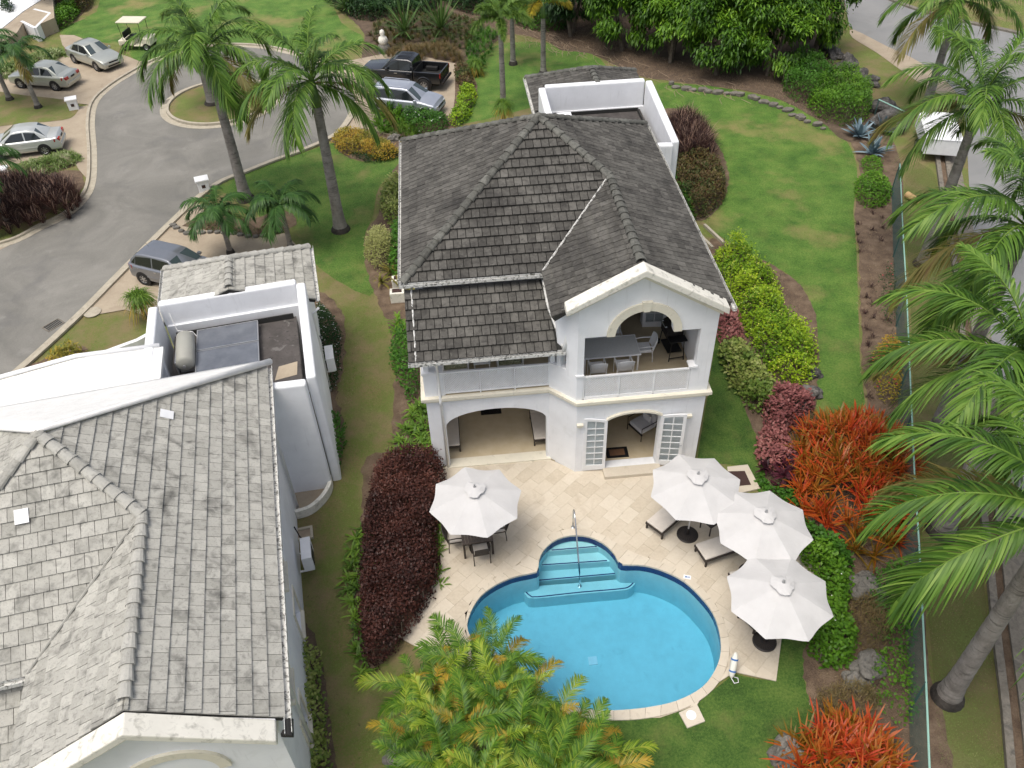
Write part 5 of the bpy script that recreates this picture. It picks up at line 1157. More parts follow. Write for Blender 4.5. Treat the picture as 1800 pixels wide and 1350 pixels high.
def quadplate(pts, off, name, mt, parent):
    c = sum((Vector(p) for p in pts), Vector())/len(pts); n = (Vector(pts[1])-Vector(pts[0])).cross(Vector(pts[2])-Vector(pts[0])).normalized()
    if n.dot(c-Vector((0, 0, .6))) < 0: n = -n
    m = MB(); k = len(pts); v = [Vector(p)+n*off for p in pts]+[Vector(p)+n*(off-.02) for p in pts]
    return fixn(ob(name, m.add(v, [tuple(range(k)), tuple(range(2*k-1, k-1, -1))]+[(i, (i+1) % k, (i+1) % k+k, i+k) for i in range(k)]), mt, parent))
CARK = {
 'sedan': dict(L=4.3, hw=.84, wb=2.50, fr=.82, wr=.30, z0=.22, belt=.88, nose=.62, hood0=.80, hood1=.93, tail=.92, roof=1.40, xs=[2.13, 1.95, .92, .20, -.98, -1.55, -2.0, -2.13]),
 'hatch': dict(L=3.95, hw=.86, wb=2.52, fr=.78, wr=.31, z0=.22, belt=.95, nose=.66, hood0=.86, hood1=1.0, tail=1.0, roof=1.48, xs=[1.97, 1.8, .92, .28, -1.45, -1.80, -1.93, -1.97]),
 'mpv': dict(L=4.3, hw=.86, wb=2.74, fr=.80, wr=.31, z0=.22, belt=.98, nose=.68, hood0=.90, hood1=1.05, tail=1.0, roof=1.60, xs=[2.14, 1.98, 1.18, .40, -1.70, -2.02, -2.10, -2.14]),
}
def wheel(parent, x, y, r, w=.20):
    s = 1 if y > 0 else -1; wh = link('wheel', None, parent, loc=(x, y, r)); wh.empty_display_size = .1
    tyre = MB(); n = 24; pr = [(r*.62, -w/2), (r*.92, -w/2), (r, -w/2+.03), (r, w/2-.03), (r*.92, w/2), (r*.62, w/2)]
    vs = [(pr_*math.cos(2*PI*k/n), yy, pr_*math.sin(2*PI*k/n)) for pr_, yy in pr for k in range(n)]
    ob('tyre', tyre.add(vs, [(i*n+k, i*n+(k+1) % n, (i+1)*n+(k+1) % n, (i+1)*n+k) for i in range(5) for k in range(n)]+[(5*n+k, 5*n+(k+1) % n, (k+1) % n, k) for k in range(n)]), 'rubber', wh)
    rm = MB(); rm.tube([(0, -.04, 0), (0, s*(w/2-.035), 0)], r*.60, 20)
    ob('rim_disc', rm, 'metal_dark', wh); sp = MB()
    for k in range(7): sp.box(-.025, .025, s*(w/2-.03) if s > 0 else s*(w/2-.03)-.02, s*(w/2-.03)+.02 if s > 0 else s*(w/2-.03), 0.02, r*.58, Matrix.Rotation(2*PI*k/7, 4, 'Y'))
    sp.tube([(0, s*(w/2-.04), 0), (0, s*(w/2), 0)], r*.17, 12)
    for k in range(24):
        a, b = 2*PI*k/24, 2*PI*(k+1)/24; sp.tube([(r*.60*math.cos(a), s*(w/2-.02), r*.60*math.sin(a)), (r*.60*math.cos(b), s*(w/2-.02), r*.60*math.sin(b))], .018, 4, cap=False)
    ob('rim', sp, 'rim', wh)
def car(kind, paint, c, ang, label, name='parked_car', plate_back=True, bars=False):
    K = CARK[kind]; t = empty(name, (c[0], c[1], .03), ang, label=label, cat='car'); hw, z0, belt, roof = K['hw'], K['z0'], K['belt'], K['roof']; X = K['xs']; hL = K['L']/2
    b = lambda x: hw*(1-.10*max(0, (abs(x)/hL-.72)/.28)**1.6)
    def low(x, ztop, crown=.02):      # lower body section
        w = b(x); zt = ztop; bt = min(belt, ztop-.03); return [(w*.90, z0+.0), (w*.985, z0+.10), (w, z0+.32), (w*.985, bt-.06), (w*.93, bt+.0), (w*.55, zt+crown*.7), (0.001, zt+crown)]
    x0, x1, x2 = X[0], X[1], X[2]
    st = [(x0, [(hw*.78, z0+.10), (hw*.80, z0+.14), (hw*.81, z0+.28), (hw*.79, K['nose']-.08), (hw*.74, K['nose']-.02), (hw*.45, K['nose']+.02), (.001, K['nose']+.03)]),
          (x0-.07, low(x0-.07, K['nose']+.05)), (x1, low(x1, K['hood0']-.05)), (x1-.35, low(x1-.35, K['hood0']+.03)), (x2, low(x2, K['hood1'])), (X[3], low(X[3], K['hood1']+.0)), (X[4], low(X[4], K['tail'])), (X[5], low(X[5], K['tail']+.02)), (X[6], low(X[6], K['tail']-.01)),
          (X[7]+.03, low(X[7]+.03, K['tail']-.14)), (X[7], [(hw*.80, z0+.10), (hw*.82, z0+.14), (hw*.83, z0+.3), (hw*.81, K['tail']-.28), (hw*.78, K['tail']-.2), (hw*.5, K['tail']-.18), (.001, K['tail']-.17)])]
    body = loft(st, 'body', paint, t)
    # greenhouse
    wr_, wb_ = hw*.70, hw*.915
    gh = [(X[2]+.02, belt+.0, belt+.02, wb_*.96), (X[3], belt, roof-.04, wb_), (X[3]-.30, belt, roof, wb_), (X[4]+.35, belt, roof-.005, wb_), (X[4], belt, roof-.05, wb_), (X[5], belt, belt+.06 if kind == 'sedan' else belt+.20, wb_*.95)]
    sec = lambda zb, zt, wb: [(wb, zb-.06), (wb-(wb-wr_)*min(1, (zt-zb)/(roof-belt))*.95, max(zb, zt-.05)), (wb-(wb-wr_)*min(1, (zt-zb)/(roof-belt))-.04 if zt > belt+.1 else wb*.9, zt-.01), (.001, zt+.025)]
    loft([(x, sec(zb, zt, wb)) for x, zb, zt, wb in gh], 'cabin', paint, t)
    # glass
    def side(x, f, s):   # point on the greenhouse side at x, height fraction f
        for i in range(len(gh)-1):
            xa, zb, za, wa = gh[i]; xb, zb2, zc, wbb = gh[i+1]
            if xa >= x >= xb:
                q = (xa-x)/(xa-xb); zt = za+(zc-za)*q; w = wa+(wbb-wa)*q; ww = w-(w-wr_)*min(1, (zt-belt)/(roof-belt))*.95; ztop = max(belt, zt-.05)
                return (x, s*(w+(ww-w)*f), belt-.02+(ztop-belt+.02)*f)
    pil = (X[3]+X[4])/2-.02; hi = .93
    for s in (1, -1):
        a0 = X[2]-.22; 
        f_ = [side(a0, .20, s), side(a0-.1, .12, s), side(pil+.04, .10, s), side(pil+.04, hi, s), side(X[3]-.02, hi-.02, s)]
        quadplate(f_, .006, 'side_window', 'car_glass', t)
        e0 = X[4]-.02 if kind == 'sedan' else X[4]-.02
        g_ = [side(pil-.04, .10, s), side(X[5]+.30, .14, s), side(e0, hi-.06, s), side(pil-.04, hi, s)]
        quadplate(g_, .006, 'side_window', 'car_glass', t)
        if kind != 'sedan': quadplate([side(X[5]+.24, .2, s), side(X[5]+.06, .35, s), side(X[4]-.06, hi-.1, s)], .006, 'side_window', 'car_glass', t)
        ob('door_handle', MB().box(pil+.08, pil+.24, s*hw*.985-.015, s*hw*.985+.015, belt-.14, belt-.11).box(pil-.85, pil-.69, s*hw*.985-.015, s*hw*.985+.015, belt-.13, belt-.10), 'chrome' if kind == 'hatch' else paint, t)
        ob('side_strip', MB().box(-.95, 1.0, s*hw-.01, s*hw+.012, z0+.27, z0+.32), paint, t)
        ob('mirror', MB().box(X[2]-.36, X[2]-.20, s*(wb_+.03), s*(wb_+.16), belt, belt+.12) if s > 0 else MB().box(X[2]-.36, X[2]-.20, -(wb_+.16), -(wb_+.03), belt, belt+.12), paint, t, bevel=.02)
        for wx_ in (K['wb']/2+.02, -K['wb']/2+.02):
            ar = MB(); ar.tube([(wx_, s*(hw-.26), K['wr']+.01), (wx_, s*(hw+.004), K['wr']+.01)], K['wr']+.055, 24); ob('wheel_arch', ar, 'black', t)
            wheel(t, wx_, s*(hw-.085), K['wr'])
        hx = x0; ob('headlight', MB().prism([(hx-.30, s*hw*.62), (hx-.02, s*hw*.50), (hx+.005, s*hw*.62), (hx-.05, s*hw*.82), (hx-.30, s*hw*.96)], K['nose']-.09, K['nose']+.03), 'lamp_clear', t)
        tx = X[7]; ob('tail_light', MB().prism([(tx+.28, s*hw*.965), (tx+.02, s*hw*.87), (tx-.012, s*hw*.80), (tx-.012, s*hw*.50), (tx+.2, s*hw*.60)], K['tail']-.25, K['tail']-.09), 'lamp_red', t)
    q = lambda i, f, s: (gh[i][0]+(gh[i+1][0]-gh[i][0])*f, )
    fw = wb_*.90; tw = wr_*.93
    quadplate([(X[2]-.05, fw*.98, belt+.06), (X[2]-.05, -fw*.98, belt+.06), (X[3]+.05, -tw, roof-.07), (X[3]+.05, tw, roof-.07)], .012, 'windscreen', 'windscreen', t)
    zb = gh[5][2]; quadplate([(X[5]+.06, fw*.88, zb+.02), (X[5]+.06, -fw*.88, zb+.02), (X[4]-.04, -tw*.95, roof-.08), (X[4]-.04, tw*.95, roof-.08)], .012, 'rear_window', 'windscreen', t)
    ob('grille', MB().box(x0-.03, x0+.008, -.34, .34, K['nose']-.12, K['nose']-.02), 'black', t); ob('lower_intake', MB().box(x0-.03, x0+.012, -.45, .45, z0+.10, z0+.18), 'black', t)
    ob('front_bumper', MB().box(x0-.06, x0+.03, -hw*.80, hw*.80, z0+.19, z0+.30), paint, t, bevel=.03); ob('rear_bumper', MB().box(X[7]-.04, X[7]+.06, -hw*.80, hw*.80, z0+.12, z0+.30), paint, t, bevel=.03)
    ob('number_plate', MB().box(X[7]-.02, X[7]+.0, -.17, .17, K['tail']-.24, K['tail']-.14), 'black', t)
    ob('underbody', MB().box(-hL+.3, hL-.3, -hw*.8, hw*.8, z0-.04, z0+.12), 'black', t)
    if kind == 'hatch': ob('aerial', MB().tube([(-1.2, 0, roof+.02), (-1.34, 0, roof+.16)], .007, 5), 'black', t)
    if bars:
        for s in (1, -1): ob('roof_bar', MB().tube([(.1, s*wr_*.86, roof+.03), (.0, s*wr_*.86, roof+.07), (-1.4, s*wr_*.86, roof+.06), (-1.5, s*wr_*.86, roof+.02)], .018, 6), 'paint_mpv', t)
    return t
def place(front_px, rear_px, hw):       # near-side wheel contacts -> centre and heading
    F_, B_ = G(*front_px), G(*rear_px); mid = (F_+B_)/2; d = (F_-B_); d.z = 0; d.normalize(); n = Vector((-d.y, d.x, 0))
    if n.dot(mid-Vector((CAMP[0], CAMP[1], 0))) < 0: n = -n
    c = mid+n*(hw-.1); return (c.x, c.y), math.atan2(d.y, d.x)
c_, a_ = place((177.8, 126.7), (130.4, 110), .84); car('sedan', 'paint_silver', c_, a_, 'silver saloon car facing the road, farthest one on the driveway')
c_, a_ = place((37.8, 155), (105, 160), .84); car('sedan', 'paint_silver', c_, a_, 'silver saloon car seen from behind with red tail lights, beside two slim palms')
c_, a_ = place((-2, 283), (85.6, 272), .84); car('sedan', 'paint_white_silver', c_, a_, 'silver saloon car cut by the left edge of the photo')
c_, a_ = place((345, 521), (255, 499), .86); car('hatch', 'paint_grey', c_, a_, 'dark grey hatchback behind the roof of the left villa')
c_, a_ = place((757, 211), (660, 200), .86); car('mpv', 'paint_mpv', c_, a_, 'silver people carrier parked beside the black pickup', bars=True)
# pickup
c_, a_ = place((653.7, 152), (760.6, 161), .90)
t_ = empty('pickup_truck', (c_[0], c_[1], .03), a_, label='black double cab pickup truck with an open load bed', cat='pickup')
hw = .92; mt = 'paint_black'
sec = lambda w, zt, cr=.03: [(w*.93, .42), (w, .52), (w, .80), (w*.985, zt-.12), (w*.94, zt-.02), (w*.5, zt+cr*.6), (.001, zt+cr)]
loft([(2.62, sec(hw*.80, .95)), (2.50, sec(hw*.92, 1.02)), (1.5, sec(hw, 1.13)), (1.15, sec(hw, 1.15)), (-.80, sec(hw, 1.15))], 'body', mt, t_)
g2 = [(1.22, 1.14, 1.16, .84), (.52, 1.14, 1.70, .84), (.2, 1.14, 1.76, .84), (-.5, 1.14, 1.76, .84), (-.78, 1.14, 1.66, .82), (-.86, 1.14, 1.20, .82)]
loft([(x, [(w, zb-.05), (w-.14*(zt-1.14)/.6, max(zb, zt-.06)), (w-.14*(zt-1.14)/.6-.06, zt-.01), (.001, zt+.02)]) for x, zb, zt, w in g2], 'cabin', mt, t_)
for s in (1, -1):
    quadplate([(.95, s*.838, 1.16), (.10, s*.838, 1.16), (.10, s*.715, 1.66), (.50, s*.715, 1.62)], .010, 'side_window', 'car_glass', t_)
    quadplate([(.03, s*.838, 1.16), (-.66, s*.835, 1.16), (-.66, s*.715, 1.60), (.03, s*.715, 1.66)], .010, 'side_window', 'car_glass', t_)
    ob('mirror', MB().box(.72, .88, min(s*.90, s*1.06), max(s*.90, s*1.06), 1.12, 1.30), mt, t_, bevel=.03)
    ob('door_handle', MB().box(.15, .35, s*.925-.012, s*.925+.02, .98, 1.01).box(-.66, -.46, s*.925-.012, s*.925+.02, .98, 1.01), 'chrome', t_)
    ob('bed_side', MB().box(-2.55, -.86, min(s*.80, s*.91), max(s*.80, s*.91), .50, 1.14), mt, t_, bevel=.03)
    for x in (1.62, -1.52):
        ob('wheel_arch', MB().tube([(x, s*.60, .40), (x, s*.935, .40)], .46, 24), 'black', t_); ob('arch_flare', MB().tube([(x+.47*math.cos(q), s*.93, .40+.47*math.sin(q)) for q in [PI*i/12 for i in range(13)]], .035, 6), mt, t_)
        wheel(t_, x, s*.86, .38, w=.25)
    ob('headlight', MB().prism([(2.2, s*.86), (2.56, s*.70), (2.60, s*.45), (2.35, s*.5)], .82, .99), 'lamp_clear', t_)
    ob('tail_light', MB().box(-2.58, -2.545, min(s*.80, s*.905), max(s*.80, s*.905), .85, 1.10), 'lamp_red', t_)
    ob('roof_rib', MB().box(-.6, .3, s*.3-.015, s*.3+.015, 1.775, 1.80).box(-.6, .3, s*.12-.015, s*.12+.015, 1.785, 1.805).box(-.6,.3,s*.48-.015,s*.48+.015,1.77,1.79), mt, t_)
ob('load_bed', MB().box(-2.5, -.9, -.80, .80, .50, .66), 'rubber', t_); ob('tailgate', MB().box(-2.58, -2.50, -.795, .795, .55, 1.13), mt, t_, bevel=.02); ob('bulkhead', MB().box(-.90, -.86, -.795, .795, .5, 1.14), 'rubber', t_)
for s in (1, -1): ob('wheel_housing', MB().box(-1.9, -1.15, min(s*.55, s*.795), max(s*.55, s*.795), .66, .92), 'rubber', t_, bevel=.06)
ob('rear_bumper', MB().box(-2.72, -2.60, -.85, .85, .45, .60), 'metal_dark', t_, bevel=.03); ob('front_bumper', MB().box(2.55, 2.70, -.80, .80, .45, .68), mt, t_, bevel=.05); ob('grille', MB().box(2.60, 2.65, -.4, .4, .72, .92), 'chrome', t_)
quadplate([(1.12, .78, 1.22), (1.12, -.78, 1.22), (.58, -.66, 1.66), (.58, .66, 1.66)], .012, 'windscreen', 'windscreen', t_); ob('underbody', MB().box(-2.4, 2.4, -.7, .7, .35, .52), 'black', t_)
# golf cart
p = G(246, 84); t_ = empty('golf_cart', (p.x, p.y, .02), math.radians(-12), label='golf cart with a cream roof parked behind the left palm crown', cat='golf cart')
ob('roof', MB().box(-.85, .85, -.60, .60, 1.82, 1.90), 'cream_plastic', t_, bevel=.04)
for x in (-.78, .72):
    for y in (-.54, .54): ob('roof_post', MB().tube([(x*.9, y, .7), (x, y, 1.82)], .018, 6), 'black', t_)
ob('body', MB().box(-1.1, -.1, -.58, .58, .32, .66).box(.55, 1.15, -.52, .52, .32, .78).box(-.1, .55, -.55, .55, .26, .34), 'cream_plastic', t_, bevel=.05)
ob('seat', MB().box(-.55, -.05, -.52, .52, .66, .80), 'black', t_, bevel=.03); ob('backrest', MB().box(-.66, -.56, -.52, .52, .80, 1.2), 'black', t_, bevel=.03); ob('steering_wheel', MB().tube([(.42+.05*math.cos(q), -.28+.17*math.sin(q), 1.0+.14*math.cos(q)) for q in [2*PI*i/14 for i in range(15)]], .014, 5), 'black', t_)
for x in (-.75, .80):
    for y in (-.50, .50): wheel(t_, x, y, .23, w=.16)
# white truck parked beyond the right-hand palms
p = G(1640, 262); t_ = empty('parked_trailer', (p.x, p.y, .0), math.radians(72), label='white box trailer half hidden behind the right hand palm fronds', cat='trailer')
ob('box', MB().box(-1.6, 1.6, -.85, .85, .45, 1.25), 'clean_white', t_, bevel=.04); ob('lid', MB().box(-1.63, 1.63, -.88, .88, 1.251, 1.31), 'stucco', t_, bevel=.03); ob('drawbar', MB().tube([(1.6, 0, .5), (2.5, 0, .5)], .04, 6), 'black', t_)
for y in (-.9, .9): wheel(t_, -.3, y, .32)
# plinths
def plinth(u, v, rz, lb):
    p = G(u, v); t = empty('house_plinth', (p.x, p.y, 0), rz, label=lb, cat='plinth', group='white house number plinths along the road')
    ob('block', MB().box(-.27, .27, -.22, .22, 0, .62), 'clean_white', t, bevel=.015); ob('cap', MB().box(-.34, .34, -.29, .29, .621, .71), 'clean_white', t, bevel=.02); ob('number_plate', MB().box(-.09, .09, -.235, -.22, .25, .42), 'hatch', t)
plinth(131, 192, .3, 'white plinth at the end of the lawn strip between the parked cars'); plinth(360, 335, .3, 'white plinth beside the road behind the small palms'); plinth(10, 317, .2, 'white plinth beside the purple grass bed at the left edge')
# statue
p = G(676, 92); t_ = empty('garden_statue', (p.x, p.y, 0), .4, label='small pale stone garden figure behind the black pickup', cat='statue')
ob('pedestal', MB().lathe([(.45, 0), (.45, .25), (.36, .5), (.30, .55)], 10), 'rock_pale', t_); ob('figure', MB().lathe([(.26, .55), (.34, .8), (.26, 1.0), (.12, 1.1), (.18, 1.25), (.14, 1.42), (.03, 1.5)], 12), 'cap_dirty', t_, smooth=True)
# fence
fr = GP([(1582,288),(1587,400),(1594,520),(1599,640),(1603,730),(1608,840),(1616,960),(1621,1060),(1628,1200),(1636,1400)], 1.5)
fe = empty('chain_link_fence', (*fr[4], 0), label='green chain link fence with a pale green top rail along the planting bed', cat='fence')
wchild('top_rail', MB().tube([(x, y, 1.5) for x, y in fr], .026, 6), 'fence_rail', fe)
m = MB()
for i in range(len(fr)-1):
    a, b = Vector((*fr[i], 0)), Vector((*fr[i+1], 0)); d = b-a; L = d.length; d.normalize(); nn = Vector((d.y, -d.x, 0)); k = -1.45
    while k < L:
        for sg in (1, -1):
            s0, s1 = max(0, k), min(L, k+1.45)
            if s1-s0 < .03: continue
            z_a, z_b = ((s0-k), (s1-k)) if sg > 0 else (1.45-(s0-k), 1.45-(s1-k))
            p_, q_ = a+d*s0+Vector((0, 0, z_a+.03)), a+d*s1+Vector((0, 0, z_b+.03)); e_ = (q_-p_).normalized(); s_ = e_.cross(nn)*.0032; t2 = nn*.0032
            m.add([p_-s_, p_+t2, p_+s_, p_-t2, q_-s_, q_+t2, q_+s_, q_-t2], [(0, 1, 5, 4), (1, 2, 6, 5), (2, 3, 7, 6), (3, 0, 4, 7)])
        k += .095
wchild('wire_mesh', m, 'fence_green', fe)
for i in range(0, len(fr)): wchild('post', MB().tube([(*fr[i], 0), (*fr[i], 1.52)], .032, 8), 'fence_green', fe)
f2 = GP([(1545,175),(1590,196)], 1.2); t_ = empty('fence_rail', (*f2[0], 0), label='short pale rail beyond the blue agaves', cat='rail')
wchild('rail', MB().tube([(*f2[0], 1.2), (*f2[1], 1.2)], .03, 6), 'fence_rail', t_); wchild('post', MB().tube([(*f2[0], 0), (*f2[0], 1.2)], .03, 6).tube([(*f2[1], 0), (*f2[1], 1.2)], .03, 6), 'fence_green', t_)
# log
a, b = G(1594, 342, .15), G(1618, 356, .15); t_ = tag(ob('cut_log', MB().tube([a, a.lerp(b, .5), b], [.17, .15, .14], 12), 'wood_log'), 'cut yellow wood log lying beyond the fence', 'log')
# garden timbers by the right lawn
for i, (a, b) in enumerate((((1238, 398), (1272, 430)), ((1222, 408), (1252, 438)))):
    a, b = G(*a), G(*b); d = (b-a).normalized(); n = Vector((-d.y, d.x, 0))*.06
    tag(ob('timber_edging', MB().prism([tuple(a+n)[:2], tuple(a-n)[:2], tuple(b-n)[:2], tuple(b+n)[:2]], 0, .14), 'kerb'), ['timber edging board on the lawn side, beside the upper right lawn', 'timber edging board on the house side, beside the upper right lawn'][i], 'edging')
# ------------------------------------------------------------------ planting
def domepoly(poly, n, h, ew=.5, bump=.25, lo=0.0, nb=None):
    X, Y = scatter(poly, n); e = edged(X, Y, poly); P = np.array(poly); nb = nb or max(6, int(area(poly)*2.2))
    cx, cy = scatter(poly, nb); bz = np.full(len(X), 0.)
    near = np.full(len(X), 1e9); who = np.zeros(len(X), int)
    for k in range(len(cx)):
        d = np.hypot(X-cx[k], Y-cy[k]); m = d < near; near[m] = d[m]; who[m] = k
    s_ = math.sqrt(area(poly)/nb); bz = (1-np.clip(near/s_, 0, 1)**1.3)*R.uniform(.35, 1.25, nb)[who]
    top = h*np.sqrt(np.clip(1-(1-np.clip(e/ew, 0, 1))**2, 0, 1))*(1-bump+bump*bz)
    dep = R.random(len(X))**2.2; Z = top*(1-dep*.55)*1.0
    Z = np.where(e < ew*.5, top*R.random(len(X))**.5, Z)+R.normal(size=len(X))*.055*h; X = X+R.normal(size=len(X))*.05; Y = Y+R.normal(size=len(X))*.05
    tint = R.random(nb)[who]; return X, Y, np.maximum(Z, .02)+lo, e, tint, dep
def bush(name, label, cat, poly, h, mt, leaf=(.12, .055), dens=420, group=None, ew=.45, bump=.3, elev=(5, 75), droop=.25, flower=None, z=0., stems=True, soft=.0, px=True):
    if px: poly = smoothp(GP(poly, h*.45), 3)
    A = area(poly); n = int(min(26000, A*dens)); X, Y, Z, e, tint, dep = domepoly(poly, n, h, ew, bump, z)
    if soft: k_ = soft*R.normal(size=n); X = X+k_; Y = Y+soft*R.normal(size=n)
    D = rdir(n, *elev); L = leaf[0]*R.uniform(.7, 1.3, n); W = leaf[1]*R.uniform(.75, 1.2, n)
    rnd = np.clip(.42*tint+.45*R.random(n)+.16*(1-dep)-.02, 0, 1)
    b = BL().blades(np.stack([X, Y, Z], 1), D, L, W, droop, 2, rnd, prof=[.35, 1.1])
    c = np.array(poly).mean(0); t = empty(name, (c[0], c[1], 0), label=label, cat=cat, group=group)
    o = link('foliage', b.mesh('foliage', mt), t); o.location = (-c[0], -c[1], 0); o['kind'] = 'stuff'
    if stems:
        m = MB(); ns = max(3, min(60, int(A*3))); sx, sy = scatter(poly, ns)
        for i in range(ns): m.tube([(sx[i], sy[i], 0), (sx[i]+random.uniform(-.1, .1), sy[i]+random.uniform(-.1, .1), h*.7)], .012, 4)
        o = ob('stem', m, 'bark', t); o.location = (-c[0], -c[1], 0); o['kind'] = 'stuff'
    if flower:
        fm, fn, fs = flower; k = min(n, int(A*fn)); idx = R.choice(n, k, replace=False); idx = idx[dep[idx] < .6]; b = BL()
        for j in range(5):
            a = 2*PI*j/5+R.random(len(idx)); D_ = np.stack([np.cos(a)*.8, np.sin(a)*.8, np.full(len(idx), .5)], 1)
            b.blades(np.stack([X[idx], Y[idx], Z[idx]+.05], 1), D_, fs, fs*.7, .1, 2)
        o = link('flower', b.mesh('flower', fm), t); o.location = (-c[0], -c[1], 0); o['kind'] = 'stuff'
    return t
def rosettes(b, C_, n, L, W, elev=(10, 80), droop=.35, seg=4, rnd=None, jit=.04, prof=None):
    """n blades around every centre"""
    C_ = np.asarray(C_, float).reshape(-1, 3); N = len(C_)*n; P = np.repeat(C_, n, 0)+np.concatenate([R.normal(size=(N, 2))*jit, np.zeros((N, 1))], 1)
    D = rdir(N, *elev); rr = R.random(N) if rnd is None else np.clip(np.repeat(rnd, n)+R.normal(size=N)*.18, 0, 1)
    return b.blades(P, D, L*R.uniform(.7, 1.15, N), W*R.uniform(.8, 1.1, N), droop*R.uniform(.6, 1.3, N), seg, rr, prof=prof)
def clump(name, label, cat, poly, h, mt, sp, n, L, W, elev=(15, 80), droop=.4, seg=4, ew=.6, group=None, bump=.2, px=True, extra=None, part='leaf', prof=None):
    if px: poly = smoothp(GP(poly, h*.5), 3)
    A = area(poly); k = max(1, int(A/(sp*sp))); X, Y = scatter(poly, k*3); keep = []
    for i in range(len(X)):
        if all((X[i]-X[j])**2+(Y[i]-Y[j])**2 > (sp*.72)**2 for j in keep): keep.append(i)
        if len(keep) >= k: break
    X, Y = X[keep], Y[keep]; e = edged(X, Y, poly); Z = np.maximum(0, (h-L*.45))*np.clip(e/ew, 0, 1)**.6*R.uniform(.8, 1.05, len(X))
    b = BL(); rosettes(b, np.stack([X, Y, Z], 1), n, L, W, elev, droop, seg, R.random(len(X)), prof=prof)
    c = np.array(poly).mean(0); t = empty(name, (c[0], c[1], 0), label=label, cat=cat, group=group)
    o = link(part, b.mesh(part, mt), t); o.location = (-c[0], -c[1], 0); o['kind'] = 'stuff'
    if extra:
        mt2, n2, L2, W2, el2, dr2, nm2 = extra; b = BL(); rosettes(b, np.stack([X, Y, Z], 1), n2, L2, W2, el2, dr2, seg); o = link(nm2, b.mesh(nm2, mt2), t); o.location = (-c[0], -c[1], 0); o['kind'] = 'stuff'
    return t
def ell(cx, cy, rx, ry, n=10, j=.12): return [(cx+rx*math.cos(2*PI*i/n)*random.uniform(1-j, 1+j), cy+ry*math.sin(2*PI*i/n)*random.uniform(1-j, 1+j)) for i in range(n)]

# --- palms
def frond_curve(L, el, bend, n=14):
    p = np.zeros(3); pts = [p.copy()]; a = math.radians(el)
    for i in range(n):
        t = (i+.5)/n; q = a-math.radians(bend)*t**1.25; p = p+np.array([math.cos(q), 0, math.sin(q)])*L/n; pts.append(p.copy())
    return np.array(pts)
FC = {}
def frond(style, L, el, bend, mt, nl=46, ll=.62, lw_=.034, ldroop=.55, t0=.14, plum=0., fan=58, r=.022, var=0):
    key = (style, L, el, bend, mt, var)
    if key in FC: return FC[key]
    pts = frond_curve(L, el, bend); n = len(pts)-1; b = BL(); tt = np.linspace(t0, .99, nl)+R.normal(size=nl)*.003; q = np.clip(tt*n, 0, n-.001); i = q.astype(int); f = (q-i)[:, None]
    P = pts[i]*(1-f)+pts[i+1]*f; T = pts[i+1]-pts[i]; T = T/np.linalg.norm(T, axis=1)[:, None]; Sd = np.tile([0, 1., 0], (nl, 1)); U = np.cross(T, Sd); U = U*np.sign(U[:, 2:3]+1e-9)
    ln = ll*(np.sin(np.clip((tt-t0)/(1-t0), 0, 1)*PI*.86+.32))**.7; fa = math.radians(fan)
    for s_ in (1, -1):
        for rep in range(2 if plum else 1):
            up = (.28+R.normal(size=nl)*.10) if not plum else R.uniform(-plum, plum, nl)
            fa_ = fa*(1-.55*tt**2)[:, None]; fan_ = np.sin(fa_)*s_*Sd+np.cos(fa_)*T+U*up[:, None]; D = fan_/np.linalg.norm(fan_, axis=1)[:, None]
            D = D+R.normal(size=D.shape)*.035; D = D/np.linalg.norm(D, axis=1)[:, None]; kp = R.random(nl) > .05
            b.blades(P[kp], D[kp], (ln*R.uniform(.72, 1.12, nl))[kp], lw_, (ldroop*R.uniform(.6, 1.3, nl))[kp], 4, np.clip(.5+R.normal(size=nl)*.26+.25*(tt-.5), 0, 1)[kp], prof=[.5, 1., .9, .7])
    m = MB().tube([tuple(p) for p in pts], [r*(1-.8*k/n) for k in range(n+1)], 5)
    b.raw(m.v, m.f, .95); me = b.mesh('frond', mt); FC[key] = me; return me
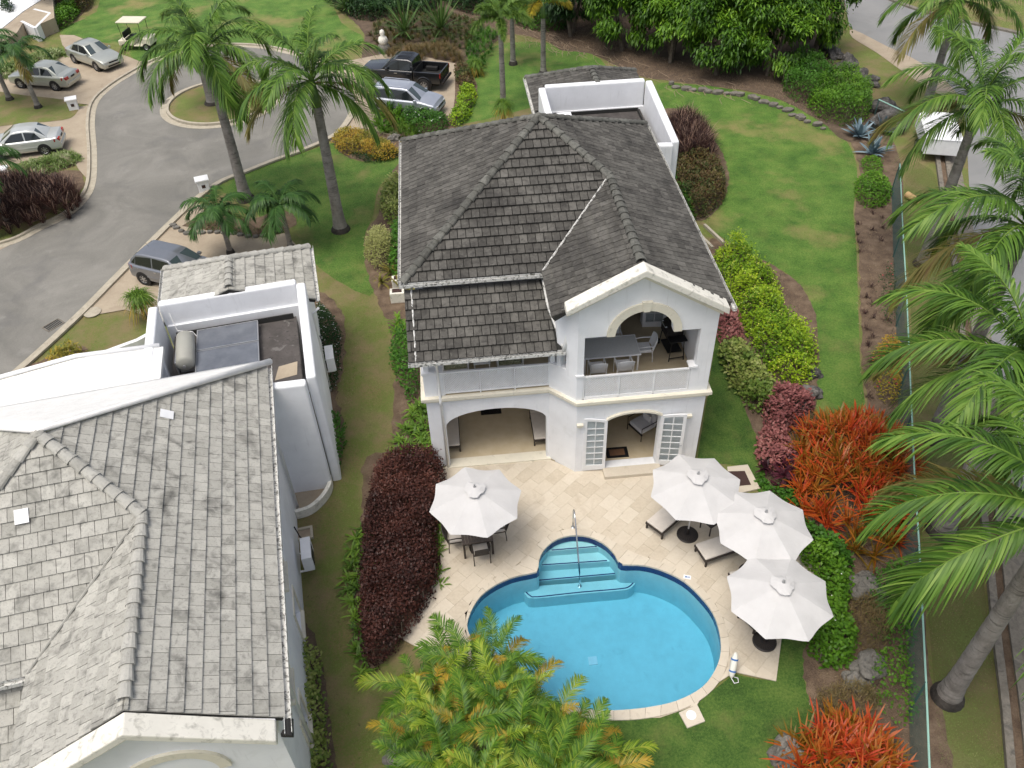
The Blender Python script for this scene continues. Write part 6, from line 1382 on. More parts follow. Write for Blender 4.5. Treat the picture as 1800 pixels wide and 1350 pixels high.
def palm(label, base, h, spec, trunk=(.30, .17), lean=(0, 0), shaft=.9, az0=0., group=None, swell=1.0, name='palm', cat='palm', sm='crownshaft', tm='trunk', scale=1., drop=()):
    """spec: list of (mesh, count, azimuth offset)"""
    t = empty(name, (base[0], base[1], 0), label=label, cat=cat, group=group); n = 10
    pth = [(lean[0]*(i/n)**1.6, lean[1]*(i/n)**1.6, h*i/n) for i in range(n+1)]
    rs = [trunk[0]*(1.35 if i == 0 else (1.08 if i == 1 else 1))*(1-(1-trunk[1]/trunk[0])*i/n) for i in range(n+1)]
    # ringed trunk
    P2_ = []; R2_ = []
    for i in range(n):
        for k in range(5): s_ = k/5; P2_.append(tuple(pth[i][j]*(1-s_)+pth[i+1][j]*s_ for j in range(3))); R2_.append((rs[i]*(1-s_)+rs[i+1]*s_)*(1.0 if k % 2 else 1.035))
    P2_.append(pth[-1]); R2_.append(rs[-1]); ob('trunk', MB().tube(P2_, R2_, 14), tm, t, smooth=True)
    ob('root_boss', MB().lathe([(trunk[0]*1.75, -.05), (trunk[0]*1.6, .10), (trunk[0]*1.32, .22), (trunk[0]*.9, .24)], 16), 'trunk_base', t)
    top = Vector(pth[-1])
    if shaft: ob('crownshaft', MB().tube([top, top+Vector((0, 0, shaft*.35)), top+Vector((0, 0, shaft))], [trunk[1]*1.12, trunk[1]*1.0, trunk[1]*.45], 12), sm, t, smooth=True)
    ctr = top+Vector((0, 0, shaft*.92)); a = az0; k = 0
    for me, cnt, zo in spec:
        for i in range(cnt):
            a_ = az0+2*PI*i/cnt+k*.7+random.uniform(-.18, .18)
            o = link('frond', me, t, loc=ctr+Vector((.05*math.cos(a_), .05*math.sin(a_), zo)), rot=(random.uniform(-.12, .12), random.uniform(-.08, .08), a_)); s_ = scale*random.uniform(.92, 1.06); o.scale = (s_, s_, s_)
        k += 1
    return t
def royal_set(L, dead=True, v=0):
    kw = dict(nl=92, ll=1.0, lw_=.052, ldroop=.72, t0=.10, r=.034, fan=50)
    s = [(frond('royal', L*.85, 76, 70, 'royal', var=v, **kw), 3, .05), (frond('royal', L, 54, 105, 'royal', var=v, **kw), 4+(v == 0), 0), (frond('royal', L, 30, 110, 'royal', var=v+1, **kw), 5+(v == 0), -.08), (frond('royal', L*.95, 0, 80, 'royal_old', var=v, **kw), 2, -.15), (frond('royal', L*.9, -5, 82, 'royal', var=v, **kw), 3, -.15), (frond('royal', L*.8, -30, 50, 'royal_dead', var=v, **kw), 1, -.2)]
    return s
RS = royal_set(4.0)[:-1]+[]
gp = lambda u, v: tuple(G(u, v))[:2]
grp = 'tall royal palms'
palm('tall royal palm in front of the round island, left one of the two', gp(432, 350), 6.3, RS, (.27, .19), shaft=1.35, group=grp, az0=.4, name='royal_palm')
palm('tall royal palm with dark trunk foot, between the driveway and the villa', gp(599, 404), 6.1, RS, (.27, .19), shaft=1.25, group=grp, az0=1.1, name='royal_palm')
palm('palm standing on the round grass island', gp(374, 183), 3.2, RS[1:4], (.30, .22), shaft=.8, group=grp, az0=2.0, name='royal_palm', scale=.62)
RS2 = royal_set(4.4, v=5)[:-1]
for (u, v), h, az, lb in (((1665, 1225), 6.5, .3, 'big royal palm with wide grey trunk foot at the lower right'), ((1640, 770), 7.4, 1.0, 'royal palm beyond the fence beside the big red bromeliads'), ((1622, 465), 6.2, .5, 'royal palm beyond the fence just past the cut log'),
                          ((1625, 195), 4.9, 1.5, 'royal palm beside the main road at the top right')):
    palm(lb, gp(u, v), h, RS2, (.255, .17), shaft=1.2, group=grp, az0=az, name='royal_palm')
palm('royal palm nearest the right edge, only its drooping fronds in the photo', (15.9, -6.0), 5.9, RS2, (.30, .20), shaft=1.1, group=grp, az0=.1, name='royal_palm')
# adonidia style small palms
kw = dict(nl=52, ll=.60, lw_=.046, ldroop=.8, t0=.10, r=.022)
AD = [(frond('ad', 1.75, 66, 105, 'adonidia', **kw), 4, 0), (frond('ad', 1.85, 38, 110, 'adonidia', **kw), 6, -.03), (frond('ad', 1.7, 5, 80, 'adonidia', **kw), 3, -.06)]
palm('small arching palm nearest the road, behind the grey hatchback', gp(406, 446), 1.9, AD, (.12, .09), shaft=.4, az0=.2, group='small arching palms by the driveway', name='small_palm')
palm('small arching palm right of its neighbour, behind the left villa roof', gp(512, 438), 2.0, AD, (.12, .09), shaft=.4, az0=.9, group='small arching palms by the driveway', name='small_palm')
LP = [(frond('ad', 2.0, 60, 110, 'adonidia', var=2, **kw), 4, 0), (frond('ad', 2.1, 30, 105, 'adonidia', var=2, **kw), 6, -.03), (frond('ad', 1.9, -5, 70, 'royal_old', var=2, **kw), 2, -.06)]
for (u, v), h, az, lb in (((18, 176), 3.1, 0, 'slim palm at the left edge beside the silver cars'), ((68, 190), 3.0, .6, 'slim palm leaning over the silver saloon with red tail lights'), ((16, 392), 2.7, .3, 'slim palm rising out of the purple grass bed'), ((100, 20), 2.6, 1., 'slim palm behind the white planter at the top left')):
    palm(lb, gp(u, v), h, LP, (.15, .10), shaft=.45, az0=az, group='slim palms at the left', name='small_palm')
# foxtail palms
kw = dict(nl=130, ll=.42, lw_=.034, ldroop=.25, t0=.10, plum=1.1, r=.022, fan=66)
FX = [(frond('fx', 1.9, 62, 95, 'foxtail', **kw), 4, 0), (frond('fx', 2.1, 30, 100, 'foxtail', **kw), 5, 0)]
FG = [(frond('fx', 1.9, 58, 95, 'foxtail', **kw), 3, 0), (frond('fx', 2.0, 30, 100, 'foxtail_gold', **kw), 3, 0)]
palm('foxtail palm on the lawn behind the villa, nearest one', gp(885, 190), 4.3, FX, (.17, .13), shaft=.9, az0=.3, group='foxtail palms behind the villa', name='foxtail_palm')
palm('foxtail palm with dark root ball beyond the nearest foxtail palm', gp(902, 113), 2.9, FX, (.17, .13), shaft=.8, az0=.9, group='foxtail palms behind the villa', name='foxtail_palm')
palm('foxtail palm with golden yellow old fronds', gp(955, 130), 3.4, FG, (.17, .13), shaft=.9, az0=-.7, group='foxtail palms behind the villa', name='foxtail_palm')
# areca palm clumps at the bottom
kw = dict(nl=42, ll=.46, lw_=.024, ldroop=.50, t0=.20, r=.013, fan=50)
AR = [[(frond('ar', 1.6, e_, b_, mt_, var=v_, **kw)) for e_, b_ in ((80, 50), (62, 75), (42, 80), (20, 75))] for v_, mt_ in ((0, 'areca'), (1, 'areca_lime'), (2, 'areca_gold'))]
AL = [((745, 1185), 1.6), ((800, 1140), 1.8), ((858, 1135), 1.9), ((740, 1262), 1.5), ((795, 1265), 2.2), ((855, 1215), 2.2), ((925, 1200), 1.9), ((750, 1335), 1.7), ((830, 1330), 2.4), ((910, 1285), 2.4), ((975, 1265), 1.9), ((1025, 1290), 1.6), ((960, 1345), 2.5), ((1055, 1340), 1.7), ((880, 1400), 2.6), ((1010, 1420), 2.0), ((760, 1420), 2.2)]
LBA = ['upper left areca palm next to the red hedge', 'areca palm with pale dry frond at the top of the clump', 'areca palm reaching highest over the pool edge', 'leftmost areca palm over the grass path', 'areca palm left of centre with orange fronds', 'areca palm in the upper middle of the clump', 'areca palm leaning over the pool water',
       'areca palm at the bottom left of the clump', 'bright green areca palm at the bottom of the photo', 'areca palm in the middle of the clump', 'areca palm beside the pool coping', 'rightmost areca palm at the pool coping', 'areca palm at the bottom middle of the clump', 'rightmost areca palm over the lawn', 'areca palm cut by the bottom edge, middle', 'areca palm cut by the bottom edge, right', 'areca palm cut by the bottom edge, left']
for ((u, v), h), lb in zip(AL, LBA):
    p = G(u, v, h+.3); hh = h
    t = empty('areca_palm', (p.x, p.y, 0), label=lb, cat='palm', group='areca palms below the pool')
    for j in range(3):
        ax = random.uniform(-.30, .30); ay = random.uniform(-.30, .30); hz = hh*random.uniform(.62, .95); tx, ty = ax*1.4, ay*1.4
        ob('stem', MB().tube([(ax*.4, ay*.4, 0), (ax, ay, hz*.5), (tx, ty, hz)], [.035, .028, .022], 6), 'crownshaft', t)
        for i in range(6):
            a_ = 2*PI*i/6+j*.9+random.uniform(-.3, .3); kk_ = random.choices((0, 1, 2), (.68, .20, .12))[0]; e_ = random.choice((0, 1, 1, 2, 2, 3)); kk_ = 2 if (e_ == 3 and random.random() < .6) else kk_
            o = link('frond', AR[kk_][e_], t, loc=(tx, ty, hz-.05), rot=(random.uniform(-.35, .35), random.uniform(-.1, .1), a_)); s_ = random.uniform(.65, 1.0); o.scale = (s_,)*3

# --- hedges and shrubs round the main villa
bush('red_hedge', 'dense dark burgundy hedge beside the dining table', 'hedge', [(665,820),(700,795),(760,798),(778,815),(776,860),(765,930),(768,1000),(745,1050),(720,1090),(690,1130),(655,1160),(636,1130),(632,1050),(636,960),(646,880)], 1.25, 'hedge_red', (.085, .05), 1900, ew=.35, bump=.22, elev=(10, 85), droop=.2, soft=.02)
clump('fern_row', 'row of bright green ferns along the left side of the red hedge', 'fern', [(612,930),(640,930),(642,1000),(640,1080),(650,1180),(625,1170),(608,1050)], .45, 'fern', .34, 16, .50, .06, (10, 70), .5)
clump('fern_row', 'green ferns between the red hedge and the pool deck', 'fern', [(768,905),(788,915),(782,950),(778,1010),(760,1040),(764,990)], .35, 'fern', .32, 12, .38, .05, (10, 60), .4)
clump('fern_row', 'bright green ferns at the left foot of the arched terrace', 'fern', [(690,790),(715,735),(735,690),(752,720),(764,790),(752,812),(710,806)], .6, 'fern', .36, 18, .60, .07, (15, 75), .5)
bush('green_shrub', 'green shrub below the lower roof edge of the main villa', 'shrub', [(690,590),(712,575),(725,600),(735,660),(722,690),(700,660),(685,625)], 1.1, 'green_mid', (.13, .07), 420, droop=.3)
clump('strap_plant', 'light green strap leaved plant beside the meter cabinets', 'plant', [(690,560),(712,552),(722,572),(705,590),(692,580)], .6, 'green_bright', .35, 16, .65, .05, (20, 75), .45)
clump('bronze_plant', 'dark bronze cordyline plant with long leaves above the meter cabinets', 'plant', [(670,470),(700,465),(712,490),(695,515),(668,505)], .9, 'royal_old', .6, 16, .8, .09, (15, 75), .5)
bush('topiary_shrub', 'rounded pale yellow green shrub at the left wall of the villa', 'shrub', ell(668, 432, 28, 24), 1.3, 'topiary', (.07, .05), 1500, ew=.55, bump=.1)
bush('variegated_shrub', 'yellow and green variegated shrub at the left corner of the dark roof', 'shrub', [(672,325),(690,312),(708,318),(712,360),(706,385),(682,380),(668,355)], 1.2, 'pothos', (.15, .09), 460)
bush('green_shrub', 'leafy green shrub between the pale round shrub and the villa wall', 'shrub', [(690,395),(708,380),(714,430),(714,480),(695,478),(682,450)], 1.1, 'green_mid', (.22, .10), 260, droop=.4)
bush('flowering_shrub', 'dark green shrub covered in small white flowers beside the left villa', 'shrub', [(556,530),(580,545),(596,580),(594,630),(586,668),(568,670),(556,620),(552,570)], 1.0, 'green_dark', (.10, .06), 620, flower=('petal_white', 55, .035))
bush('green_shrub', 'low green shrub at the foot of the left villa tower', 'shrub', [(572,730),(592,722),(604,760),(598,800),(582,815),(575,770)], .8, 'green_mid', (.13, .07), 420)
for i, (px_, lb) in enumerate((([(528,1135),(550,1130),(560,1160),(556,1195),(535,1195),(525,1165)], 'pale green shrub against the left villa wall, farthest of three'), ([(534,1200),(560,1205),(566,1240),(562,1275),(540,1272),(530,1235)], 'pale green shrub against the left villa wall, middle of three'), ([(540,1280),(566,1282),(575,1320),(572,1380),(548,1380),(538,1330)], 'pale green shrub against the left villa wall, nearest of three'))):
    bush('pale_shrub', lb, 'shrub', px_, 1.1, 'pothos', (.12, .07), 600, group='pale green shrubs along the left villa wall')
# right side of the villa
bush('golden_shrub', 'tall bright yellow green shrub with yellow flowers right of the gable', 'shrub', [(1262,430),(1290,418),(1320,432),(1345,455),(1372,490),(1378,530),(1405,560),(1432,590),(1435,640),(1400,655),(1360,640),(1330,590),(1295,530),(1268,480)], 1.35, 'duranta', (.12, .07), 640, flower=('petal_yellow', 26, .035), bump=.7, ew=.8, soft=.09)
bush('pink_croton', 'pink and dark leaved shrub nearest the villa eave', 'shrub', [(1265,548),(1290,540),(1305,570),(1300,600),(1275,600),(1262,575)], 1.0, 'croton_pink', (.15, .08), 420)
bush('variegated_shrub', 'cream and green variegated shrub right of the side lawn', 'shrub', [(1268,605),(1300,598),(1330,630),(1360,668),(1366,705),(1330,712),(1300,680),(1275,640)], .9, 'pothos', (.17, .10), 430)
bush('pink_croton', 'pink leaved shrub between the boulders and the side lawn', 'shrub', [(1345,690),(1385,672),(1425,690),(1430,715),(1400,735),(1385,762),(1405,800),(1380,820),(1345,812),(1330,780),(1345,740)], .9, 'croton_pink', (.15, .08), 480, bump=.4)
clump('cordyline', 'dark purple leaved cordyline below the pink shrubs', 'plant', [(1350,808),(1385,800),(1402,825),(1395,850),(1362,852),(1345,832)], .8, 'cordyline', .42, 22, .55, .09, (15, 80), .35)
bush('green_shrub', 'low green leafy ground cover left of the big red bromeliads', 'shrub', [(1335,825),(1355,850),(1395,855),(1408,880),(1395,905),(1365,885),(1340,865)], .5, 'green_mid', (.12, .08), 480)
clump('bromeliad_bed', 'large mound of orange red bromeliads in the middle right of the photo', 'bromeliads', [(1425,740),(1480,722),(1540,728),(1585,760),(1615,800),(1618,850),(1598,900),(1590,940),(1550,955),(1500,945),(1460,930),(1425,900),(1405,860),(1400,800)], 1.35, 'bromeliad', .40, 28, .88, .052, (14, 84), .20, ew=1.1, prof=[.8, 1., .95, .8])
clump('bromeliad_bed', 'mound of orange red bromeliads at the bottom right edge', 'bromeliads', [(1400,1290),(1450,1262),(1510,1258),(1560,1290),(1590,1350),(1590,1430),(1480,1450),(1400,1430),(1385,1340)], 1.2, 'bromeliad', .40, 28, .88, .052, (14, 84), .20, ew=1.0, prof=[.8, 1., .95, .8])
bush('green_shrub', 'bright green leafy shrub right of the lowest parasol', 'shrub', [(1402,960),(1440,950),(1475,975),(1500,1010),(1490,1070),(1510,1120),(1480,1165),(1440,1150),(1425,1110),(1450,1060),(1440,1010)], .9, 'green_bright', (.13, .08), 700, flower=('petal_white', 3, .03))
bush('green_shrub', 'bright green shrub between the middle parasol and the bromeliads', 'shrub', [(1408,905),(1440,925),(1480,955),(1500,985),(1480,1000),(1440,985),(1410,955)], .8, 'green_mid', (.13, .08), 600)
bush('wild_shrub', 'loose mid green shrub against the fence below the bromeliads', 'shrub', [(1540,1000),(1590,980),(1612,1020),(1615,1100),(1600,1140),(1560,1120),(1530,1060)], 1.1, 'green_mid', (.10, .06), 330, soft=.06)
bush('wild_shrub', 'sprawling green weeds by the fence above the lower bromeliads', 'shrub', [(1540,1140),(1600,1150),(1618,1230),(1600,1265),(1560,1245),(1530,1190)], .7, 'green_bright', (.09, .06), 240, soft=.06)
bush('dry_shrub', 'rusty brown and green feathery shrub between the pale rocks', 'shrub', [(1500,1050),(1545,1040),(1570,1090),(1555,1130),(1515,1125),(1495,1085)], .9, 'dry_grass', (.16, .014), 1300, elev=(20, 85), soft=.05)
bush('dry_shrub', 'rusty feathery shrub above the lower bromeliads', 'shrub', [(1440,1215),(1490,1195),(1540,1210),(1545,1245),(1490,1252),(1445,1245)], .6, 'dry_grass', (.16, .014), 1200, elev=(20, 85), soft=.05)
bush('dry_shrub', 'small rusty feathery plant between the boulders and bromeliads', 'shrub', [(1410,735),(1445,722),(1460,745),(1430,765),(1408,760)], .5, 'dry_grass', (.15, .014), 1200, elev=(20, 85))
bush('flowering_shrub', 'thin shrub with scarlet flowers against the fence', 'shrub', [(1545,600),(1575,590),(1590,630),(1588,680),(1560,690),(1545,650)], 1.3, 'croton_yellow', (.09, .055), 520, flower=('petal_red', 26, .05), soft=.05)
bush('flowering_shrub', 'sparse shrub with a few crimson flowers in the upper fence bed', 'shrub', [(1548,480),(1572,470),(1582,540),(1560,560)], .8, 'green_dark', (.08, .05), 160, flower=('petal_red', 6, .05), soft=.06)
bush('green_shrub', 'light green shrub in the fence bed below the blue agaves', 'shrub', [(1505,315),(1530,302),(1560,312),(1568,340),(1545,358),(1512,350)], .6, 'green_bright', (.11, .07), 520)
bush('green_shrub', 'small green shrub at the foot of the blue agaves', 'shrub', [(1515,278),(1545,275),(1552,298),(1525,300)], .4, 'green_bright', (.10, .06), 420)
# agaves
for (u, v), r_, lb in (((1512, 232), 1.0, 'blue grey agave, left of three'), ((1552, 222), 1.0, 'blue grey agave, rear right of three'), ((1535, 262), 1.1, 'blue grey agave, nearest of three')):
    p = G(u, v, .3); b = BL(); rosettes(b, [(0, 0, .05)], 30, 1.15*r_, .21, (15, 80), .18, 4, jit=.05, prof=[.8, 1., .95, .7]); o = link('agave', b.mesh('agave', 'agave'), loc=(p.x, p.y, 0)); tag(o, lb, 'agave', 'blue grey agaves beside the boulders')
# rows of dark seedlings
DK = [(1535,355),(1552,362),(1534,372),(1553,380),(1510,392),(1552,397),(1535,402),(1509,410),(1550,420),(1511,424),(1512,440),(1531,500),(1525,520),(1533,532),(1522,548),(1537,555),(1562,560),(1524,575),(1536,590),(1527,605),(1530,632),(1532,645),(1534,662),(1527,695)]
for u, v in DK:
    p = G(u, v, .1); b = BL(); rosettes(b, [(0, 0, 0)], 18, .30, .022, (15, 80), .3, 3); o = link('grass_seedling', b.mesh('grass_seedling', 'purple_grass'), loc=(p.x, p.y, 0)); tag(o, 'small dark grass seedling planted in rows in the bare fence bed', 'seedling', 'dark seedlings in rows in the fence bed')
# rear right bed
clump('purple_grass', 'purple fountain grass with pale seed heads right of the rear tower', 'grass', [(1180,205),(1215,200),(1245,225),(1258,262),(1235,280),(1190,275),(1172,240)], 1.3, 'purple_grass', .30, 60, 1.05, .018, (40, 85), .45, extra=('seed_head', 5, 1.25, .020, (50, 85), .35, 'seed_head'))
bush('croton_shrub', 'dark red and green croton shrub right of the dark roof', 'shrub', [(1185,285),(1235,272),(1268,290),(1276,330),(1258,355),(1222,372),(1195,345)], 1.1, 'croton_dark', (.15, .06), 560)
bush('green_shrub', 'green shrub with yellow flowers against the right eave of the dark roof', 'shrub', [(1172,280),(1192,290),(1205,330),(1222,372),(1205,375),(1185,330)], .9, 'green_mid', (.13, .07), 420, flower=('petal_yellow', 6, .05))
# ponytail shrubs
def mop(u, v, h, r_, lb, stems=2):
    p = G(u, v, h); t = empty('ponytail_plant', (p.x, p.y, 0), label=lb, cat='plant', group='mop headed ponytail plants'); b = BL(); b2 = BL()
    cs = [(random.uniform(-.15, .15), random.uniform(-.15, .15), h+random.uniform(-.1, .1)) for _ in range(5)]
    rosettes(b, cs, 90, r_, .028, (20, 85), 1.05, 5, jit=.06); link('leaf', b.mesh('leaf', 'fern'), t)['kind'] = 'stuff'
    rosettes(b2, [(c[0], c[1], c[2]-.2) for c in cs], 30, r_*.9, .028, (-30, 20), .9, 4, jit=.06); link('old_leaf', b2.mesh('old_leaf', 'croton_yellow'), t)['kind'] = 'stuff'
    for i in range(stems): ob('stem', MB().tube([(random.uniform(-.15, .15), random.uniform(-.1, .1), 0), (random.uniform(-.1, .1), 0, h)], .05, 7), 'bark', t)
mop(884, 180, 1.5, .75, 'mop headed ponytail plant on the lawn behind the dark roof'); mop(240, 520, 1.2, .85, 'mop headed ponytail plant beside the left villa driveway'); mop(835, 110, .8, .7, 'ponytail plant on the bank beside the foxtail palms')
# beds round the driveways
bush('croton_shrub', 'orange yellow croton bed below the right driveway', 'shrub', [(585,238),(620,228),(660,240),(690,252),(700,268),(665,275),(630,262),(600,262)], .7, 'croton_yellow', (.18, .05), 480)
bush('green_shrub', 'dark green ground cover at the edge of the croton bed', 'shrub', [(620,265),(660,270),(700,262),(702,272),(660,284),(625,275)], .3, 'green_dark', (.08, .05), 500)
clump('strap_plant', 'bright yellow green rosette plant in front of the silver people carrier', 'plant', [(662,195),(695,182),(712,205),(700,222),(670,218)], .9, 'green_bright', .5, 26, .8, .09, (20, 75), .3)
bush('flowering_shrub', 'green shrub dotted with white flowers in front of the silver people carrier', 'shrub', [(705,200),(735,188),(775,196),(788,212),(768,228),(725,228),(708,218)], .8, 'green_mid', (.12, .07), 430, flower=('petal_white', 6, .07))
clump('grass_tuft', 'soft light green grass tuft between the driveway bed and the dark roof', 'grass', [(680,215),(715,212),(738,228),(715,238),(685,235)], .5, 'fern', .3, 60, .5, .014, (30, 85), .3)
for i, (px_, lb) in enumerate((([(800,115),(815,108),(830,128),(832,150),(815,155),(802,135)], 'yellow green shrub row beside the pickup, farthest part'), ([(808,155),(832,150),(836,172),(822,188),(805,178)], 'yellow green shrub row beside the pickup, middle part'), ([(795,190),(822,184),(826,196),(812,212),(792,212)], 'yellow green shrub row beside the pickup, nearest part'))):
    bush('golden_shrub', lb, 'shrub', px_, .7, ('croton_dark', 'duranta', 'duranta')[i], (.15, .09), 300, group='shrubs beside the pickup')
clump('purple_grass', 'large bed of brown purple fountain grass at the left edge', 'grass', [(-30,330),(20,310),(70,315),(120,318),(134,340),(115,365),(60,385),(0,395),(-40,395)], 1.3, 'purple_grass', .32, 55, 1.05, .022, (45, 85), .40, extra=('seed_head', 6, 1.2, .024, (50, 88), .35, 'seed_head'))
clump('spider_plants', 'strip of green and cream spider plants beside the left saloon car', 'plants', [(20,292),(70,275),(120,262),(140,275),(115,288),(60,305),(22,310)], .45, 'spider', .30, 26, .5, .035, (15, 80), .55)
clump('spider_plants', 'strip of striped lily plants below the white terrace building', 'plants', [(-20,120),(30,105),(85,85),(112,88),(90,105),(40,120),(-20,140)], .55, 'spider', .36, 24, .6, .05, (15, 80), .55)
bush('green_hedge', 'bright green hedge right of the white planter wall at the top left', 'hedge', [(60,42),(85,22),(110,10),(140,-5),(130,28),(95,48),(68,56)], .8, 'green_bright', (.16, .10), 320)
bush('green_hedge', 'dark mixed hedge at the very top left corner', 'hedge', [(60,-20),(110,-30),(160,-25),(150,10),(110,8),(80,18)], 1.0, 'croton_dark', (.16, .09), 300)
bush('round_shrub', 'round dark shrub on the white terrace at the top left', 'shrub', ell(15, 18, 14, 9), 1.9, 'green_dark', (.14, .09), 500)
bush('croton_shrub', 'orange and green shrub inside the white planter wall', 'shrub', [(82,640),(110,612),(135,605),(142,622),(118,645),(90,655)], .9, 'croton_yellow', (.16, .06), 520)
bush('golden_shrub', 'yellow green flowering shrub at the left end of the planter wall', 'shrub', [(15,690),(35,672),(60,675),(62,695),(35,708),(15,705)], .7, 'duranta', (.12, .07), 600, flower=('petal_yellow', 20, .05))
bush('green_shrub', 'green shrub with white flowers along the planter wall', 'shrub', [(62,680),(80,655),(112,640),(104,662),(80,684)], .6, 'green_bright', (.10, .06), 600, flower=('petal_white', 12, .04))
bush('ground_cover', 'low cover of mixed red and green plants under the small palms', 'ground cover', [(330,395),(380,388),(440,402),(490,388),(505,400),(460,412),(400,408)], .25, 'croton_dark', (.12, .05), 220)
# spiky yuccas on the bank
for (u, v), s_, lb in (((712, 52), 1.9, 'large spiky green plant on the bank behind the pickup, right of the statue'), ((775, 48), 2.0, 'large spiky green plant on the bank, right hand one'), ((610, 12), 1.6, 'spiky green plant at the top edge above the driveway'), ((668, 8), 1.7, 'spiky green plant at the top edge with a white flower')):
    p = G(u, v, .4); b = BL(); rosettes(b, [(0, 0, .3)], 60, 1.45*s_, .09, (8, 82), .12, 4, jit=.05, prof=[.8, 1., .9, .6]); o = link('spiky_plant', b.mesh('spiky_plant', 'yucca'), loc=(p.x, p.y, 0)); tag(o, lb, 'spiky plant', 'spiky green plants on the bank')
clump('bank_grass', 'rough dry tussocks on the bank behind the pickup', 'tussocks', [(680,88),(720,80),(790,78),(810,100),(760,98),(700,100)], .6, 'dry_grass', .35, 60, .6, .02, (30, 85), .35)
# --- big trees at the top
def tree(label, base, blobs, mt='ficus', dens=620, leaf=(.26, .095), name='broadleaf_tree', group='dense broadleaf trees at the top', trunks=3):
    t = empty(name, (base[0], base[1], 0), label=label, cat='tree', group=group)
    m = MB()
    for i in range(trunks):
        bx_ = random.uniform(-.5, .5); by = random.uniform(-.4, .4); q = blobs[i % len(blobs)]
        m = MB().tube([(bx_, by, 0), (bx_*1.2+q[0]*.3, by+q[1]*.3, q[2]*.5), (q[0]*.8, q[1]*.8, q[2]+.3)], [.14, .10, .05], 7); ob('trunk', m, 'bark', t)
    b = BL()
    for (x, y, z, rx, rz) in blobs:
        n = int(dens*rx*rx*2.6); nc = max(10, int(rx*rx*7)); cd_ = rdir(nc, -50, 88); who = R.integers(0, nc, n); ctr_ = cd_*R.uniform(.62, 1.0, nc)[:, None]*np.array([rx, rx, rz])
        P = ctr_[who]+R.normal(size=(n, 3))*np.array([.22, .22, .18])*rx**.5*.9; P = P*1.0+np.array([x, y, z]); P[:, 2] = np.maximum(P[:, 2], .15)
        out = (P-np.array([x, y, z])); out = out/np.maximum(.1, np.linalg.norm(out, axis=1))[:, None]; D = out*.6+rdir(n, -60, 40)*.8; D[:, 2] -= .25; D = D/np.linalg.norm(D, axis=1)[:, None]
        tint = R.random(nc)[who]; b.blades(P, D, leaf[0]*R.uniform(.7, 1.3, n), leaf[1], .35, 2, np.clip(.5*tint+.5*R.random(n), 0, 1), prof=[.4, 1.1])
    o = link('crown', b.mesh('crown', mt), t); o['kind'] = 'stuff'; return t
TB = [((1010, 62), [(0, 0, 2.6, 1.9, 1.9), (1.3, .9, 3.6, 1.7, 1.7), (-1, .6, 4.0, 1.6, 1.6)], 'green_dark', 'dark tree left end of the tree mass'),
      ((1100, 88), [(0, 0, 2.3, 1.9, 1.8), (.9, 1.1, 3.9, 2., 1.9), (-1, .6, 3.6, 1.8, 1.7)], 'ficus', 'tree with pale stems showing, behind the small rear roof'),
      ((1180, 108), [(.2, .2, 2.5, 1.9, 1.8), (1., 1.2, 4.2, 2., 1.9), (-1., .9, 3.6, 1.7, 1.7)], 'ficus', 'tree with leaning pale trunks in the middle of the tree mass'),
      ((1270, 128), [(0, .3, 2.1, 2.1, 1.9), (1.2, 1.2, 4.1, 2.1, 1.9), (-1.3, 1., 3.8, 1.9, 1.8)], 'ficus', 'tree in front of the bare lawn patch, lowest branches nearly touching the stones'),
      ((1352, 128), [(0, .2, 2.3, 2.1, 2.0), (1., 1.1, 4.3, 2.1, 1.9), (-1.2, 1., 4.2, 1.9, 1.8)], 'ficus', 'bright leaved tree right of the middle'),
      ((1425, 98), [(0, .2, 2.4, 1.8, 2.0), (.6, .6, 4.2, 1.7, 1.7), (-.9, .9, 4.2, 1.9, 1.8)], 'ficus', 'tree at the right end of the tree mass beside the main road'),
      ((1050, 20), [(0, 0, 3, 2.2, 2.2), (2, .5, 3.6, 2.2, 2.1), (4.2, 0, 3.6, 2.2, 2.1)], 'ficus', 'tree in the second row at the left'), ((1250, 50), [(0, 0, 3.4, 2.4, 2.3), (2.4, .5, 3.8, 2.3, 2.1), (-2.2, .6, 3.6, 2.2, 2.1)], 'ficus', 'tree in the second row at the middle'),
      ((1390, 45), [(0, 0, 3.4, 2.2, 2.3), (1.0, 1.5, 3.9, 2.0, 1.9), (-2, .6, 3.8, 2.2, 2.1)], 'ficus', 'tree in the second row at the right')]
for (u, v), bl_, mt_, lb in TB: tree(lb, gp(u, v), bl_, mt_)
bush('green_hedge', 'dark green hedge between the trees and the boulders', 'hedge', [(1385,110),(1420,95),(1455,115),(1470,150),(1440,165),(1405,160),(1380,140)], 1.6, 'green_mid', (.15, .06), 420, bump=.4)
bush('green_hedge', 'bright green rounded hedge beside the boulders', 'hedge', [(1425,160),(1455,128),(1495,125),(1530,150),(1532,185),(1500,205),(1460,195),(1430,180)], 1.5, 'green_bright', (.13, .06), 560, bump=.4)

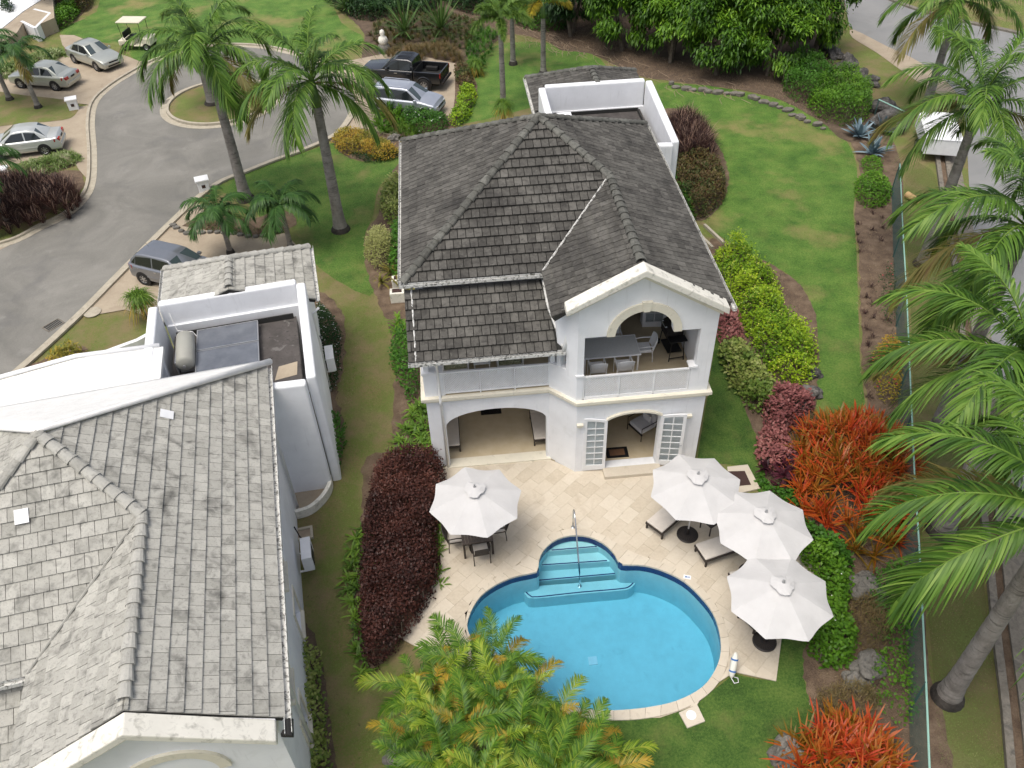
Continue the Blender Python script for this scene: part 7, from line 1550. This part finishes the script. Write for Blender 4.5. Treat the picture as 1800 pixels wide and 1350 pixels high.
# --- rocks
def rock(u, v, s_, lb, mt='rock', group='dark boulders beside the main road', z=1., nm='boulder'):
    import bmesh
    p = G(u, v, s_*.3); b = bmesh.new(); bmesh.ops.create_icosphere(b, subdivisions=3, radius=1); off = R.random(3)*50
    from mathutils import noise as mn
    for vv in b.verts:
        n_ = mn.fractal(vv.co*1.6+Vector(off), 1, 2, 4)*.35+mn.noise(vv.co*.9+Vector(off))*.35; vv.co *= s_*(.9+n_); vv.co.z *= .72*z
    me = bpy.data.meshes.new(nm); b.to_mesh(me); b.free(); me.materials.append(MATS[mt]); o = link(nm, me, loc=(p.x, p.y, s_*.2), rot=(0, 0, random.uniform(0, 6))); tag(o, lb, 'boulder', group)
for i, (u, v, s_, lb) in enumerate([(1452, 82, .55, 'farthest of the dark boulders, beside the tree'), (1468, 96, .6, 'dark boulder second from the far end of the row'), (1490, 112, .75, 'large dark boulder in the middle of the row'), (1512, 132, .65, 'dark boulder behind the bright green hedge'), (1528, 142, .6, 'dark boulder at the near end of the row behind the hedge'),
                                  (1555, 190, .85, 'dark boulder just above the blue agaves'), (1565, 215, 1.0, 'largest dark boulder right of the blue agaves'), (1580, 205, .6, 'small dark boulder at the fence corner')]): rock(u, v, s_, lb)
for u, v, s_, lb in [(1425, 690, .42, 'grey boulder at the tip of the upper lawn'), (1410, 718, .35, 'grey rock beside the pink shrub'), (1432, 655, .30, 'grey rock under the golden shrub')]: rock(u, v, s_, lb, 'rock', 'grey rocks in the side bed')
for u, v, s_, lb in [(1520, 1030, .55, 'pale rock below the big bromeliad mound'), (1528, 1170, .50, 'pale pitted rock in the fence bed, largest of the lower ones'), (1500, 1195, .30, 'small pale rock left of the pitted rock'), (1385, 1325, .48, 'pale rock at the corner of the lower bromeliads'), (700, 1330, .35, 'dark rock at the foot of the areca palms'), (692, 242, .35, 'pale rock at the corner of the right driveway bed')]: rock(u, v, s_, lb, 'rock_pale', 'pale rocks in the planting beds')
# low stone edging below the trees
ed = [(1178,148),(1205,158),(1232,160),(1262,163),(1290,166),(1318,172),(1340,180),(1362,187),(1382,196),(1402,208),(1422,216),(1445,228)]
edp = smoothp(GP(ed), 2, closed=False)
for i, (x, y) in enumerate(edp):
    s_ = random.uniform(.15, .31); x += random.uniform(-.12, .12); y += random.uniform(-.12, .12); m = MB(); n = 7; top_ = [(x+s_*1.2*math.cos(2*PI*k/n+i)*random.uniform(.8, 1.1), y+s_*.8*math.sin(2*PI*k/n+i)*random.uniform(.8, 1.1)) for k in range(n)]
    o = ob('edging_stone', MB().prism(top_, 0, random.uniform(.10, .22)), 'stone_edge', bevel=.04); tag(o, 'grey stone in the low edging row below the trees', 'edging stone', 'row of grey edging stones below the trees')
for i in range(16):
    q = smoothp(GP([(305,398),(330,412),(370,410),(410,412),(450,418),(490,408),(512,395)]), 3, closed=False)[i]
    s_ = random.uniform(.10, .16); o = ob('edging_stone', MB().prism([(q[0]+s_*1.5*math.cos(2*PI*k/6), q[1]+s_*math.sin(2*PI*k/6)) for k in range(6)], 0, .14), 'rock_pale', bevel=.03); tag(o, 'pale stone in the edging row under the small palms', 'edging stone', 'row of pale edging stones under the small palms')

# --- grass blades, litter
def field(name, poly, dens, mt, h=.05, w_=.012, seed=0, holes=(), z=0.):
    A = area(poly); n = int(A*dens); X, Y = scatter(poly, n)
    for hp_ in holes: k = ~inpoly(X, Y, hp_); X, Y = X[k], Y[k]
    n = len(X); b = BL().blades(np.stack([X, Y, np.full(n, z)], 1), rdir(n, 25, 85), h*R.uniform(.6, 1.4, n), w_, .2, 1); o = link(name, b.mesh(name, mt)); o['kind'] = 'stuff'; tag(o, {'blade_grass': 'short mixed green and brown grass', 'blade_lush': 'short lush green grass', 'litter': 'scattered dead leaves and bark chips'}.get(mt, 'short grass'), 'grass' if mt != 'litter' else 'leaf litter'); return o
field('grass', LAWN_B, 500, 'blade_lush', .05, .012, holes=[DECK, offset(POOL, .4)])
field('grass', LAWN_S, 700, 'blade_lush', .05, .014)
field('grass', LAWN_R, 420, 'blade_lush', .055, .018)
field('grass', LAWN_M, 300, 'blade_grass', .06, .02)
MID = GP([(525,900),(600,850),(606,700),(600,560),(560,480),(640,450),(655,510),(690,620),(690,720),(690,790),(650,800),(634,900),(622,1060),(640,1160),(680,1250),(690,1400),(590,1400),(570,1200),(535,1110),(530,1000)])
field('grass', MID, 560, 'blade_grass', .055, .016)
field('grass', VERGE, 420, 'blade_grass', .055, .018)
for px_, dn in (([(980,60),(1040,92),(1120,130),(1200,142),(1300,158),(1370,175),(1440,212),(1480,215),(1400,150),(1200,110),(1050,60)], 160), ([(1500,400),(1590,400),(1600,700),(1512,700)], 60), ([(1420,1080),(1610,950),(1640,1350),(1420,1250)], 50), ([(800,60),(860,100),(960,80),(1040,92),(1060,20),(900,0),(800,20)], 160), ([(600,560),(630,600),(620,700),(600,760),(590,700)], 60), ([(1290,440),(1350,462),(1395,490),(1430,580),(1437,665),(1400,600),(1350,500)], 50)):
    field('leaf_litter', GP(px_), dn, 'litter', .09, .035)

# twigs and dead fronds lying under the trees
m = MB()
for i in range(150):
    q = random.choice([((960, 70), (1060, 95)), ((1060, 95), (1170, 140)), ((900, 40), (980, 75)), ((1170, 140), (1300, 160))]); t_ = random.random(); p = G(q[0][0]+(q[1][0]-q[0][0])*t_+random.uniform(-15, 15), q[0][1]+(q[1][1]-q[0][1])*t_+random.uniform(-14, 16)); a_ = random.uniform(-.9, .5)-PI/2; l_ = random.uniform(.3, 1.1)
    m.tube([p+Vector((0, 0, .03)), p+Vector((math.cos(a_)*l_*.5, math.sin(a_)*l_*.5, .10)), p+Vector((math.cos(a_+.3)*l_, math.sin(a_+.3)*l_, .03))], .013, 4)
o = ob('fallen_twigs', m, 'twig'); tag(o, 'pale dry twigs and fronds lying under the trees', 'twigs', kind='stuff')

bush('green_shrub', 'dark green shrubs along the top edge left of the foxtail palms', 'shrub', [(770,-30),(800,2),(850,12),(880,5),(880,-30)], 1.4, 'green_dark', (.22, .11), 260, bump=.5)
bush('green_shrub', 'dark green shrubs along the top edge right of the foxtail palms', 'shrub', [(900,-30),(905,22),(960,38),(1000,30),(1000,-30)], 1.6, 'green_mid', (.24, .11), 260, bump=.5)
bush('green_shrub', 'low mixed green shrub at the top edge between the spiky plants', 'shrub', [(560,-40),(590,5),(640,25),(700,20),(760,10),(760,-40)], 1.1, 'green_dark', (.24, .10), 220, bump=.5)
clump('bank_grass', 'rough green and brown tussocks on the upper bank between the spiky plants', 'tussocks', [(650,45),(700,25),(790,22),(850,45),(820,80),(740,72),(670,75)], .5, 'croton_dark', .45, 40, .5, .03, (25, 85), .35)
clump('bank_grass', 'green tussocks at the foot of the foxtail palms', 'tussocks', [(820,60),(850,45),(875,60),(860,95),(838,130),(820,105)], .5, 'green_mid', .45, 40, .5, .03, (25, 85), .35)
